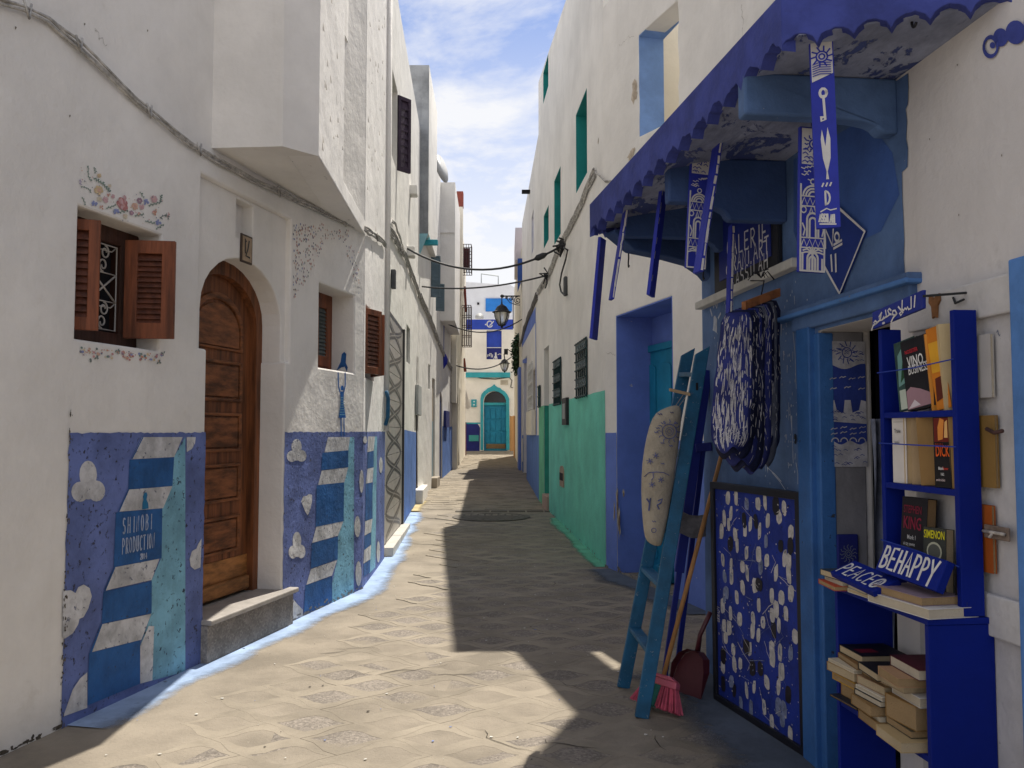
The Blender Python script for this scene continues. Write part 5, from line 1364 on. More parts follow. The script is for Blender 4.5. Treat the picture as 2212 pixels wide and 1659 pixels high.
# ================================================================== the gallery shop on the right
hs = thing('shop', 'white shop with blue painted front, scalloped blue awning and open doorway', 'shop', (1.6, 3.5, 0))
w = RS
ys_ = lambda y: (5.27 - y) * math.hypot(1, .105)
so0, so1 = w.s(1776, 1100), ys_(3.17)
zd = w.z(1770, 714)
gs0, gs1, gz0, gz1 = w.s(1806, 360), w.s(1846, 360), w.z(1825, 432), w.z(1825, 268)
b = MB(); b.prism(w, [(0, -.3), (so0, -.3), (so0, zd), (so1, zd), (so1, -.3), (w.L, -.3), (w.L, 3.4), (0, 3.4)], -.24, 0, [rect(gs0, gs1, gz0, gz1)])
b.build('wall', mat('shaded_white_plaster', (.62, .60, .595), .9, .06, 1.2, .35, 26, dirt=.25, dscale=3.0, streak=.12, coarse=.28), hs, bevel=.014)  # white lowered to carry the shade under the awning
b = MB(); b.box8([(1.178, 5.27, -.3), (2.2, 5.27, -.3), (2.2, 5.17, -.3), (1.43, 5.17, -.3), (1.178, 5.27, 3.4), (2.2, 5.27, 3.4), (2.2, 5.17, 3.4), (1.43, 5.17, 3.4)][:4][::-1] + [(1.178, 5.27, 3.4), (2.2, 5.27, 3.4), (2.2, 5.17, 3.4), (1.43, 5.17, 3.4)][::-1])
b.build('end_wall', M_WHITE, hs)
# the room inside, its darkness put into near-black walls
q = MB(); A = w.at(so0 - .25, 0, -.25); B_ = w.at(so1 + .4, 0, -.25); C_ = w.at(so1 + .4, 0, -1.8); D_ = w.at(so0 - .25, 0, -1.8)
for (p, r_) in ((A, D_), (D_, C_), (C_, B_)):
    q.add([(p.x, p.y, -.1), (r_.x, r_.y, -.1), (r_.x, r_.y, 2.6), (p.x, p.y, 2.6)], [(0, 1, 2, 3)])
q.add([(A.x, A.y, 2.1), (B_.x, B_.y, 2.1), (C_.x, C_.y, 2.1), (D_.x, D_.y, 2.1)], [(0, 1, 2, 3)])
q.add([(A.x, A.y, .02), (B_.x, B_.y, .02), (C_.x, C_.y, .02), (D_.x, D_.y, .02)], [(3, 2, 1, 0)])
q.build('shop_interior', mat('shop_room_shade', (.015, .015, .022), .9, .2), hs)
b = MB(); TOPB = w.at(0, 0, -.25)
house_body('shop_roof', hs, [(1.45, 5.1), (1.45 + .5, .4), (4, .4), (4, 5.1)][::-1], 3.2, 3.38, M_WHITE)
# blue painted area with a brushed edge, and doorway cut
sp1 = w.s(1960, 400)
edge = [w.px(X, Y) for X, Y in ((1957, 598), (1954, 560), (1955, 520), (1953, 470), (1951, 430), (1950, 372), (1957, 366), (1962, 360), (1963, 320), (1959, 300), (1961, 262), (1958, 236), (1963, 225), (1964, 190), (1963, 158))]
zs_top = edge[-1][1]
ce0 = w.z(1985, 603) + .02
out = [(0.0, -.02), (so0, -.02), (so0, zd), (edge[0][0] + .05, zd), (edge[0][0] + .05, edge[0][1] - .02)] + edge + [(0, zs_top + .08)]
MB().sheet(w, out, .003).build('painted_front', M_SHOPBLUE, hs)
b = MB()
b.sheet(w, [w.px(*p) for p in ((1716, 345), (1716, 500), (1740, 575), (1905, 500), (1945, 420), (1930, 330), (1900, 290), (1860, 262))], .0042)
b.build('darker_paint_patch', mat('shop_mid_blue_paint', (.045, .105, .33), .8, .15, 2.5, .4, 30), hs)
# splashes and hand prints of white paint
rr = random.Random(21); b = MB()
hp = w.px(1546, 690)
for k, (dx, dz, l, a) in enumerate(((-.05, .03, .05, 2.2), (-.02, .075, .06, 1.75), (.01, .08, .06, 1.5), (.035, .065, .05, 1.2), (.06, .0, .045, .5))):
    b.stroke(w, [(hp[0] + dx, hp[1] + dz), (hp[0] + dx + l * math.cos(a), hp[1] + dz + l * math.sin(a))], .014, .0045 + k * .0003)
b.sheet(w, ell((hp[0], hp[1] - .03), .04, .05, 12, .3, 0, 3), .0045)
for X, Y in ((1700, 690), (1690, 700), (1695, 760), (1703, 790), (1706, 870), (1712, 900), (1720, 980), (1705, 1000), (1660, 1010), (1655, 985), (1730, 690), (1718, 640), (1700, 940), (1722, 830), (1715, 760), (1560, 720), (1570, 660), (1552, 740), (1728, 1020)):
    p = w.px(X, Y); l = rr.uniform(.02, .09)
    b.stroke(w, [p, (p[0] + rr.uniform(-.005, .005), p[1] - l)], [rr.uniform(.004, .014), .003], .0045 + rr.random() * .001)
    for j in range(4): b.sheet(w, ell((p[0] + rr.gauss(0, .04), p[1] + rr.gauss(0, .05)), rr.uniform(.002, .005), rr.uniform(.003, .009), 6, .2, 0, j), .0045 + rr.random() * .001)
for X0, Y0, X1, Y1 in ((1708, 880, 1716, 1000), (1714, 700, 1722, 830), (1722, 1000, 1726, 1045), (1660, 1010, 1690, 1040), (1670, 1020, 1700, 1060)):
    b.stroke(w, [w.px(X0, Y0), w.px((X0 + X1) / 2 + 2, (Y0 + Y1) / 2), w.px(X1, Y1)], .004, .0057)
b.build('paint_splash', mat('splashed_white_paint', (.42, .46, .55), .8, .15, 20), hs)['kind'] = 'stuff'
# door frame, cornice, ledge
zf = 0
fl_ = w.s(1737, 900)
b = MB(); b.fbox(w, fl_, so0 - .03, -.1, zd + .02, -.05, .035); b.fbox(w, so0 - .06, so0 + .012, -.1, zd - .01, -.06, .010)
b.build('door_frame', mat('worn_door_blue', (.03, .115, .33), .6, .18, 4, .35, 30, chips=.5, chipcol=(.03, .04, .06), chipscale=16, spec=.4), hs, bevel=.006)
b = MB(); s1_ = w.s(1982, 640); b.fbox(w, fl_ - .05, s1_, zd + .015, zd + .085, -.02, .03); b.fbox(w, fl_ - .10, s1_ + .03, zd + .085, zd + .115, -.02, .055)
b.build('door_cornice', M_SHOPBLUE, hs, bevel=.008)
b = MB(); b.fbox(w, fl_ - .30, w.s(1992, 600), w.z(1985, 613), w.z(1985, 600), -.02, .06); b.build('cornice_bar', mat('light_shop_blue', (.08, .20, .48), .7, .12, 3, .3, 30, chips=.3, chipcol=(.2, .2, .22)), hs, bevel=.008)
b = MB(); b.fbox(w, w.s(1521, 655), w.s(1737, 585), 2.19, 2.235, .003, .06); b.build('white_ledge', mat('chipped_white_ledge', (.55, .55, .52), .85, .12, 5, .3, 30, chips=.5, chipcol=(.08, .1, .2)), hs, bevel=.006)
# far cheek of the doorway: stained whitewash, shade put into its tone; printed cloth pinned to it
JF = Frame(w.at(so0, 0, -.005), -w.n)            # s runs into the wall
JW = min(.40, JF.s(1866, 850))
b = MB(); b.fbox(JF, .004, JW, -.1, zd - .002, -.02, .0075); b.build('doorway_cheek', mat('shaded_stained_whitewash', (.17, .17, .19), .9, .2, 3, .4, 26, dirt=.9, dscale=4, dirtcol=(.08, .09, .13)), hs, bevel=.006)
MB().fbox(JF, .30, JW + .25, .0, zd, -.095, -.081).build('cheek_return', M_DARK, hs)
# barred opening above
MB().fbox(w, gs0, gs1, gz0, gz1, -.24, -.18).build('window', M_DARK, hs)
g = MB()
for i in range(7):
    t = i / 6; g.tube([w.at(gs0 + (gs1 - gs0) * t, gz0, -.02), w.at(gs1 - (gs1 - gs0) * .0 if t > 1 else min(gs1, gs0 + (gs1 - gs0) * (t + .5)), gz0 + (gz1 - gz0) * min(1, .5 / 1), -.02)], .006, 5)
    g.tube([w.at(gs0, gz0 + (gz1 - gz0) * t, -.03), w.at(gs1, gz0 + (gz1 - gz0) * min(1, t + .25), -.03)], .006, 5)
g.build('window_grille', M_DARKIRON, hs)
b = MB(); s_, z_ = w.px(1727, 948); b.tube([w.at(s_ + .012 * math.cos(a), z_ + .02 * math.sin(a), .02 + .008 * math.cos(a)) for a in [k * .7 for k in range(9)]], .004, 6); b.build('iron_ring', M_DARKIRON, hs)
# blue whorls painted on the white wall
b = MB(); 
def px_ell(X, Y, rx, ry): return [w.px(X + rx * math.cos(a), Y + ry * math.sin(a)) for a in [-2 * math.pi * i / 18 for i in range(18)]]
b.sheet(w, px_ell(2164, 81, 16, 20), .004); b.sheet(w, px_ell(2197, 70, 22, 26), .0045); b.sheet(w, px_ell(2236, 50, 22, 28), .004)
b.stroke(w, [w.px(2143 + 15 * math.cos(R(a)), 101 + 21 * math.sin(R(a))) for a in range(-30, 331, 20)], .012, .005); b.sheet(w, px_ell(2147, 98, 6, 7), .0046)
b.build('painted_whorls', M_AWN, hs)
# open door leaf flat against the wall
dlf = MB(); l0, l1 = ys_(2.98), ys_(2.30)
zt_, zb_ = 1.90, .25
door = MB().fbox(w, l0, l1, zb_, zt_, .008, .022).build('door_leaf', mat('worn_white_door', (.50, .49, .50), .8, .12, 4, .5, 30, dirt=.3, dscale=7, dirtcol=(.16, .12, .10), chips=.4, chipcol=(.10, .14, .25), chipscale=18), hs)
wd = mat('worn_white_rail', (.56, .55, .55), .8, .12, 4, .5, 26, dirt=.35, dscale=8, dirtcol=(.22, .16, .12), chips=.5, chipcol=(.07, .12, .30), chipscale=16)
MB().fbox(w, l0, l1 - .15, 1.79, 1.905, .022, .042).build('door_rail', wd, door, bevel=.006)
MB().fbox(w, l0, l1 - .15, .84, .965, .022, .042).build('door_rail', wd, door, bevel=.006)
MB().fbox(w, l1 - .15, l1 + .02, zb_, 1.94, .018, .05).build('door_stile', mat('worn_pale_blue_stile', (.09, .22, .52), .75, .15, 4, .5, 26, chips=.6, chipcol=(.5, .5, .5), chipscale=14), door, bevel=.006)
lk = thing('door_bolt', 'rusty iron bolt on the open white door leaf behind the bookcase', 'bolt', tuple(w.at(w.s(2180, 1155), w.z(2180, 1150), .03)))
lk_s, lk_z = w.px(2183, 1150)
MB().fbox(w, lk_s - .05, lk_s + .06, lk_z - .02, lk_z + .02, .043, .05).build('bolt_plate', mat('rusty_plate', (.20, .15, .12), .8, .3, 20), lk, bevel=.004)
b = MB(); b.tube([w.at(lk_s - .045, lk_z, .055), w.at(lk_s + .05, lk_z, .055)], .005, 8); b.tube([w.at(lk_s, lk_z, .055), w.at(lk_s, lk_z - .015, .068)], .004, 6); b.build('bolt_rod', mat('whitewashed_iron', (.42, .38, .34), .8, .3, 40), lk, smooth=True)
lk_s, lk_z = w.px(2190, 935); b = MB(); b.tube([w.at(lk_s - .04, lk_z + .012, .056), w.at(lk_s + .0, lk_z, .062), w.at(lk_s + .03, lk_z + .006, .056)], .006, 6); tag(b.build('door_latch', mat('dark_rust', (.07, .035, .03), .85, .3, 20), smooth=True), 'dark rusted latch on the edge of the open white door', 'latch')
lk_s, lk_z = w.px(2150, 1293); b = MB(); b.tube([w.at(lk_s - .09, lk_z + .006, .055), w.at(lk_s - .03, lk_z - .004, .055), w.at(lk_s + .005, lk_z, .055), w.at(lk_s + .01, lk_z - .02, .055)], .005, 6); tag(b.build('door_hook', mat('pale_steel', (.4, .38, .33), .4, .1, metal=.6), smooth=True), 'thin steel hook on the lower rail of the white door', 'hook')
lk_s, lk_z = w.px(2098, 655); b = MB(); b.tube([w.at(lk_s - .015, lk_z + .02, .05), w.at(lk_s - .005, lk_z, .05), w.at(lk_s + .045, lk_z + .004, .055)], .004, 6); tag(b.build('iron_hook', M_DARKIRON), 'small bent iron hook on the white rail above the bookcase', 'hook')
lk_s, lk_z = w.px(2048, 655); b = MB()
for sx in (-1, 1):
    b.prism(w, [(lk_s, lk_z - .045), (lk_s + sx * .012, lk_z - .05), (lk_s + sx * .016, lk_z - .01), (lk_s + sx * .03, lk_z + .005), (lk_s + sx * .028, lk_z + .028), (lk_s + sx * .006, lk_z + .02), (lk_s, lk_z + .005)][::sx], .043, .05)
tag(b.build('butterfly_ornament', mat('rusty_ornament', (.24, .11, .045), .8, .2, 20)), 'small rusty butterfly shaped ornament on the white rail above the books', 'ornament')

# ---- awning (built on to the shop front)
ZA, ZT = 2.705, 2.885
fa, fb = Vector((.452, 4.93, -.122)), Vector((.885, 2.75, 0))     # the far corner hangs a little lower
AW = Frame(fa, fb - fa); AW.L = (fb - fa).length
def scallop(fr, L, z0, z1, n, amp, o0, o1, mb, rag=.3, sd=1):
    rr = random.Random(sd); pts = [(0, z1), (0, z0)]
    p = L / n
    for i in range(n):
        for j in range(1, 9):
            t = j / 8; x = i * p + t * p
            z = z0 + amp * math.sin(math.pi * t) ** .7 * (1 + rag * rr.uniform(-1, 1)) - (amp * .35 if j == 8 else 0) * rr.uniform(.2, 1)
            pts.append((x, z))
    pts += [(L, z1)]
    mb.prism(fr, pts[::1], o0, o1)
b = MB(); scallop(AW, AW.L, ZA, ZT, 15, .035, -.05, 0, b); b.build('awning_fascia', M_AWN, hs, bevel=.004)
NE = Wall((fb.x, fb.y), (1.475, 2.46)); b = MB(); scallop(NE, NE.L, ZA + .004, ZT + .05, 6, .030, -.05, 0, b, .15, 2); b.build('awning_fascia', M_AWN, hs, bevel=.004)
we = w.at(0.02, 0)
fw = Vector((1.19, 5.29, -.03)); FE = Frame(fw, fa - fw); FE.L = (fa - fw).length; b = MB(); scallop(FE, FE.L, ZA - .01, ZT, 8, .03, -.05, 0, b, .6, 3); b.build('awning_fascia', M_AWN, hs, bevel=.003)
# roof of half-round tiles above the fascia
wa_, wb__ = Vector((1.17, 5.30, 3.38)), Vector((1.47, 2.44, 3.38))
b = MB(); b.add([(fa.x, fa.y, ZT + fa.z), (fb.x, fb.y, ZT), (1.475, 2.46, ZT + .05), tuple(wb__), tuple(wa_), (1.19, 5.30, ZT)], [(0, 1, 3, 4), (1, 2, 3), (0, 4, 5)])
b.build('awning_roof', M_AWN, hs)
# brushed soffit
b = MB(); zs = 2.735
P_ = [(fa.x + .05, fa.y - .04), (fb.x + .05, fb.y - .02), (1.50, 2.50), (1.20, 5.29)]
b.add([(x, y, zs + (fa.z if i_ == 0 else 0)) for i_, (x, y) in enumerate(P_)] + [(x, y, zs + .05 + (fa.z if i_ == 0 else 0)) for i_, (x, y) in enumerate(P_)], [(0, 1, 2, 3)[::-1], (4, 5, 6, 7), (0, 4, 5, 1)[::-1], (1, 5, 6, 2)[::-1], (2, 6, 7, 3)[::-1], (3, 7, 4, 0)[::-1]])
b.build('awning_soffit', M_SOFFIT, hs)
# bracket beams with curved corbels
def beam(yw, drop, corb, m, deep=.06, thick=.07, reach=.58):
    o = w.at(ys_(yw), 0, 0); fr = Frame(o, -w.n, (0, 0, 1))   # s measured from the wall, negative towards the street
    pts = [(-reach, zs - .001), (-reach, zs - drop), (-deep - .22, zs - drop)]
    for i in range(1, 9):
        a = math.pi / 2 * i / 8; pts.append((-deep - .22 + .20 * math.sin(a), zs - drop - corb * (1 - math.cos(a))))
    pts += [(-deep, zs - drop - corb - .02), (0, zs - drop - corb - .02), (0, zs - .001)]
    MB().prism(fr, pts, -thick, 0).build('awning_bracket', m, hs, bevel=.010)
beam(3.07, .155, .03, M_SHOPBLUE)
beam(4.02, .215, .06, M_SHOPDARK, .28)
beam(4.80, .20, .05, M_SHOPDARK, reach=.60)
MB().prism(FE, [(0, ZA), (0, ZA - .30), (.06, ZA - .31), (.10, ZA - .27), (.20, ZA - .21), (.36, ZA - .17), (.62, ZA - .12), (.76, ZA - .02), (.76, ZA)], -.16, -.055).build('awning_bracket', M_SHOPDARK, hs, bevel=.008)
# band of blue render where soffit meets wall
# ---- hooks under the awning edge
hk = mat('dark_hook_iron', (.03, .03, .035), .5, .2, metal=.5)
def hook(p, label, g='iron hooks under the awning'):
    p = Vector(p); b = MB()
    pts = [p, p + Vector((0, 0, -.03))] + [p + Vector((.0, .016 * math.sin(a) * 1.0, -.055 - .022 * (1 - math.cos(a)) + .02)) for a in [k * .45 for k in range(1, 10)]]
    b.tube(pts, .0045, 6); return tag(b.build('awning_hook', hk, smooth=True), label, 'hook', g)

# ---- painted planks hanging from the awning
M_PLB = mat('plank_ultramarine', (.022, .035, .36), .6, .12, 6, .2, 40)
M_PLW = mat('plank_white_paint', (.62, .61, .60), .75, .08, 14, .15, 40)
def art(b, fr, W_, H_, kind, sd, off):
    rr = random.Random(sd); k = [0]
    def st(pts, wd): b.stroke(fr, pts, wd, off + .0004 * (k[0] % 6)); k[0] += 1
    if kind == 'castle' or kind == 'kasbah':
        b.sheet(fr, rect(.006, W_ - .006, .74 * H_, H_ - .006), off)             # pale sky with sun cut in blue
        b.slot(0); cx, cz = W_ * .5, H_ * .88
        off2 = off + .0026
        def s2(pts, wd): b.stroke(fr, pts, wd, off2 + .0003 * (k[0] % 5)); k[0] += 1
        s2([(cx + W_ * .16 * math.cos(a), cz + W_ * .16 * math.sin(a)) for a in [i * .5 for i in range(14)]], .006)
        s2([(cx + W_ * .06 * math.cos(a), cz + W_ * .06 * math.sin(a)) for a in [i * .8 for i in range(9)]], .005)
        for i in range(12):
            a = i * .5236; r0 = W_ * .22; r1 = W_ * (.34 + .08 * (i % 2))
            s2([(cx + r0 * math.cos(a), cz + r0 * math.sin(a)), (cx + (r0 + r1) / 2 * math.cos(a + .12), cz + (r0 + r1) / 2 * math.sin(a + .12)), (cx + r1 * math.cos(a), cz + r1 * math.sin(a))], .005)
        for j in range(9):
            z_ = H_ * (.755 + .028 * (j % 4)); x_ = rr.uniform(.05, .7) * W_
            s2([(x_, z_), (x_ + W_ * .1, z_ + .006), (x_ + W_ * .2, z_ - .003)], .004)
        b.slot(1)
        for j in range(7):                                                       # gulls
            x_, z_ = rr.uniform(.12, .8) * W_, H_ * rr.uniform(.62, .72)
            st([(x_ - .012, z_ + .004), (x_, z_), (x_ + .006, z_ + .007), (x_ + .014, z_ + .004)], .004)
        st([(0.004, .004), (.004, H_ * .60)], .007); st([(W_ - .004, .004), (W_ - .004, H_ * .60)], .007); st([(.004, .004), (W_ - .004, .004)], .007)
        def zig(z0, z1, n=4):
            pts = []
            for i in range(n * 2 + 1): pts.append((W_ * .06 + (W_ * .88) * i / (2 * n), z0 if i % 2 == 0 else z1))
            st(pts, .005); st([(0.004, z0 - .005), (W_ - .004, z0 - .005)], .005); st([(0.004, z1 + .005), (W_ - .004, z1 + .005)], .005)
        def dome(zc, r):
            for q in (1, .72, .44):
                st([(W_ / 2 + r * q * math.cos(a), zc + r * q * math.sin(a)) for a in [math.pi * i / 10 for i in range(11)]], .007)
            st([(W_ / 2 + .010 * math.cos(a), zc + r + .016 + .010 * math.sin(a)) for a in [i * .7 for i in range(10)]], .005)
        def gate(z0, h, r):
            for q in (1, .55): st([(W_ / 2 - r * q, z0)] + [(W_ / 2 + r * q * math.cos(math.pi - math.pi * i / 8), z0 + h * (.6 + .2 * q) + r * q * math.sin(math.pi * i / 8)) for i in range(9)] + [(W_ / 2 + r * q, z0)], .008)
        dome(H_ * .52, W_ * .38); zig(H_ * .46, H_ * .51)
        for sx in (.14, .86): st([(W_ * sx + .011 * math.cos(a), H_ * .425 + .012 * math.sin(a)) for a in [i * .8 for i in range(9)]], .005)
        st([(W_ * .38, H_ * .405), (W_ * .44, H_ * .445), (W_ * .50, H_ * .405)], .005); st([(W_ * .56, H_ * .445), (W_ * .62, H_ * .405), (W_ * .68, H_ * .445)], .005)
        gate(H_ * .235, H_ * .16, W_ * .22)
        for sx in (.14, .86): st([(W_ * sx, H_ * .25), (W_ * sx + .006, H_ * .29), (W_ * sx - .004, H_ * .33)], .006)
        zig(H_ * .175, H_ * .225)
        st([(W_ * .5, .01), (W_ * .5, H_ * .14)], .009)
        for a_ in range(7): st([(W_ * .5, H_ * .135), (W_ * .5 + W_ * .25 * math.cos(a_ * .52), H_ * .135 + W_ * .22 * math.sin(a_ * .52)), (W_ * .5 + W_ * .42 * math.cos(a_ * .52), H_ * .125 + W_ * .22 * math.sin(a_ * .52))], .006)
        if kind == 'kasbah':
            gate(.008, H_ * .10, W_ * .20); st([(W_ * .12, .01), (W_ * .12, H_ * .12)], .008); st([(W_ * .88, .01), (W_ * .88, H_ * .09)], .008)
    if kind == 'key':
        b.sheet(fr, [(.004, .76 * H_), (W_ - .004, .80 * H_), (W_ - .004, H_ - .004), (.004, H_ - .004)], off)
        b.slot(0)
        def s2(pts, wd): b.stroke(fr, pts, wd, off + .0026 + .0003 * (k[0] % 5)); k[0] += 1
        cx, cz = W_ * .5, H_ * .89
        for q in (.24, .12): s2([(cx + W_ * q * math.cos(a), cz + W_ * q * math.sin(a)) for a in [i * .6 for i in range(12)]], .005)
        for i in range(10): a = i * .628; s2([(cx + W_ * .28 * math.cos(a), cz + W_ * .28 * math.sin(a)), (cx + W_ * .46 * math.cos(a + .1), cz + W_ * .46 * math.sin(a + .1))], .005)
        for j in range(6): s2([(W_ * .1, H_ * (.79 + .012 * j)), (W_ * .4, H_ * (.80 + .012 * j)), (W_ * .85, H_ * (.795 + .012 * j))], .003)
        b.slot(1)
        st([(cx + W_ * .14 * math.cos(a), H_ * .70 + W_ * .2 * math.sin(a)) for a in [i * .6 for i in range(12)]], .009); st([(cx, H_ * .685), (cx + W_ * .04, H_ * .56), (cx - W_ * .12, H_ * .555), (cx - W_ * .12, H_ * .575)], .008); st([(cx + .02 * W_, H_ * .575), (cx - W_ * .10, H_ * .572)], .006)
        b.sheet(fr, [(cx - W_ * .02, H_ * .25), (cx + W_ * .10, H_ * .25), (cx + W_ * .06, H_ * .29), (cx + W_ * .20, H_ * .36), (cx + W_ * .22, H_ * .46), (cx + W_ * .12, H_ * .52), (cx + W_ * .06, H_ * .47), (cx, H_ * .42), (cx - W_ * .06, H_ * .47), (cx - W_ * .12, H_ * .51), (cx - W_ * .18, H_ * .46), (cx - W_ * .12, H_ * .36), (cx + W_ * .01, H_ * .29)], off + .0005)
        for j in range(3): st([(W_ * (.3 + j * .16), H_ * .215), (W_ * (.36 + j * .16), H_ * .23)], .005)
        st([(W_ * .42, H_ * .12), (W_ * .42, H_ * .19)] + [(W_ * .42 + W_ * .18 * math.sin(math.pi * i / 6), H_ * .155 + H_ * .035 * math.cos(math.pi * i / 6)) for i in range(7)], .006)
        st([(W_ * .2, H_ * .085), (W_ * .45, H_ * .10), (W_ * .6, H_ * .09), (W_ * .85, H_ * .095)], .004)
        brush(b, fr, 'ASSILAH', W_ * .12, H_ * .035, H_ * .04, .005, off + .001, .40, .10, slope=-.15)
        st([(W_ * .15, H_ * .022), (W_ * .8, H_ * .016)], .005)
def plank(X0, Y0, X1, Y1, d, wid, face, kind, label, thick=.018, mats=None, hookp=True, sd=1, spots=False):
    """hang a plank from picture points: top (X0,Y0) to bottom (X1,Y1) at distance d; face = heading of its painted side"""
    t = CAMP + ray(X0, Y0) * (d / ray(X0, Y0).y); bt = CAMP + ray(X1, Y1) * (d / ray(X1, Y1).y)
    ez = (t - bt).normalized(); H_ = (t - bt).length
    n = Vector((math.sin(R(face)), -math.cos(R(face)), 0)); ex = Vector((0, 0, 1)).cross(n).normalized() * 1
    ex = (ex - ez * ex.dot(ez)).normalized()
    fr = Frame(bt - ex * (wid / 2), ex, ez)
    tt = thing('painted_plank', label, 'plank', tuple(bt), 'painted planks hung from the awning')
    MB().prism(fr, rect(0, wid, 0, H_), -thick, 0).build('board', M_PLB, tt, bevel=.002)
    b = MB()
    b.slot(1)
    if kind: art(b, fr, wid, H_, kind, sd, .0012)
    if spots:                     # white dabs along the thin edge
        rr = random.Random(sd); ef = Frame(bt + ex * (wid / 2) * (1 if spots > 0 else -1), (fr.n * -1) * (1 if spots > 0 else -1), ez); z_ = .01
        while z_ < H_ - .03:
            l = rr.uniform(.02, .06); b.stroke(ef, [((thick / 2 if spots > 0 else -thick / 2 + 0) + rr.uniform(-.002, .002), z_), ((thick / 2 if spots > 0 else -thick / 2), min(H_ - .01, z_ + l))], rr.uniform(.006, .012), .0012); z_ += l + rr.uniform(.0, .02)
        for j in range(14): z_ = rr.uniform(.02, H_ - .03); b.stroke(fr, [(.003, z_), (.004 + rr.uniform(0, .004), z_ + .03)], .006, .0012 + .0003 * (j % 4))
    if b.f: b.build('plank_painting', [M_PLB, M_PLW], tt)
    if hookp: hook(t + ez * .05 + Vector((0, 0, .03)), 'iron hook holding the ' + ' '.join(label.replace(',', '').split()[:9]))
    return fr, H_
plank(1304, 515, 1285, 733, 4.86, .080, 62, None, 'plain dark blue plank, farthest along the awning', sd=1, hookp=False)
plank(1361, 418, 1324, 648, 4.62, .070, 95, None, 'narrow blue plank with a thin white edge, second from the far end', spots=-1, sd=2, hookp=False)
plank(1441, 372, 1409, 640, 4.35, .075, 60, None, 'blue plank with white flecks along its edge, above the blue doorway', spots=1, sd=3)
fr, H_ = plank(1516, 305, 1503, 580, 3.95, .098, 12, 'castle', 'blue plank painted with sun, dome and gateway, beside a tilted plank', sd=4)
bb = MB(); RF = Frame(fr.at(.094, H_ * .88, .003), fr.ez * -1, fr.ex); brush(bb, RF, 'ASSILAH', 0, -.014, .013, .003, .0, .5, .2); bb.build('lettering', M_PLW, [o for o in bpy.data.objects if o.name.startswith('painted_plank')][-1])
plank(1562, 262, 1512, 590, 3.75, .075, 100, None, 'thin edge-on plank swinging at a slant in front of the dome plank', spots=-1, sd=5)
plank(1584, 488, 1578, 690, 4.3, .045, 100, None, 'short edge-on plank with white flecks covering part of the gallery sign', spots=-1, sd=6, hookp=False)
plank(1757, 275, 1754, 588, 3.18, .105, 10, 'kasbah', 'broad white painted plank with towers, dome and palm, near the number sign', sd=7)
plank(1773, 78, 1790, 492, 2.78, .075, -14, 'key', 'long blue plank painted with a key and a fish, nearest the camera', sd=8)
for X, Y, d in ((1358, 570, 4.9), (1520, 597, 5.1), (1975, 45, 2.62)): hook(CAMP + ray(X, Y) * (d / ray(X, Y).y) + Vector((0, 0, .06)), {1358: 'empty iron hook at the far scalloped corner of the awning', 1520: 'empty iron hook beside the far bracket of the awning', 1975: 'empty iron hook under the near end of the awning'}[X])

# ---- signs on the shop front
gsn = thing('gallery_sign', 'dark blue gallery sign with hand-brushed white lettering in black frame', 'sign', tuple(w.at(w.s(1620, 600), 2.24, .0)))
a0, a1 = w.s(1553, 560), w.s(1692, 520)
zb0, zt0 = 2.245, 2.66
fr = w
MB().prism(w, [(a0, zb0), (a1, zb0), (a1, zt0), (a0 + .17, zt0), (a0 + .13, zt0 - .08), (a0, zt0 - .12)], .005, .03).build('frame', mat('black_sign_frame', (.012, .014, .022), .6, .2), gsn, bevel=.004)
MB().fbox(w, a0 + .10, a1 - .07, zb0 + .055, zt0 - .02, .031, .035).build('board', mat('sign_blue', (.010, .022, .20), .6, .1, 6), gsn)
b = MB()
def row(txt, X0, Y0, X1, Y1, hpx, sd):
    p = w.px(X0, Y0, .036); q = w.px(X1, Y1, .036); h = w.z(X0, Y0 - hpx, .036) - p[1]
    n = sum(.88 if c not in 'iI' else .63 for c in txt); ratio = (q[0] - p[0]) / (n * h) if h else .5
    brush(b, w, txt, p[0], p[1], h, h * .12, .0362, ratio, .28, slope=(q[1] - p[1]) / (q[0] - p[0]), jit=.05, sd=sd)
row('GALERIE', 1571, 556, 1661, 517, 36, 1); row('d RANi ART', 1569, 594, 1678, 536, 32, 2); row('ASSiLAH', 1590, 618, 1662, 574, 30, 3)
b.build('lettering', M_MESHW, gsn)
dsn = thing('number_sign', 'dark blue lozenge with white outline and hand-painted number eleven', 'sign', tuple(w.at(w.s(1830, 540), 2.0, 0)))
q = [w.px(*p) for p in ((1760, 500), (1812, 448), (1880, 506), (1822, 637), (1776, 575))]
q = [w.px(*p) for p in ((1757, 520), (1811, 442), (1876, 500), (1821, 634))]
MB().prism(w, q[::-1] if (q[1][0] - q[0][0]) * (q[2][1] - q[1][1]) - (q[1][1] - q[0][1]) * (q[2][0] - q[1][0]) < 0 else q, .004, .014).build('board', mat('number_sign_blue', (.012, .035, .21), .7, .1, 6), dsn, bevel=.002)
b = MB(); b.stroke(w, q + [q[0]], .014, .0155); p = w.px
b.stroke(w, [p(1791, 536), p(1792, 498), p(1806, 531), p(1808, 492)], .012, .0160); b.stroke(w, [p(1816 + 5 * math.cos(R(a)), 512 + 9 * math.sin(R(a))) for a in range(0, 391, 30)], .010, .0164)
b.stroke(w, [p(1809, 529), p(1826, 519)], .010, .0160); b.stroke(w, [p(1809, 537), p(1827, 527)], .010, .0166)
b.stroke(w, [p(1803, 552), p(1805, 585)], .013, .0160); b.stroke(w, [p(1813, 550), p(1814, 586)], .013, .0166); b.build('lettering', M_MESHW, dsn)
ars = thing('greeting_sign', 'small blue board with white Arabic greeting above the bookcase', 'sign', tuple(w.at(w.s(1940, 670), 1.85, .12)))
OFF = .17
pa = [(1884, 675), (1993, 626), (1993, 666), (1884, 711)]
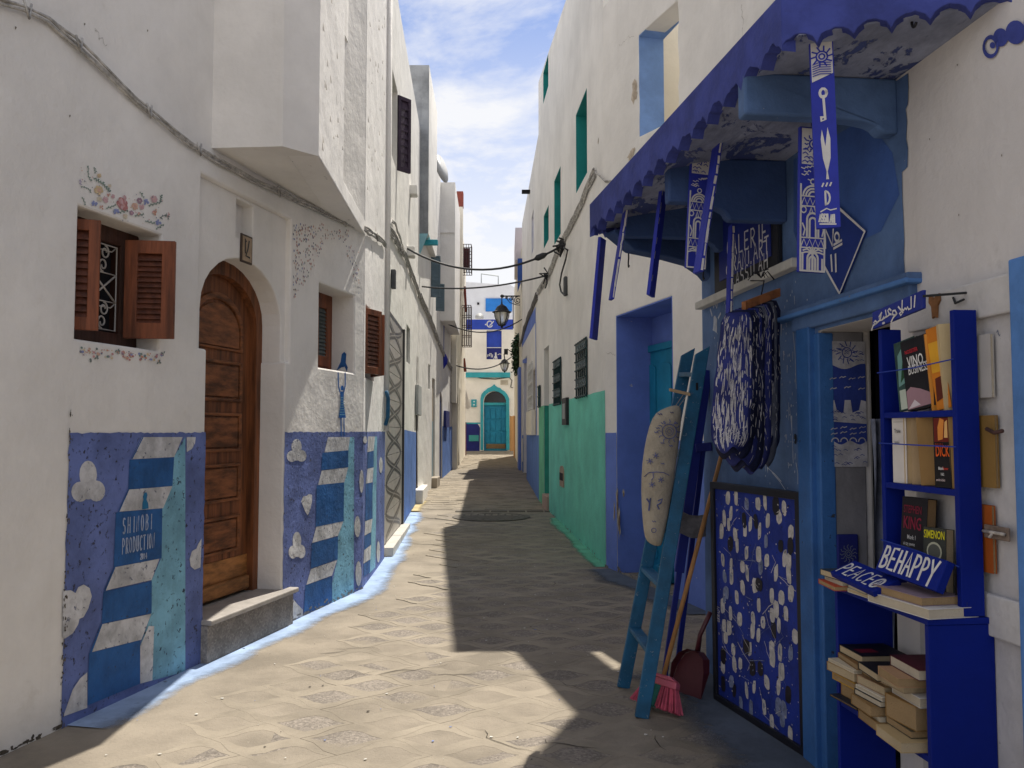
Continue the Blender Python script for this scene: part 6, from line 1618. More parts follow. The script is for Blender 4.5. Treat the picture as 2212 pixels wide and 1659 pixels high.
q = [w.px(X, Y, OFF) for X, Y in pa]
MB().prism(w, [q[3], q[2], q[1], q[0]], OFF - .012, OFF).build('board', mat('greeting_blue', (.010, .025, .24), .5, .1, 8), ars, bevel=.002)
b = MB(); A_ = lambda x, y: w.px(1690.8 + .25 * x - 14, 553 + .25 * y, OFF)   # from the enlarged view
A_ = lambda x, y: w.px(1676.2 + .24996 * x, 552.96 + .24996 * y, OFF)
k = 0
for pts in ([(1205, 345), (1198, 440)], [(1172, 355), (1172, 452), (1150, 462), (1140, 440), (1132, 462), (1118, 450), (1108, 470), (1096, 462)], [(1096, 385), (1092, 478), (1070, 500), (1082, 512), (1104, 490), (1062, 440)],
            [(1050, 500), (1035, 470), (1015, 475), (1012, 505), (1030, 512), (1050, 498), (1020, 530), (1000, 570)], [(1000, 470), (985, 455), (972, 472), (985, 500), (1002, 505)], [(985, 505), (958, 528), (950, 470)], [(950, 528), (930, 545), (938, 520), (925, 548), (905, 560), (912, 500)],
            [(918, 490), (895, 525), (900, 555), (880, 575)], [(880, 575), (862, 560), (850, 575), (862, 592), (880, 578), (845, 600), (832, 640)], [(938, 575), (942, 580)], [(925, 580), (929, 585)]):
    b.stroke(w, [A_(*p_) for p_ in pts], .0065, OFF + .0012 + .0003 * (k % 5)); k += 1
b.build('lettering', M_PLW, ars)
b = MB(); b.tube([w.at(q[1][0], q[1][1] - .02, OFF), w.at(q[1][0] + .03, q[1][1] - .01, .02)], .004, 6); b.build('bracket', M_DARKIRON, ars)
# ================================================================== things at the shop door
w = RS
# printed cloth pinned to the doorway cheek
pc = thing('printed_cloth', 'white and blue printed cloth with suns and waves pinned inside the shop doorway', 'cloth', tuple(JF.at(.2, 1.0, 0)))
X0s = JF.s(1783, 850); X1s = JF.s(1868, 850); zc1 = JF.z(1820, 738); zc0 = JF.z(1830, 1008)
X0s = max(X0s, .03)
b = MB(); n = 6
MB().prism(JF, rect(X0s, X1s, zc0, zc1), .008, .011).build('cloth', mat('printed_cloth_blue', (.02, .04, .22), .9, .15, 8, .3, 30), pc)
b = MB(); W_, H_ = X1s - X0s, zc1 - zc0; C = JF.sub(X0s, zc0, .0118)
M_CL = mat('cloth_pale_print', (.36, .36, .40), .9, .22, 16, .2, 40)
def wav(z, amp, n=3, ph=0): return [(W_ * i / 16, z + amp * math.sin(ph + 2 * math.pi * n * i / 16)) for i in range(17)]
b.sheet(C, [(0, H_ * .85)][:0] + [(x, z) for x, z in wav(H_ * .80, .012, 1, 2)] + [(W_, H_), (0, H_)], 0)
b.sheet(C, [(0, H_ * .36), (W_, H_ * .34)] + [(W_, H_ * .52), (W_ * .86, H_ * .53), (W_ * .8, H_ * .45), (W_ * .62, H_ * .43), (W_ * .58, H_ * .53), (W_ * .42, H_ * .53), (W_ * .38, H_ * .43), (W_ * .2, H_ * .45), (W_ * .14, H_ * .53), (0, H_ * .52)], 0)
b.sheet(C, [(0, 0), (W_, 0)] + wav(H_ * .19, .008, 2, 1)[::-1], 0)
for zz, n_ in ((.70, 4), (.62, 3), (.30, 4), (.26, 4)):
    for i in range(n_):
        x = W_ * (.12 + .76 * i / max(1, n_ - 1)); z_ = H_ * zz + .006 * (i % 2)
        b.stroke(C, [(x - .014, z_ - .003), (x - .004, z_ + .004), (x + .002, z_), (x + .014, z_ + .004)], .004, .0006 + .0002 * (i % 3))
for i in range(4):
    x = W_ * (.14 + .24 * i); b.stroke(C, [(x + .016 * math.cos(a), H_ * .20 + .016 * math.sin(a)) for a in [math.pi * j / 6 for j in range(7)]], .005, .0010)
b.slot(1); cx, cz = W_ * .5, H_ * .91
b.stroke(C, [(cx + .022 * math.cos(a), cz + .022 * math.sin(a)) for a in [i * .5 for i in range(14)]], .004, .0016)
for i in range(12): a = i * .5236; b.stroke(C, [(cx + .03 * math.cos(a), cz + .03 * math.sin(a)), (cx + .05 * math.cos(a + .15), cz + .05 * math.sin(a + .15))], .004, .0014 + .0002 * (i % 3))
rr = random.Random(6)
for j in range(60):
    x, z_ = rr.uniform(.02, .9) * W_, rr.choice([rr.uniform(.01, .17), rr.uniform(.37, .44), rr.uniform(.83, .98)]) * H_
    b.stroke(C, [(x, z_), (x + .008, z_ + .004), (x + .018, z_ - .002)], .0025, .0012 + .0002 * (j % 5))
b.build('print', [M_CL, mat('printed_cloth_blue', (.02, .04, .22))], pc)
# small dark sun tile lower on the cheek
s0, s1, z0, z1 = JF.s(1797, 1200), JF.s(1850, 1200), JF.z(1825, 1236), JF.z(1825, 1153)
s0 = max(s0, .05)
stl = thing('sun_panel', 'small dark panel with carved sun standing inside the doorway', 'panel', tuple(JF.at((s0 + s1) / 2, z0, .01)))
MB().fbox(JF, s0, s1, z0, z1, .008, .022).build('board', M_NAVY, stl, bevel=.006)
b = MB(); C = JF.sub((s0 + s1) / 2, (z0 + z1) / 2, .023)
for r_ in (.008, .016): b.stroke(C, [(r_ * math.cos(a), r_ * math.sin(a)) for a in [i * .5 for i in range(14)]], .003, .0004)
for i in range(12): a = i * .5236; b.stroke(C, [(.021 * math.cos(a), .021 * math.sin(a)), (.03 * math.cos(a + .2), .03 * math.sin(a + .2)), (.038 * math.cos(a), .038 * math.sin(a))], .003, .0006)
b.build('carving', mat('panel_grey', (.16, .18, .22), .8), stl)
# grey cloth hanging in the dark
b = MB(); rr = random.Random(2); base = JF.at(JW + .02, 0, .02)
n = 14; rows = []
for i in range(13):
    t = i / 12; z = 1.50 - 1.05 * t; row = []
    for j in range(n):
        u = j / (n - 1); wv = .11 * (1 - abs(t - .55) * .9)
        row.append(base + JF.ex * (-.02 + wv * u) + JF.n * (.03 + .022 * math.sin(u * 11 + t * 3) + .01 * math.sin(t * 9 + u * 4)) + Vector((0, 0, z - base.z)))
    rows.append(row)
for r_ in rows: b.v += [tuple(p) for p in r_]
for i in range(12):
    for j in range(n - 1): b.f.append([i * n + j, i * n + j + 1, (i + 1) * n + j + 1, (i + 1) * n + j]); b.m.append(0)
tag(b.build('hanging_scarf', mat('grey_blue_silk', (.16, .18, .25), .5, .4, 6), smooth=True), 'grey blue scarf hanging in folds in the dark shop doorway', 'scarf')

# ---- lower cabinet
CD = .232; CS0, CS1 = w.s(1803, 1290, CD), w.s(2005, 1345, CD)
cabt = thing('book_cabinet', 'cobalt blue open cabinet crammed with paperbacks, standing by the doorway', 'cabinet', tuple(w.at((CS0 + CS1) / 2, 0, .12)))
ZC = .895; th = .02; g0 = .024
MB().fbox(w, CS0, CS0 + th, 0, ZC - th, g0, CD).build('side_panel', M_COBALT, cabt, bevel=.002)
MB().fbox(w, CS1 - th, CS1, 0, ZC - th, g0, CD).build('side_panel', M_COBALT, cabt, bevel=.002)
MB().fbox(w, CS0 - .004, CS1 + .004, ZC - th + .001, ZC, g0, CD + .004).build('top', M_COBALT, cabt, bevel=.002)
MB().fbox(w, CS0 + th + .001, CS1 - th - .001, .47, .488, g0, CD - .004).build('shelf', M_COBALT, cabt, bevel=.002)
MB().fbox(w, CS0 + th + .001, CS1 - th - .001, .06, .08, g0, CD - .004).build('shelf', M_COBALT, cabt, bevel=.002)
# ---- upper bookcase: two stiles, shelves, cords
bk = thing('bookcase', 'narrow cobalt blue bookcase of three shelves standing on the cabinet', 'bookcase', tuple(w.at(2.5, ZC, .1)))
BO0, BO1 = .052, .125; B0, B1 = w.s(1909, 1250, BO1), w.s(2077, 1270, BO1); ZB1 = 1.815
MB().fbox(w, B1 - .022, B1, ZC + .003, ZB1, BO0, BO1).build('side_panel', M_COBALT, bk, bevel=.002)
MB().fbox(w, B0, B0 + .022, ZC + .003, ZB1 - .012, BO0, BO1).build('side_panel', M_COBALT, bk, bevel=.002)
SH = [.925, 1.272, 1.512]
for z_ in SH: MB().fbox(w, B0 + .023, B1 - .023, z_ - .020, z_, BO0, BO1 - .002).build('shelf', M_COBALT, bk, bevel=.002)
for z_, dzz in ((1.655, .010), (1.405, -.004), (1.065, -.02)):
    b = MB(); b.tube([w.at(B0, z_ - dzz * .3, BO1 + .006), w.at((B0 + B1) / 2, z_ - .002, BO1 + .008), w.at(B1, z_ + dzz, BO1 + .006)], .0022, 5); b.build('cord', mat('blue_cord', (.02, .05, .35), .8), bk)

# ---- books
def c01(h): return lin(h)
M_PAGE = [mat('book_pages_%s' % n, c, .9, .12, 3, .5, 160, stretch=(1, 1, 1)) for n, c in (('tan', (.34, .235, .125)), ('cream', (.46, .37, .24)), ('pale', (.52, .46, .36)), ('brown', (.24, .155, .08)))]
_cov = {}
def cover_mat(col, pattern=0):
    k = '%s_%d' % (col, pattern)
    if k not in _cov:
        _cov[k] = mat('book_cover_' + k, lin(col), .55, .35 if pattern else .08, 14 if pattern else 4, .1, 40, dirt=.7 if pattern else 0, dirtcol=lin('#20201c') if pattern else (.1, .1, .1), dscale=16)
    return _cov[k]
def book(M, bw, bh, bt, col, pages, label, group, pattern=0, prints=(), panels=(), bend=0.0):
    """local frame: spine at x=0, x to fore edge, y through the thickness (front cover at y=0), z up"""
    t = thing('book', label, 'book', tuple(M @ Vector((bw / 2, bt / 2, 0))), group)
    ct = .0016; b = MB()
    def bx(x0, x1, y0, y1, z0, z1, mb):
        nseg = 4 if bend else 1
        for i in range(nseg):
            za, zb_ = z0 + (z1 - z0) * i / nseg, z0 + (z1 - z0) * (i + 1) / nseg
            f = lambda z: bend * math.sin(math.pi * max(0, min(1, z / bh)))
            P = [(x0, y0 - f(za), za), (x1, y0 - f(za), za), (x1, y1 - f(za), za), (x0, y1 - f(za), za), (x0, y0 - f(zb_), zb_), (x1, y0 - f(zb_), zb_), (x1, y1 - f(zb_), zb_), (x0, y1 - f(zb_), zb_)]
            mb.box8([M @ Vector(p) for p in P])
    bx(0, bw, 0, ct, 0, bh, b); bx(0, bw, bt - ct, bt, 0, bh, b); bx(0, ct, ct, bt - ct, 0, bh, b)
    b.build('cover', cover_mat(col, pattern), t)
    q = MB(); bx(ct, bw - .003, ct + .0002, bt - ct - .0002, .002, bh - .002, q); q.build('pages', M_PAGE[pages], t)
    F_ = Frame(M @ Vector((0, -.0004, 0)), M.to_3x3() @ Vector((1, 0, 0)), M.to_3x3() @ Vector((0, 0, 1)))
    cache = {}
    for pn in panels:
        pts, pc_ = pn[0], pn[1]
        bb = cache.setdefault(pc_, MB()); bb.sheet(F_, [(x * bw, z * bh) for x, z in pts], .0006 + .0003 * len(bb.f) * .05)
    for i, (pc_, bb) in enumerate(cache.items()):
        for k_, v_ in enumerate(bb.v): bb.v[k_] = tuple(Vector(v_) + F_.n * (.0003 * i))
        bb.build('cover_print', cover_mat(pc_), t)
    lc = {}
    for (txt, x, z, size, pc_, xs) in prints:
        vs, fs = print_mesh(F_, txt, x * bw, z * bh, size, .0022, xs=xs); lc.setdefault(pc_, MB()).add(vs, fs)
    for pc_, bb in lc.items(): bb.build('lettering', cover_mat(pc_), t)
    return t
def stand(s, off, z, turn=0.0, lean=0.0, tilt=0.0):
    """matrix for a book standing face to the street: s of its left edge, turned about z, leaning sideways/back"""
    M = Matrix((( w.ex.x, -w.n.x, 0, 0), (w.ex.y, -w.n.y, 0, 0), (0, 0, 1, 0), (0, 0, 0, 1)))
    p = w.at(s, z, off)
    return Matrix.Translation(p) @ M @ Matrix.Rotation(R(turn), 4, 'Z') @ Matrix.Rotation(R(tilt), 4, 'X') @ Matrix.Rotation(R(lean), 4, 'Y')
G1 = 'books standing on the blue bookcase'
z3, z2, z1 = SH[2] + .001, SH[1] + .001, SH[0] + .001
xx = lambda X, Y=900: w.s(X, Y, .11)
# top shelf
book(stand(xx(1945), .112, z3, 0, -7), .125, .235, .012, '#2d4a48', 1, 'green illustrated book leaning at the left of the top shelf', G1, 1, panels=[(rect(.1, .9, .02, .30), '#b9c4b8'), ([(.1, .35), (.7, .42), (.9, .8), (.5, .95), (.15, .8)], '#6f9a96'), ([(.2, .4), (.5, .5), (.4, .75)], '#1f4a2c')])
book(stand(xx(1967), .118, z3, 6, -8), .135, .235, .030, '#15151c', 1, 'black wine book with bold white title, curling on the top shelf', G1, 0,
     prints=[('VINO', .20, .60, .052, '#dcdcdc', .62), ('BUSINESS', .20, .50, .042, '#dcdcdc', .55), ('NOSSITER', .15, .80, .018, '#c02838', .8)], panels=[([(.02, .02), (.85, .03), (.98, .16), (.55, .27), (.2, .33), (.03, .28)], '#9c7b86'), ([(.05, .03), (.5, .05), (.3, .14)], '#cfc4cc')])
book(stand(xx(2014), .110, z3, 62, -4), .07, .245, .026, '#d08a2e', 1, 'fat cream-paged book with its fore edge to the street, top shelf', G1)
book(stand(xx(2026), .112, z3, 10, -9), .060, .262, .014, '#c8781e', 2, 'orange and yellow covered book leaning on the top shelf', G1, 0, panels=[(rect(.05, .95, .45, .82), '#d9a02a'), ([(.1, .1), (.9, .15), (.8, .4), (.2, .38)], '#5a2012')])
book(stand(xx(2044), .112, z3, 70, -3), .06, .268, .03, '#c9b48a', 1, 'tall pale book with page edges out, right of the orange book', G1)
# middle shelf
book(stand(xx(1929), .114, z2, 4, 0), .075, .222, .014, '#cfcac6', 2, 'white paperback with small grey title, left on the middle shelf', G1, 0, prints=[('Trixie', .2, .76, .020, '#555555', .7), ('Belden', .2, .60, .012, '#777777', .8)], panels=[([(.1, .93), (.9, .93), (.9, .925), (.1, .925)], '#888888')])
book(stand(xx(1952), .112, z2, 55, 0), .08, .222, .034, '#b09872', 0, 'thick tan paperback showing its page edges on the middle shelf', G1)
book(stand(xx(1968), .112, z2, 55, 0), .08, .225, .034, '#a48c6a', 1, 'creased pinkish-grey paperback with pages out, middle shelf', G1, 0)
book(stand(xx(1990), .116, z2, 40, -3), .085, .220, .045, '#8a6a3c', 0, 'very thick brown paperback with pages out, middle shelf', G1)
book(stand(xx(2024), .122, z2, 8, -1), .070, .220, .020, '#141216', 0, 'black science fiction paperback with orange title on the middle shelf', G1, 0,
     prints=[('DICK', .14, .44, .048, '#e8621c', .52), ('PHILIP K.', .12, .58, .014, '#a03a20', .7), ('Blade', .28, .25, .013, '#e0e0e0', .8), ('Runner', .55, .25, .013, '#c84030', .6), ('1&2', .40, .17, .012, '#d0d0d0', .8), ('androides', .12, .09, .012, '#c0b0b0', .8)],
     panels=[(rect(.06, .95, .64, .98), '#6a1e14'), ([(.3, .66), (.6, .68), (.7, .95), (.45, .98), (.3, .85)], '#d8883c'), ([(.68, .70), (.9, .70), (.9, .95), (.75, .92)], '#e0b070')])
book(stand(xx(2052), .112, z2, 60, -1), .06, .218, .03, '#a5834e', 0, 'tan book with page edges out next to the black paperback', G1)
def behind(Xa, Xb, Yb, hgt, col, pg, label):
    off = .043; a_, c_ = w.s(Xa, Yb, off), w.s(Xb, Yb, off); z_ = w.z(Xb, Yb, off)
    book(stand(a_, off, z_, 0, 0), c_ - a_, hgt, .012, col, pg, label, G1)
behind(2100, 2152, 1055, .215, '#8a6c3a', 0, 'brown paper-covered book poking out behind the bookcase, middle height')
behind(2096, 2142, 858, .19, '#b5b2ae', 2, 'grey-backed thin book poking out behind the bookcase, upper height')
behind(2100, 2146, 1240, .20, '#a0521e', 0, 'orange-brown book poking out behind the bookcase, lowest')
# bottom shelf
book(stand(xx(1936), .112, z1 + .04, 3, 0, -4), .135, .262, .035, '#1b1a20', 3, 'large black horror paperback with dark red author name, bottom shelf', G1, 0,
     prints=[('STEPHEN', .10, .80, .036, '#7a1a34', .66), ('KING', .10, .60, .058, '#86203c', .70), ('Mork 1', .28, .47, .020, '#c8c8c8', .8), ('ai czy pewno', .14, .39, .017, '#b8b8b8', .7)], panels=[([(.05, .02), (.95, .02), (.95, .12), (.6, .26), (.2, .28), (.05, .2)], '#b9b4ae'), (rect(.35, .5, .05, .24), '#b03030')])
book(stand(xx(1994), .125, z1, 5, -1.5, -3), .105, .215, .030, '#3b3d38', 1, 'grey crime paperback with yellow title on the bottom shelf', G1, 0,
     prints=[('SIMENON', .05, .85, .036, '#d8d020', .62), ('LE', .45, .46, .014, '#9aa0a0', .8), ('PETIT', .25, .36, .018, '#c8c030', .7), ('SAINT', .14, .22, .034, '#d0c828', .72)], panels=[(ell((.5, .66), .34, .14, 16), '#b9b8a0'), (ell((.5, .66), .28, .11, 16), '#5c5d56')])
book(stand(xx(2054), .112, z1, 2, -1, -3), .052, .225, .014, '#1e2a4c', 2, 'dark blue paperback with photo of a man in glasses, at the shelf end', G1, 0,
     prints=[('Erne', .3, .86, .018, '#c0c4d0', .8), ('Sabato', .3, .78, .018, '#c0c4d0', .8), ('la novela', .25, .66, .012, '#a05040', .8)], panels=[(rect(.02, .98, .02, .12), '#c9c2b6'), (rect(.02, .98, .12, .52), '#2a2422'), ([(.2, .15), (.7, .14), (.8, .4), (.5, .5), (.15, .45)], '#b08a68'), ([(.15, .36), (.45, .35), (.45, .42), (.15, .42)], '#201c1c')])
# on the cabinet top in front of the bookcase
G2 = 'books lying on top of the blue cabinet'
def lay(s, off, z, turn, bw, bh, bt):
    """lying flat, cover up, fore edge/tail to the street; (s,off) = near-street left corner"""
    M = Matrix(((w.ex.x, 0, -w.n.x, 0), (w.ex.y, 0, -w.n.y, 0), (0, -1, 0, 0), (0, 0, 0, 1)))
    p = w.at(s, z + bt, off)
    return Matrix.Translation(p) @ M @ Matrix.Rotation(R(turn), 4, 'Y')
M0 = ZC + .001
hh = .145
def flat(s, off, z, turn, bw, bh, bt, *a, **k): return book(lay(s, off, z, turn, bw, bh, bt), bw, bh, bt, *a, **k)
c0 = CS0
flat(c0 - .015, .285, M0, 6, .155, .13, .016, '#b4472a', 0, 'orange-covered book at the bottom of the left pile on the cabinet top', G2)
flat(c0 + .0, .268, M0 + .0165, 2, .14, .12, .014, '#c9c2b0', 2, 'pale cream book in the middle of the left pile on the cabinet top', G2)
flat(c0 - .012, .280, M0 + .031, -3, .14, .13, .022, '#2c3a48', 1, 'thick book with dark cover uppermost of the left pile', G2)
flat(c0 + .155, .262, M0, -4, .15, .12, .013, '#d5cfc0', 1, 'cream book lying lowest in the middle of the cabinet top', G2)
flat(c0 + .150, .258, M0 + .0135, 3, .13, .12, .012, '#8d8f8c', 2, 'grey-white book lying over the cream one, middle of the cabinet top', G2)
flat(c0 + .315, .275, M0, -7, .285, .17, .030, '#cfccc8', 2, 'big white-covered book hanging over the near end of the cabinet top', G2)
flat(c0 + .325, .262, M0 + .0305, -6, .235, .14, .026, '#8c7a86', 0, 'brown-paged book with striped cover, on the big white book', G2, 0)
# the two painted boards
def sign_board(p0, ex, ez, bw, bh, bt, label, txt, hgt, sd):
    fr = Frame(p0, ex, ez); t = thing('message_board', label, 'sign', tuple(fr.at(bw / 2, 0, 0)), 'small blue boards with painted words')
    MB().prism(fr, rect(0, bw, 0, bh), -bt, 0).build('board', M_COBALT, t, bevel=.003)
    b = MB(); brush(b, fr, txt, bw * .05, bh * .16, hgt, hgt * .13, .001, (bw * .90) / (hgt * len(txt) * .80), .20, jit=.06, sd=sd); b.build('lettering', M_PLW, t)
    return fr
zB = M0 + .040
pL = CAMP + ray(1890, 1230) * (2.86 / ray(1890, 1230).y); pR = CAMP + ray(2021, 1277) * (2.57 / ray(2021, 1277).y)
ex = (pR - pL); 
fr = sign_board(pL, ex, (Vector((0, 0, 1)) + w.n * -.45), ex.length, .098, .03, 'blue board with hand-painted words be happy, propped against the paperbacks', 'BEHAPPY', .070, 3)
q0 = pL + Vector((0, 0, -.018)) + w.n * .075; 
fr2 = Frame(q0, ex + Vector((0, 0, -.0)), (w.n * -1 + Vector((0, 0, .28))))
q0 = CAMP + ray(1880, 1282) * (2.83 / ray(1880, 1282).y)
sign_board(w.at(CS0 + .075, M0 + .056, .285), w.ex + Vector((0, 0, -.06)), -w.n + Vector((0, 0, .42)), .29, .10, .02, 'blue board reading peace, lying flat on the pile of books', 'PEACE@', .060, 4)
# books crammed on the cabinet shelf: three columns
G3 = 'paperbacks stacked in the cabinet'
rr = random.Random(31); ZS = .489
names = ['left', 'middle', 'near']
ords = ['lowest', 'second from the bottom', 'third from the bottom', 'fourth from the bottom', 'fifth from the bottom', 'sixth from the bottom', 'seventh from the bottom', 'eighth from the bottom', 'topmost']
colA = [
 [('#c8c4ba', 2, .016, 'thin white', .20), ('#1c2230', 3, .008, 'thin dark', .19), ('#a07c4c', 0, .058, 'very thick tan', .17), ('#c79a22', 0, .024, 'yellow', .14), ('#11131c', 0, .006, 'thin black', .16), ('#8d6f48', 1, .032, 'tan curled', .18), ('#c4b9a2', 2, .012, 'torn white', .18), ('#7c5c38', 0, .020, 'brown', .17), ('#0f0f16', 1, .028, 'black', .19)],
 [('#8f7044', 0, .030, 'tan', .15), ('#c0b8a4', 2, .014, 'cream', .15), ('#8a6c42', 0, .036, 'brown-paged', .14), ('#1d1d24', 2, .020, 'white-paged', .15), ('#cfc8b8', 2, .014, 'pale', .15), ('#9d7f63', 1, .030, 'pinkish', .15), ('#7d633d', 0, .022, 'tan', .15), ('#17161c', 1, .026, 'dark-covered', .17)],
 [('#b29b72', 1, .034, 'tan', .16), ('#4a4436', 0, .024, 'dark olive', .15), ('#8e6c3c', 0, .078, 'enormously thick brown', .15), ('#c8c6c2', 2, .032, 'white', .16), ('#9b8a74', 1, .026, 'greyish', .13), ('#a88464', 0, .030, 'peach-edged', .14), ('#4c1526', 2, .034, 'maroon-covered', .18)]]
for ci, (s0, wd) in enumerate(((CS0 + .024, .165), (CS0 + .195, .15), (CS0 + .355, .195))):
    z = ZS
    n = len(colA[ci])
    for bi, (col, pg, t_, desc, bw) in enumerate(colA[ci]):
        t_ *= .93
        o_ = CD + rr.uniform(-.015, .045) + (.01 if bi < 2 else 0)
        wdt = min(bw, wd) if ci < 2 else bw
        flat(s0 + rr.uniform(-.005, .012), o_, z, rr.uniform(-6, 6), wdt, .165, t_, col, pg, '%s paperback, %s in the %s stack of the cabinet shelf' % (desc, ords[bi] if bi < n - 1 else 'topmost', names[ci]), G3,
             panels=[([(.45, .1), (.75, .1), (.75, .5), (.45, .5)], '#6a1420')] if desc == 'black' else [])
        z += t_ + .0008

# ---- framed dripped painting standing against the wall
pf0 = Vector((1.085, 4.71, .005)); pf1 = Vector((1.295, 3.87, .005))
ez = (Vector((1.066, 4.72, 1.16)) - pf0)
PF = Frame(pf0, pf1 - pf0, (0.0, 0.02, 1)); PWD = (pf1 - pf0).length; PHT = 1.165
pt = thing('framed_painting', 'blue abstract canvas with white dabs in a black frame, propped at the shop front', 'painting', tuple((pf0 + pf1) / 2))
MB().prism(PF, rect(0, PWD, 0, PHT), -.045, 0.0, [rect(.035, PWD - .04, .035, PHT - .035)]).build('frame', mat('black_frame_wood', (.010, .010, .016), .45, .2, 6, spec=.4), pt, bevel=.003)
MB().fbox(PF, .03, PWD - .035, .03, PHT - .03, -.03, -.015).build('canvas', mat('canvas_blue', (.012, .030, .24), .6, .25, 5, .4, 30, dirt=.3, dirtcol=(.005, .008, .06), dscale=6), pt)
b = MB(); rr = random.Random(17); cw, ch = PWD - .075, PHT - .07; o0 = -.0142; cnt = 0
pts_ = []
for r_ in range(13):
    for c_ in range(8):
        x, z_ = .04 + cw * (c_ + .5 + rr.uniform(-.42, .42) + (.5 if r_ % 2 else 0) * .6) / 8.3, .04 + ch * (r_ + .5 + rr.uniform(-.4, .4)) / 13
        if x > PWD - .065 or x < .055: continue
        u = rr.random()
        if u < .12: continue
        dark = u > .80
        b.slot(1 if dark else (2 if u < .26 else 0))
        rx, rz = rr.uniform(.016, .027), rr.uniform(.032, .048)
        if dark: rx *= 1.3
        pts_ = [(x + (q_[0] - x) * (1.05 + .12 * rr.random()), q_[1]) for q_ in ell((x, z_), rx, rz, 14, .10, rr.uniform(-.3, .2), rr.randrange(9999))]
        pts_ = [(x + max(-rx * .95, min(rx * .95, q_[0] - x)), z_ + max(-rz * .92, min(rz * .92, q_[1] - z_)) + rr.uniform(-.003, .003)) for q_ in pts_]
        b.sheet(PF, pts_, o0 + .0004 * (cnt % 5)); cnt += 1
        if not dark and rr.random() < .13: b.slot(2); b.sheet(PF, ell((x, z_ + .004), rx * .3, rz * .35, 8, .4, 0, cnt), o0 + .0028)
for k in range(330):
    x, z_ = rr.uniform(.05, PWD - .055), rr.uniform(.05, PHT - .05); b.slot(rr.choice([0, 0, 2, 1])); r_ = rr.uniform(.0012, .0042)
    b.sheet(PF, ell((x, z_), r_, r_ * rr.uniform(1, 2.2), 6, .2, rr.random() * 3, k), o0 + .0022 + .0003 * (k % 4))
for k in range(34):
    x, z_ = rr.uniform(.08, PWD - .2), rr.uniform(.1, PHT - .1); a = rr.uniform(-1.2, 1.0); l = rr.uniform(.05, .22); b.slot(rr.choice([0, 2]))
    p = [(x + l * t * math.cos(a + t * .6 * rr.uniform(-1, 1)), z_ + l * t * math.sin(a)) for t in (0, .33, .66, 1)]
    p = [(min(max(q_[0], .045), PWD - .05), min(max(q_[1], .045), PHT - .045)) for q_ in p]
    b.stroke(PF, p, rr.uniform(.0012, .0035), o0 + .0034 + .0002 * (k % 5))
b.build('paint_dabs', [mat('dab_white', (.50, .48, .47), .7, .2, 30, .3, 60), mat('dab_black', (.015, .013, .02), .5, .2, 20), mat('dab_grey_blue', (.17, .20, .32), .7, .35, 26)], pt)['kind'] = 'stuff'
b = MB(); RF = Frame(PF.at(.058, .42, o0 + .004), (0, 0, 1), -PF.ex); brush(b, RF, 'OKRANI', .0, -.012, .026, .003, 0, .62, .3, sd=2); b.build('signature', mat('dab_white', (.50, .48, .47)), pt)

# ---- stack of long painted hides hung from a wooden bar
hang = thing('hanging_paintings', 'stack of long blue and white painted sheets hung on a wooden bar', 'paintings', tuple(w.at(.75, 1.2, .1)))
bar0, bar1 = CAMP + ray(1606, 661) * (3.90 / ray(1606, 661).y), CAMP + ray(1682, 632) * (4.06 / ray(1682, 632).y)
b = MB(); dv = (bar1 - bar0).normalized(); sd_ = dv.cross(Vector((0, 0, 1))).normalized()
b.box8([bar0 + sd_ * x + Vector((0, 0, z)) for x, z in ((-.012, -.022), (.012, -.022))] [:0] + [bar0 - sd_ * .012 + Vector((0, 0, -.02)), bar1 - sd_ * .012 + Vector((0, 0, -.02)), bar1 + sd_ * .012 + Vector((0, 0, -.02)), bar0 + sd_ * .012 + Vector((0, 0, -.02)),
        bar0 - sd_ * .012 + Vector((0, 0, .02)), bar1 - sd_ * .012 + Vector((0, 0, .02)), bar1 + sd_ * .012 + Vector((0, 0, .02)), bar0 + sd_ * .012 + Vector((0, 0, .02))])
b.build('hanging_bar', wood('orange_bar_wood', (.34, .13, .045), .3, 'y'), hang, bevel=.003)
M_HN = mat('sheet_navy', (.022, .030, .16), .8, .35, 5, .5, 30)
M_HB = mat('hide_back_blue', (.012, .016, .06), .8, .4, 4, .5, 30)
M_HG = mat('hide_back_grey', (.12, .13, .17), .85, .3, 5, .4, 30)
M_HS = mat('scratched_white_paint', (.46, .45, .47), .85, .25, 40)
fcx = Vector((math.cos(R(-12)), math.sin(R(-12)), 0)); nn = Vector((fcx.y, -fcx.x, 0))   # nn faces the passer-by
n_sh = 10
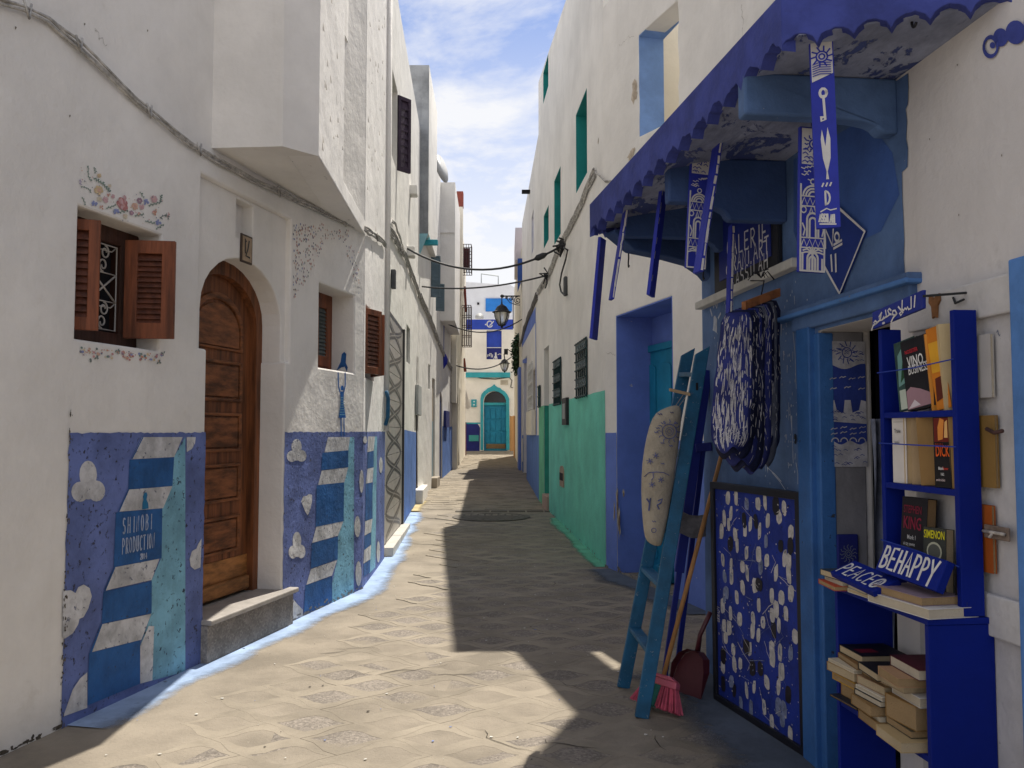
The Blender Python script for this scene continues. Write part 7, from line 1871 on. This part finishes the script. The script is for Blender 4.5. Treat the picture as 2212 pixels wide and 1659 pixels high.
for k in range(n_sh):
    t = k / (n_sh - 1); rr = random.Random(k + 40)
    Xl = 1543 + 66 * t; dd = 3.86 + .19 * t
    top = CAMP + ray(Xl + 8, 676 - 26 * t) * (dd / ray(Xl + 8, 676 - 26 * t).y)
    botY = (972, 985, 962, 1000, 1012, 1004, 1018, 990, 1006, 975)[k]
    b0 = CAMP + ray(Xl - 10 + 1.5 * k, botY) * (dd / ray(Xl, botY).y)
    wt, wb2 = .135, .172 - .002 * k; bend = rr.uniform(-.03, .03); curl = rr.uniform(.0, .05); ph = rr.random() * 9
    def shp(u, v, off=0.0):
        wdt = wt + (wb2 - wt) * min(1, u * 1.6)
        if u > .84: wdt *= math.sqrt(max(.10, 1 - ((u - .84) / .16) ** 2.4 * .75))
        if u < .05: wdt *= .74 + 5.2 * u
        wdt *= 1 + .05 * noise.noise((u * 9, k * 3.3, v * 2)) + .03 * noise.noise((u * 31, k * 1.3, v * 5))
        c = top.lerp(b0, u) + fcx * (wb2 / 2)
        q = c + fcx * (v * wdt) - nn * (.05 * v * v * 4 * (.3 + u * .4)) + nn * (bend * math.sin(u * 3) + .010 * math.sin(u * 7 + v * 5 + ph) * u + curl * max(0, u - .82) * 3 + .010 * noise.noise((u * 5, v * 4, k)))
        return q + Vector((0, 0, .02 * max(0, u - .8) * math.sin(v * 7 + ph) * 4)) + nn * off
    b = MB(); rows, cols = 22, 8
    us = [1 - (1 - i / rows) ** 1.5 for i in range(rows + 1)]
    b.v = [tuple(shp(u, j / cols - .5)) for u in us for j in range(cols + 1)]; m_ = cols + 1
    for i in range(rows):
        for j in range(cols): b.f.append([i * m_ + j, (i + 1) * m_ + j, (i + 1) * m_ + j + 1, i * m_ + j + 1]); b.m.append(0)
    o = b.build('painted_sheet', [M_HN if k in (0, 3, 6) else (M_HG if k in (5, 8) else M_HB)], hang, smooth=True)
    md = o.modifiers.new('thickness', 'SOLIDIFY'); md.thickness = .003; md.offset = 0
    q = MB()
    def scr(u0, u1, v0, v1, wd):
        for i in range(4):
            ua, ub = u0 + (u1 - u0) * i / 4, u0 + (u1 - u0) * (i + 1) / 4; va, vb = v0 + (v1 - v0) * i / 4, v0 + (v1 - v0) * (i + 1) / 4
            wa_ = wd * (.4 + .6 * math.sin(math.pi * (i + .2) / 4.4)); wb_ = wd * (.4 + .6 * math.sin(math.pi * (i + 1.2) / 4.4))
            q.add([shp(ua, va - wa_, .0026), shp(ub, vb - wb_, .0026), shp(ub, vb + wb_, .0026), shp(ua, va + wa_, .0026)], [(0, 1, 2, 3)])
    if k == 0:
        for i in range(330):
            u0 = rr.random() ** .9 * .93; l = rr.uniform(.02, .13); v0 = rr.uniform(-.47, .47)
            scr(u0, min(.985, u0 + l), v0, max(-.48, min(.48, v0 + rr.gauss(0, .02))), rr.uniform(.004, .017))
        for i in range(40):
            u0 = rr.uniform(.82, .95); v0 = rr.uniform(-.4, .4); scr(u0, u0 + .02, v0, max(-.45, min(.45, v0 + rr.uniform(-.15, .15))), .012)
    else:                          # painted marks show along the edge that stands clear of the sheet before it
        for i in range(46):
            u0 = rr.random() * .95; l = rr.uniform(.01, .07); v0 = rr.uniform(.30, .485) if u0 < .80 else rr.uniform(-.42, .46)
            scr(u0, min(.99, u0 + l), v0, min(.49, v0 + rr.gauss(0, .03)), rr.uniform(.004, .012))
    q.build('painted_scratches', M_HS, hang)['kind'] = 'stuff'
b = MB(); p = bar0.lerp(bar1, .5)
b.tube([p + Vector((0, 0, .02)), p + Vector((.02, .02, .09)), w.at(w.s(1648, 600), 2.21, .065)], .003, 5)
for a in range(9): b.tube([p + Vector((0, 0, .10)), p + Vector((.03 * math.cos(a), .03 * math.sin(a), .13)), p + Vector((.06 * math.cos(a), .06 * math.sin(a), .09 + .02 * (a % 3)))], .0022, 4)
for t in (.1, .45, .8): q = bar0.lerp(bar1, t); b.tube([q, q + Vector((-.01, 0, -.07))], .002, 4)
b.build('cord_knot', M_DARK, hang)
MB().box(bar0.lerp(bar1, .55) + Vector((-.012, .0, -.05)), (.008, .010, .05)).build('clothes_peg', M_PLW, hang)

# ---- blue ladder leaning on the wall
lad = thing('ladder', 'turquoise blue wooden ladder leaning at the corner of the shop', 'ladder', (.68, 4.65, 0))
L0, L1_ = Vector((.655, 4.42, 0)), Vector((.628, 4.93, 0))
T0 = CAMP + ray(1517, 757) * (4.62 / ray(1517, 757).y); T1 = CAMP + ray(1486, 760) * (5.02 / ray(1486, 760).y)
def plk(b, a, c, wd, tk, side, cut=0):
    a, c = Vector(a), Vector(c); d = (c - a).normalized(); s = (Vector(side) - d * Vector(side).dot(d)).normalized(); n = d.cross(s)
    P = []
    for q, up in ((a, 0), (c, cut)):
        for sx, sy in ((-1, -1), (1, -1), (1, 1), (-1, 1)): P.append(q + s * sx * wd / 2 + n * sy * tk / 2 + (d * up * sx))
    return b.box8(P)
side = Vector((1, 0, 0))
b = MB(); plk(b, L0, T0, .070, .032, side, .03); b.build('side_rail', M_LADDER, lad, bevel=.004)
b = MB(); plk(b, L1_, T1, .070, .032, side, .03); b.build('side_rail', M_LADDER, lad, bevel=.004)
for t in (.17, .345, .52, .70, .93):
    a = L0.lerp(T0, t); c = L1_.lerp(T1, t); q = (c - a).normalized() * .012
    b = MB(); plk(b, a + q, c - q, .062, .024, side); b.build('rung', M_LADDER, lad, bevel=.003)
b = MB(); q = L0.lerp(T0, .895); b.fbox(Frame(q, (1, 0, 0)), -.006, .006, -.02, .02, .016, .02); b.build('slot', M_DARK, lad)
# clothes hanger and rolled cloth on the ladder
ch_ = CAMP + ray(1466, 848) * (4.56 / ray(1466, 848).y)
b = MB(); b.box8([ch_ + Vector(v) for v in ((-.05, -.01, .008), (.06, -.012, -.018), (.06, .012, -.018), (-.05, .012, .008), (-.05, -.01, .024), (.06, -.012, -.002), (.06, .012, -.002), (-.05, .012, .024))]); 
tag(b.build('hanger_bar', wood('pale_hanger_wood', (.42, .30, .18), .2, 'x'), bevel=.003), 'pale wooden hanger bar hooked over the blue ladder', 'hanger')
bo = thing('rolled_cloth', 'cream tapering bolster of printed cloth hanging from the ladder', 'cloth', tuple(ch_ + Vector((-.05, 0, -.85))))
D_ = 4.54
prof = [(875, 1455, 1466, .6), (885, 1424, 1474, .9), (900, 1408, 1472, 1), (940, 1396, 1470, 1), (1000, 1385, 1462, 1), (1060, 1384, 1452, 1), (1110, 1386, 1444, 1), (1150, 1391, 1436, 1), (1170, 1395, 1432, .9), (1180, 1415, 1428, .6)]
M_BOL = mat('unbleached_cotton', (.36, .32, .255), .95, .16, 5, .6, 70, coarse=.9, dirt=.4, dirtcol=(.20, .18, .16), dscale=5, streak=.2)
b = MB(); n = 16; bcs = []
for (Y, xa, xb, k) in prof:
    c = CAMP + ray((xa + xb) / 2, Y) * (D_ / ray((xa + xb) / 2, Y).y); r_ = (xb - xa) / 2 / FPX * D_; bcs.append((c, r_))
    for j in range(n):
        a = 2 * math.pi * j / n; wob = 1 + .09 * noise.noise((Y * .03, math.cos(a) * 2.2, math.sin(a) * 2.2))
        b.v.append(tuple(c + Vector((r_ * wob * math.cos(a), r_ * .74 * wob * math.sin(a), 0))))
for i in range(len(prof) - 1):
    for j in range(n): b.f.append([(i + 1) * n + j, (i + 1) * n + (j + 1) % n, i * n + (j + 1) % n, i * n + j]); b.m.append(0)
b.f.append(list(range(n))); b.m.append(0); e = (len(prof) - 1) * n; b.f.append([e + j for j in range(n)][::-1]); b.m.append(0)
ob = b.build('cloth', M_BOL, bo, smooth=True); md = ob.modifiers.new('smooth', 'SUBSURF'); md.levels = md.render_levels = 1
b = MB(); b.tube([ch_ + Vector((.03, -.01, 0)), bcs[0][0] + Vector((0, 0, .0))], .002, 4); b.tube([ch_ + Vector((.045, -.01, -.01)), bcs[1][0] + Vector((.03, 0, .0))], .002, 4); b.build('string', mat('string', (.3, .25, .2), .9), bo)
# blue ink motifs, laid on the cloth surface
ink = mat('faded_indigo_ink', (.10, .115, .26), .95, .3, 20)
def on_cloth(X, Y):
    for i in range(len(prof) - 1):
        if prof[i][0] <= Y <= prof[i + 1][0]:
            t = (Y - prof[i][0]) / (prof[i + 1][0] - prof[i][0]); c = bcs[i][0].lerp(bcs[i + 1][0], t); r_ = bcs[i][1] * (1 - t) + bcs[i + 1][1] * t
            xa = prof[i][1] * (1 - t) + prof[i + 1][1] * t; xb = prof[i][2] * (1 - t) + prof[i + 1][2] * t
            u = max(-.97, min(.97, (X - (xa + xb) / 2) / ((xb - xa) / 2)))
            return c + Vector((u * r_ * 1.01, -math.sqrt(1 - u * u) * r_ * .74 * 1.02 - .003, 0))
    return bcs[-1][0]
b = MB()
def cb(x, y): return ((1500 + x * .3497) * .864, (820 + y * .3497) * .864)
def ik(pts, r_=.0022): b.tube([on_cloth(*cb(*p)) for p in pts], r_, 4)
for q in (14, 28, 52): ik([(480 + q * math.cos(a), 740 + q * math.sin(a)) for a in [i * .45 for i in range(15)]], .0016 if q < 50 else .0026)
for i in range(12): a = i * .5236; ik([(480 + 58 * math.cos(a), 740 + 58 * math.sin(a)), (480 + 72 * math.cos(a + .1), 740 + 72 * math.sin(a + .1)), (480 + 84 * math.cos(a), 740 + 84 * math.sin(a))])
for x, y in ((420, 615), (435, 680), (400, 715), (390, 745), (430, 820), (490, 840), (530, 680), (500, 605), (430, 965), (375, 1375)): ik([(x - 12, y - 4), (x - 3, y + 5), (x + 4, y - 3), (x + 13, y + 6)], .0026)
for x, y in ((385, 910), (345, 950), (360, 1115), (420, 1080)):
    for i in range(6): a = i * 1.047 + .3; ik([(x, y), (x + 22 * math.cos(a), y + 22 * math.sin(a))], .0022)
ik([(310, 1060), (340, 1030), (390, 1025), (440, 1030), (480, 1050)], .0026); ik([(365, 1025), (368, 1065), (355, 1085)], .0022); ik([(325, 1215), (345, 1245), (340, 1300)], .0055); ik([(350, 1210), (345, 1245)], .004)
ik([(400, 1230), (430, 1215), (420, 1245), (395, 1260), (410, 1290)], .004); ik([(375 + 16 * math.cos(a), 1440 + 16 * math.sin(a)) for a in [i * .5 for i in range(14)]], .0018)
b.build('ink_motif', ink, bo)
# rag hooked on the back trestle
rg = MB(); p = CAMP + ray(1470, 1125) * (5.0 / ray(1470, 1125).y); rr = random.Random(3)
for i in range(6):
    for j in range(6): rg.v.append(tuple(p + Vector((-.10 + .05 * i, .02 * math.sin(i * 2 + j), .06 - .026 * j + .015 * math.sin(i * 1.3) - .012 * i * .4))))
for i in range(5):
    for j in range(5): rg.f.append([i * 6 + j, i * 6 + j + 1, (i + 1) * 6 + j + 1, (i + 1) * 6 + j]); rg.m.append(0)
tag(rg.build('rag', mat('grey_rag', (.14, .14, .16), .95, .3, 12, .5, 40), smooth=True), 'grey rag of cloth caught behind the blue ladder', 'rag')
# dark blue trestle behind the ladder
tr = thing('trestle', 'narrow dark blue wooden trestle standing behind the ladder', 'trestle', (.95, 5.2, 0))
a = Vector((.885, 5.08, 0)); c = CAMP + ray(1528, 800) * (5.16 / ray(1528, 800).y)
b = MB(); plk(b, a.lerp(c, .34), c, .055, .03, side); plk(b, a, a.lerp(c, .36), .032, .028, side); b.build('front_leg', mat('trestle_blue', (.008, .018, .20), .55, .12, 5), tr, bevel=.003)
a2 = Vector((1.03, 5.42, 0)); c2 = CAMP + ray(1519, 968) * (5.14 / ray(1519, 968).y)
b = MB(); plk(b, a2, c2, .030, .026, side); b.build('back_leg', mat('trestle_blue', (.008, .018, .20)), tr, bevel=.003)
b = MB(); plk(b, c2 + Vector((-.05, -.01, 0)), c2 + Vector((.045, -.01, .01)), .05, .05, Vector((0, 0, 1))); b.build('joint', M_NAVY, tr, bevel=.004)
# blue flower pot in the doorway
b = MB(); pp = gpt(1452, 1258); b.lathe((0, 0, 0), [(.07, 0), (.10, .02), (.14, .14), (.15, .16), (.13, .16), (.11, .03), (.001, .03)], 18)
o = b.build('bowl', M_TEAL, smooth=True, origin=(0, 0, 0)); o.location = pp; tag(o, 'teal round bowl on the ground at the blue doorway', 'bowl')

# ---- broom and dustpan
br = thing('broom', 'pink and green broom with wooden handle leaning on the hung paintings', 'broom', (.80, 4.5, 0))
hb_ = CAMP + ray(1433, 1462) * (4.55 / ray(1433, 1462).y); ht = CAMP + ray(1558, 985) * (4.86 / ray(1558, 985).y)
b = MB(); b.tube([hb_, hb_.lerp(ht, .5), ht], .0125, 10); b.build('handle', wood('broom_handle_wood', (.42, .21, .075), .2), br, smooth=True)
dirn = (ht - hb_).normalized(); bx_ = Vector((.5, -.75, -.36)).normalized(); bx_ = (bx_ - dirn * bx_.dot(dirn)).normalized(); by_ = dirn.cross(bx_)
hc = hb_ - dirn * .01
M_PINK = mat('pink_plastic', (.52, .11, .16), .4, .08, 6, spec=.5); M_BP = mat('pink_bristle', (.50, .08, .13), .6, .2, 30); M_BG = mat('green_bristle', (.03, .20, .16), .6, .2, 30)
b = MB(); P = []
for z_, l, tk in ((-.035, .105, .022), (.0, .10, .020), (.02, .05, .018)):
    P.append([hc + dirn * z_ + bx_ * sx * l + by_ * sy * tk for sx, sy in ((-1, -1), (1, -1), (1, 1), (-1, 1))])
b.box8(P[0] + P[1]); b.box8([q + dirn * .0005 for q in P[1]] + P[2]); b.build('head', M_PINK, br, bevel=.006)
b = MB(); rr = random.Random(8)
for i in range(230):
    u = rr.uniform(-1, 1); v = rr.uniform(-1, 1); root = hc - dirn * .033 + bx_ * u * .098 + by_ * v * .017
    tip = hc - dirn * .145 + bx_ * u * .150 + by_ * v * .04 + Vector((0, 0, rr.uniform(-.006, .006)))
    if tip.z < .003: tip.z = .003
    b.slot(1 if -.40 < u < .12 else 0); b.tube([root, tip], [.0035, .0045], 4)
b.build('bristles', [M_BP, M_BG], br)['kind'] = 'stuff'
dp = thing('dustpan', 'dark red plastic dustpan resting against the framed painting', 'dustpan', (.97, 4.8, 0))
M_DP = mat('dark_red_plastic', (.085, .016, .024), .4, .15, 5, spec=.5)
e0, e1 = gpt(1452, 1492), gpt(1506, 1511); top = CAMP + ray(1512, 1400) * (4.78 / ray(1512, 1400).y)
exd = (e1 - e0).normalized(); mid = (e0 + e1) / 2; up = (top - mid); ezd = up.normalized(); DF = Frame(mid + Vector((0, 0, .004)), exd, ezd); hw = (e1 - e0).length / 2 * 1.25; hl = up.length
ol = [(-hw, 0), (hw, 0), (hw * .98, hl * .55), (hw * .75, hl * .80), (hw * .3, hl * .92), (-hw * .3, hl * .92), (-hw * .75, hl * .80), (-hw * .98, hl * .55)]
MB().prism(DF, ol, -.006, 0).build('pan', M_DP, dp, bevel=.002)
b = MB(); 
rim = [ol[i] for i in (1, 2, 3, 4, 5, 6, 7, 0)]
for i in range(len(rim) - 1):
    (x0, z0), (x1, z1) = rim[i], rim[i + 1]; h0 = .05 * min(1, z0 / hl * 1.6) + .002; h1_ = .05 * min(1, z1 / hl * 1.6) + .002
    b.add([DF.at(x0, z0, 0), DF.at(x1, z1, 0), DF.at(x1 * 1.04, z1, h1_), DF.at(x0 * 1.04, z0, h0)], [(0, 1, 2, 3), (3, 2, 1, 0)])
b.build('rim', M_DP, dp)
b = MB(); b.tube([DF.at(0, hl * .90, .008), DF.at(0, hl * 1.25, .03), DF.at(.01, hl * 1.75, .02)], [.016, .013, .014], 8); b.build('handle', M_DP, dp, smooth=True)

# ================================================================== street lamps
def lantern(px_top, Yt, Yb, d, wallw, reach_px, label, arm=True):
    top = CAMP + ray(px_top, Yt) * (d / ray(px_top, Yt).y); zb = EYE + (930 - Yb) / FPX * d; H = top.z - zb
    t = thing('street_lamp', label, 'street lamp', (top.x, top.y, zb), 'wrought iron lanterns along the alley')
    b = MB(); c = Vector((top.x, top.y, zb)); k = H
    b.lathe(c, [(.02 * k, 0), (.055 * k, .03 * k), (.04 * k, .06 * k), (.14 * k, .10 * k), (.15 * k, .12 * k)], 10)
    b.lathe(c, [(.36 * k, .60 * k), (.37 * k, .63 * k), (.28 * k, .67 * k), (.24 * k, .74 * k), (.18 * k, .84 * k), (.08 * k, .90 * k), (.03 * k, .94 * k), (.03 * k, 1.0 * k)], 12)
    for j in range(6):
        a = j * math.pi / 3 + .3
        b.tube([c + Vector((r_ * k * math.cos(a), r_ * k * math.sin(a), z_ * k)) for r_, z_ in ((.13, .10), (.22, .28), (.28, .45), (.30, .62))], .018 * k, 5)
    b.build('lamp_cage', M_DARKIRON, t)
    g = MB(); g.lathe(c, [(.10 * k, .12 * k), (.20 * k, .30 * k), (.255 * k, .48 * k), (.26 * k, .60 * k)], 12); g.build('lamp_glass', M_GLASSL, t, smooth=True)
    return t, c, H, top
t, c, H, top = lantern(1084, 653, 708, 25.0, R4W, 1125, 'large glass street lantern hanging from a scrolled iron arm')
b = MB(); az = EYE + (930 - 638) / FPX * 25; x1 = .235
b.tube([top, (top.x, top.y, az)], .018, 6); b.lathe((top.x + .01, 25, az), [(.001, -.06), (.05, -.03), (.06, 0), (.05, .03), (.001, .06)], 10)
b.tube([(top.x, 25, az), (x1 + .06, 25, az)], .02, 6)
def spiral(cx, cz, r0, turns, a0, sg=1): return [(cx + r0 * (1 - .75 * i / 24) * math.cos(a0 + sg * turns * 2 * math.pi * i / 24), 25, cz + r0 * (1 - .75 * i / 24) * math.sin(a0 + sg * turns * 2 * math.pi * i / 24)) for i in range(25)]
b.tube(spiral(x1 - .07, az - .13, .11, 1.6, 1.57), .014, 5); b.tube(spiral(x1 - .27, az - .08, .06, 1.5, 1.57, -1), .012, 5); b.tube(spiral(x1 - .40, az - .05, .04, 1.4, 1.57, -1), .010, 5)
b.tube([(top.x + .12, 25, az - .05), (x1 - .30, 25, az - .19), (x1 - .1, 25, az - .26), (x1 + .05, 25, az - .27)], .012, 5)
b.tube([(x1 - .20, 25.02, az + .02), (x1 - .20, 25.02, az - .95)], .014, 5)
b.build('lamp_arm', M_DARKIRON, t)
t, c, H, top = lantern(1090, 773, 805, 30.6, R4W, 1102, 'smaller street lantern hanging above the ogee door')
b = MB(); b.tube([top, top + Vector((-.02, 0, .12)), top + Vector((.10, .05, .32)), top + Vector((.30, .1, .18))], .02, 6); b.box(top + Vector((.05, .02, .22)), (.14, .08, .2)); b.build('lamp_arm', M_DARKIRON, t)

# ================================================================== cables
def P3(w_, X, Y, off=.03): return w_.at(*w_.px(X, Y, off), off)
def sag(a, c, drop, n=18): return [a.lerp(c, i / n) + Vector((0, 0, -drop * 4 * (i / n) * (1 - i / n))) for i in range(n + 1)]
def overhead(A, Bp, low, r_, label, extra=None):
    mid = A.lerp(Bp, .5); y = mid.y; lowz = EYE + (930 - low[1]) / FPX * y
    dr = max(.05, mid.z - lowz)
    b = MB(); b.tube(sag(A, Bp, dr), r_, 6)
    if extra: extra(b, A, Bp, sag(A, Bp, dr))
    return tag(b.build('overhead_cable', M_CABLE, smooth=True), label, 'cable', 'cables slung across the alley')
A = P3(L2W, 880, 537); Bp = P3(RG, 1212, 532, .05)
def ex1(b, A, Bp, S_):
    q = A.lerp(Bp, .90) + Vector((0, 0, -.02)); d = (Bp - A).normalized()
    b.tube([S_[15], S_[15].lerp(S_[16], .3), S_[16], S_[16].lerp(S_[17], .4)], [.018, .045, .045, .018], 8)
overhead(A, Bp, (1037, 580), .016, 'thick black cable with a joint, nearest of the cables crossing the alley', ex1)
rr = random.Random(77); b = MB()
for k in range(9): b.tube([Bp + Vector((rr.gauss(0, .05), rr.gauss(0, .07), rr.gauss(0, .08))) for i in range(5)], .014, 5)
tag(b.build('cable_clamp', M_CABLE), 'tangled black cable clamp on the green-dado house wall', 'clamp', 'cable clamps')
Bp2 = P3(RG, 1181, 595, .05)
b = MB()
for k in range(6): b.tube([Bp2 + Vector((rr.gauss(0, .03), rr.gauss(0, .06), rr.gauss(0, .06))) for i in range(4)], .014, 5)
b.tube([Bp2, Bp2 + Vector((0, -.1, -.15)), P3(RG, 1178, 622, .05)], .014, 5)
tag(b.build('cable_clamp', M_CABLE), 'smaller black cable clamp below the teal window slits', 'clamp', 'cable clamps')
overhead(P3(L2W, 912, 619), Bp2, (1014, 619), .015, 'black cable crossing just under the roof-high one, clamped at both walls')
overhead(P3(L3W, 958, 695), P3(R3W, 1127, 690), (1056, 717), .016, 'black cable passing behind the large street lantern')
overhead(P3(L5W, 987, 790), P3(R4W, 1105, 771, .1), (1000, 795), .02, 'black cable just above the turquoise ledge at the alley end')
b = MB(); q = [P3(ENDW, X, Y, .03) for X, Y in ((1000, 808), (1040, 817), (1070, 819), (1100, 815), (1106, 822), (1103, 836), (1108, 838))]; b.tube(q, .018, 5)
tag(b.build('wall_cable', M_CABLE), 'drooping cable over the turquoise ledge of the end house', 'cable')
def bundle(w_, pts, label, rad=.013, strands=3, sd=1, m=None, amp=.02, knots=0, cat='cable', grp='cable bundles tacked along the walls'):
    rr = random.Random(sd); b = MB(); base = []
    for i in range(len(pts) - 1):
        n = max(3, int(math.hypot(pts[i + 1][0] - pts[i][0], pts[i + 1][1] - pts[i][1]) / 9))
        for k in range(n): t = k / n; base.append(w_.px(pts[i][0] + (pts[i + 1][0] - pts[i][0]) * t, pts[i][1] + (pts[i + 1][1] - pts[i][1]) * t))
    base.append(w_.px(*pts[-1]))
    for s_ in range(strands):
        ph = rr.random() * 9
        b.tube([w_.at(p[0], p[1] + amp * (s_ - (strands - 1) / 2) * .9 + amp * .8 * noise.noise((p[0] * 3.1, s_ * 7.7, ph)), .012 + .012 * abs(math.sin(p[0] * 5 + ph)) + .004 * s_) for p in base], rad * rr.uniform(.7, 1.1), 6)
    for k in range(knots):
        p = base[rr.randrange(len(base))]; b.tube([w_.at(p[0] - .03, p[1] + .03, .035), w_.at(p[0], p[1] - .045, .04), w_.at(p[0] + .02, p[1] + .035, .03)], rad * .8, 5)
    return tag(b.build('cable_bundle', m or M_WCABLE, smooth=True), label, cat, grp)
bundle(L1, [(-60, -10), (40, 18), (98, 44), (160, 95), (215, 150), (290, 220), (350, 270), (405, 312), (470, 350), (560, 398), (680, 452), (771, 494)], 'whitewashed cable bundle running under the jutting bay of the mural house', .008, 3, 1, amp=.014, knots=6)
bundle(L1C, [(783, 495), (800, 505), (822, 522), (830, 532)], 'sagging end of the whitewashed cables past the bay corner', .011, 3, 2, amp=.02, knots=2)
bundle(L2W, [(834, 492), (848, 510), (860, 535), (872, 552), (884, 585), (898, 622), (904, 640)], 'whitewashed cables descending from the tall drainpipe on the tile-jamb house', .014, 4, 3, amp=.03, knots=4)
bundle(L3W, [(905, 640), (920, 672), (934, 708), (944, 735)], 'whitewashed cables past the slate shutters', .02, 4, 4, amp=.04, knots=3)
bundle(L4W, [(945, 738), (955, 760), (966, 785), (980, 805)], 'whitewashed cables under the boxy white storey', .022, 3, 5, amp=.04)
bundle(L2W, [(836, 488), (842, 476), (850, 482), (858, 505), (868, 538)], 'loop of grey cable standing up beside the drainpipe', .012, 2, 6, amp=.02)
bundle(RG, [(1164, 632), (1178, 610), (1192, 585), (1205, 550), (1216, 525), (1235, 490), (1255, 450), (1275, 400), (1289, 372)], 'whitewashed cable bundle climbing the green-dado house to the awning', .016, 4, 7, amp=.03, knots=5)
bundle(RB, [(1289, 372), (1300, 380), (1312, 392), (1330, 392), (1345, 375)], 'short cables curling from the bundle to the awning edge', .008, 2, 8, amp=.012)
bundle(R3W, [(1126, 745), (1134, 712), (1145, 680), (1162, 640)], 'frayed cables over the blue painted frame', .02, 4, 9, amp=.04, knots=4, m=mat('grey_cable', (.16, .15, .14), .9, .3, 12))
b = MB(); q = [P3(RG, X, Y, .05) for X, Y in ((1218, 535), (1226, 540), (1222, 560), (1213, 590), (1209, 615), (1212, 630), (1220, 638), (1225, 636))]; b.tube(q, .013, 6)
tag(b.build('wall_cable', M_CABLE, smooth=True), 'black cable looping down to a junction box on the green-dado house', 'cable')
# rainwater pipe at the joint of the first two houses
b = MB(); s_ = L1C.L - .05
b.tube([L1C.at(s_, 1.45, .02), L1C.at(s_, 7.9, .02)], .032, 10); tag(b.build('drainpipe', M_WHITE, smooth=True), 'whitewashed drainpipe running up the joint beside the patterned tiles', 'drainpipe')

# hairline cracks, rust weeps and bruised plaster on the walls
def crack(w_, pts, parent, sd, wd=.004):
    rr = random.Random(sd); q = [w_.px(*p) for p in pts]; out = []
    for i in range(len(q) - 1):
        for k in range(6):
            t = k / 6; out.append((q[i][0] + (q[i + 1][0] - q[i][0]) * t + rr.gauss(0, .012), q[i][1] + (q[i + 1][1] - q[i][1]) * t + rr.gauss(0, .012)))
    out.append(q[-1]); n = len(out)
    b = MB(); b.stroke(w_, out, [wd * (.3 + .7 * rr.random()) for _ in range(n)], .0032)
    b.build('wall_crack', mat('crack_brown', (.26, .23, .19), .95, .2, 10), parent)
def bruise(w_, X, Y, rx, ry, parent, sd, m=None):
    p = w_.px(X, Y); b = MB()
    for k in range(3): b.sheet(w_, ell((p[0] + .3 * rx * (k - 1), p[1] + .2 * ry * (k - 1)), rx * (.9 - .2 * k), ry * (.9 - .2 * k), 14, .35, 0, sd + k), .0030 + .0006 * k)
    b.build('bruised_plaster', m or mat('bruised_plaster_tone', (.50, .42, .33), .95, .3, 14, .5, 40), parent)
crack(RB, [(1337, 100), (1352, 86), (1370, 78)], h9, 1); crack(RB, [(1604, 110), (1606, 60), (1603, 10)], h9, 2); crack(RB, [(1310, 765), (1322, 762), (1330, 766)], h9, 3)
bruise(RB, 1372, 192, .07, .11, h9, 5); bruise(RB, 1374, 206, .05, .04, h9, 9); bruise(RG, 1293, 303, .03, .035, h8, 12)
crack(RG, [(1300, 700), (1303, 780), (1301, 830)], h8, 4, .003); crack(L1, [(205, 60), (214, 82), (230, 96)], h1, 6, .003); crack(L1, [(655, 870), (690, 905), (722, 930)], h1, 7, .003); crack(L1, [(700, 860), (730, 850), (758, 880)], h1, 8, .003)
for X, Y in ((33, 60), (182, 52), (150, 250), (318, 66)): bruise(L1, X, Y, .004, .007, h1, X, mat('nail_hole', (.20, .17, .14), .9, .2))
for X, Y in ((2070, 140), (2166, 335), (2073, 464), (2010, 300)): bruise(RS, X, Y, .0025, .0035, hs, X, mat('nail_hole', (.20, .17, .14)))
bruise(RB, 1366, 330, .10, .05, h9, 31); bruise(RB, 1354, 372, .05, .03, h9, 35)
# damp and grime along the foot of the right-hand walls
rr = random.Random(91)
for w_, s0, s1, par in ((RG, .2, RG.L, h8), (RB, 0, 1.2, h9), (L2W, 1.2, 6.0, h2), (L1, ds1 + .1, L1.L, h1)):
    b = MB()
    for i in range(60):
        s_ = rr.uniform(s0, s1); zb_ = gz(w_.at(s_, 0).y)
        b.sheet(w_, ell((s_, zb_ + .004 + rr.random() ** 2 * .05), rr.uniform(.006, .035), rr.uniform(.003, .012), 9, .4, 0, i), .0085 + rr.random() * .001)
    b.build('grime', mat('foot_grime', (.20, .19, .18), .95, .3, 20), par)['kind'] = 'stuff'
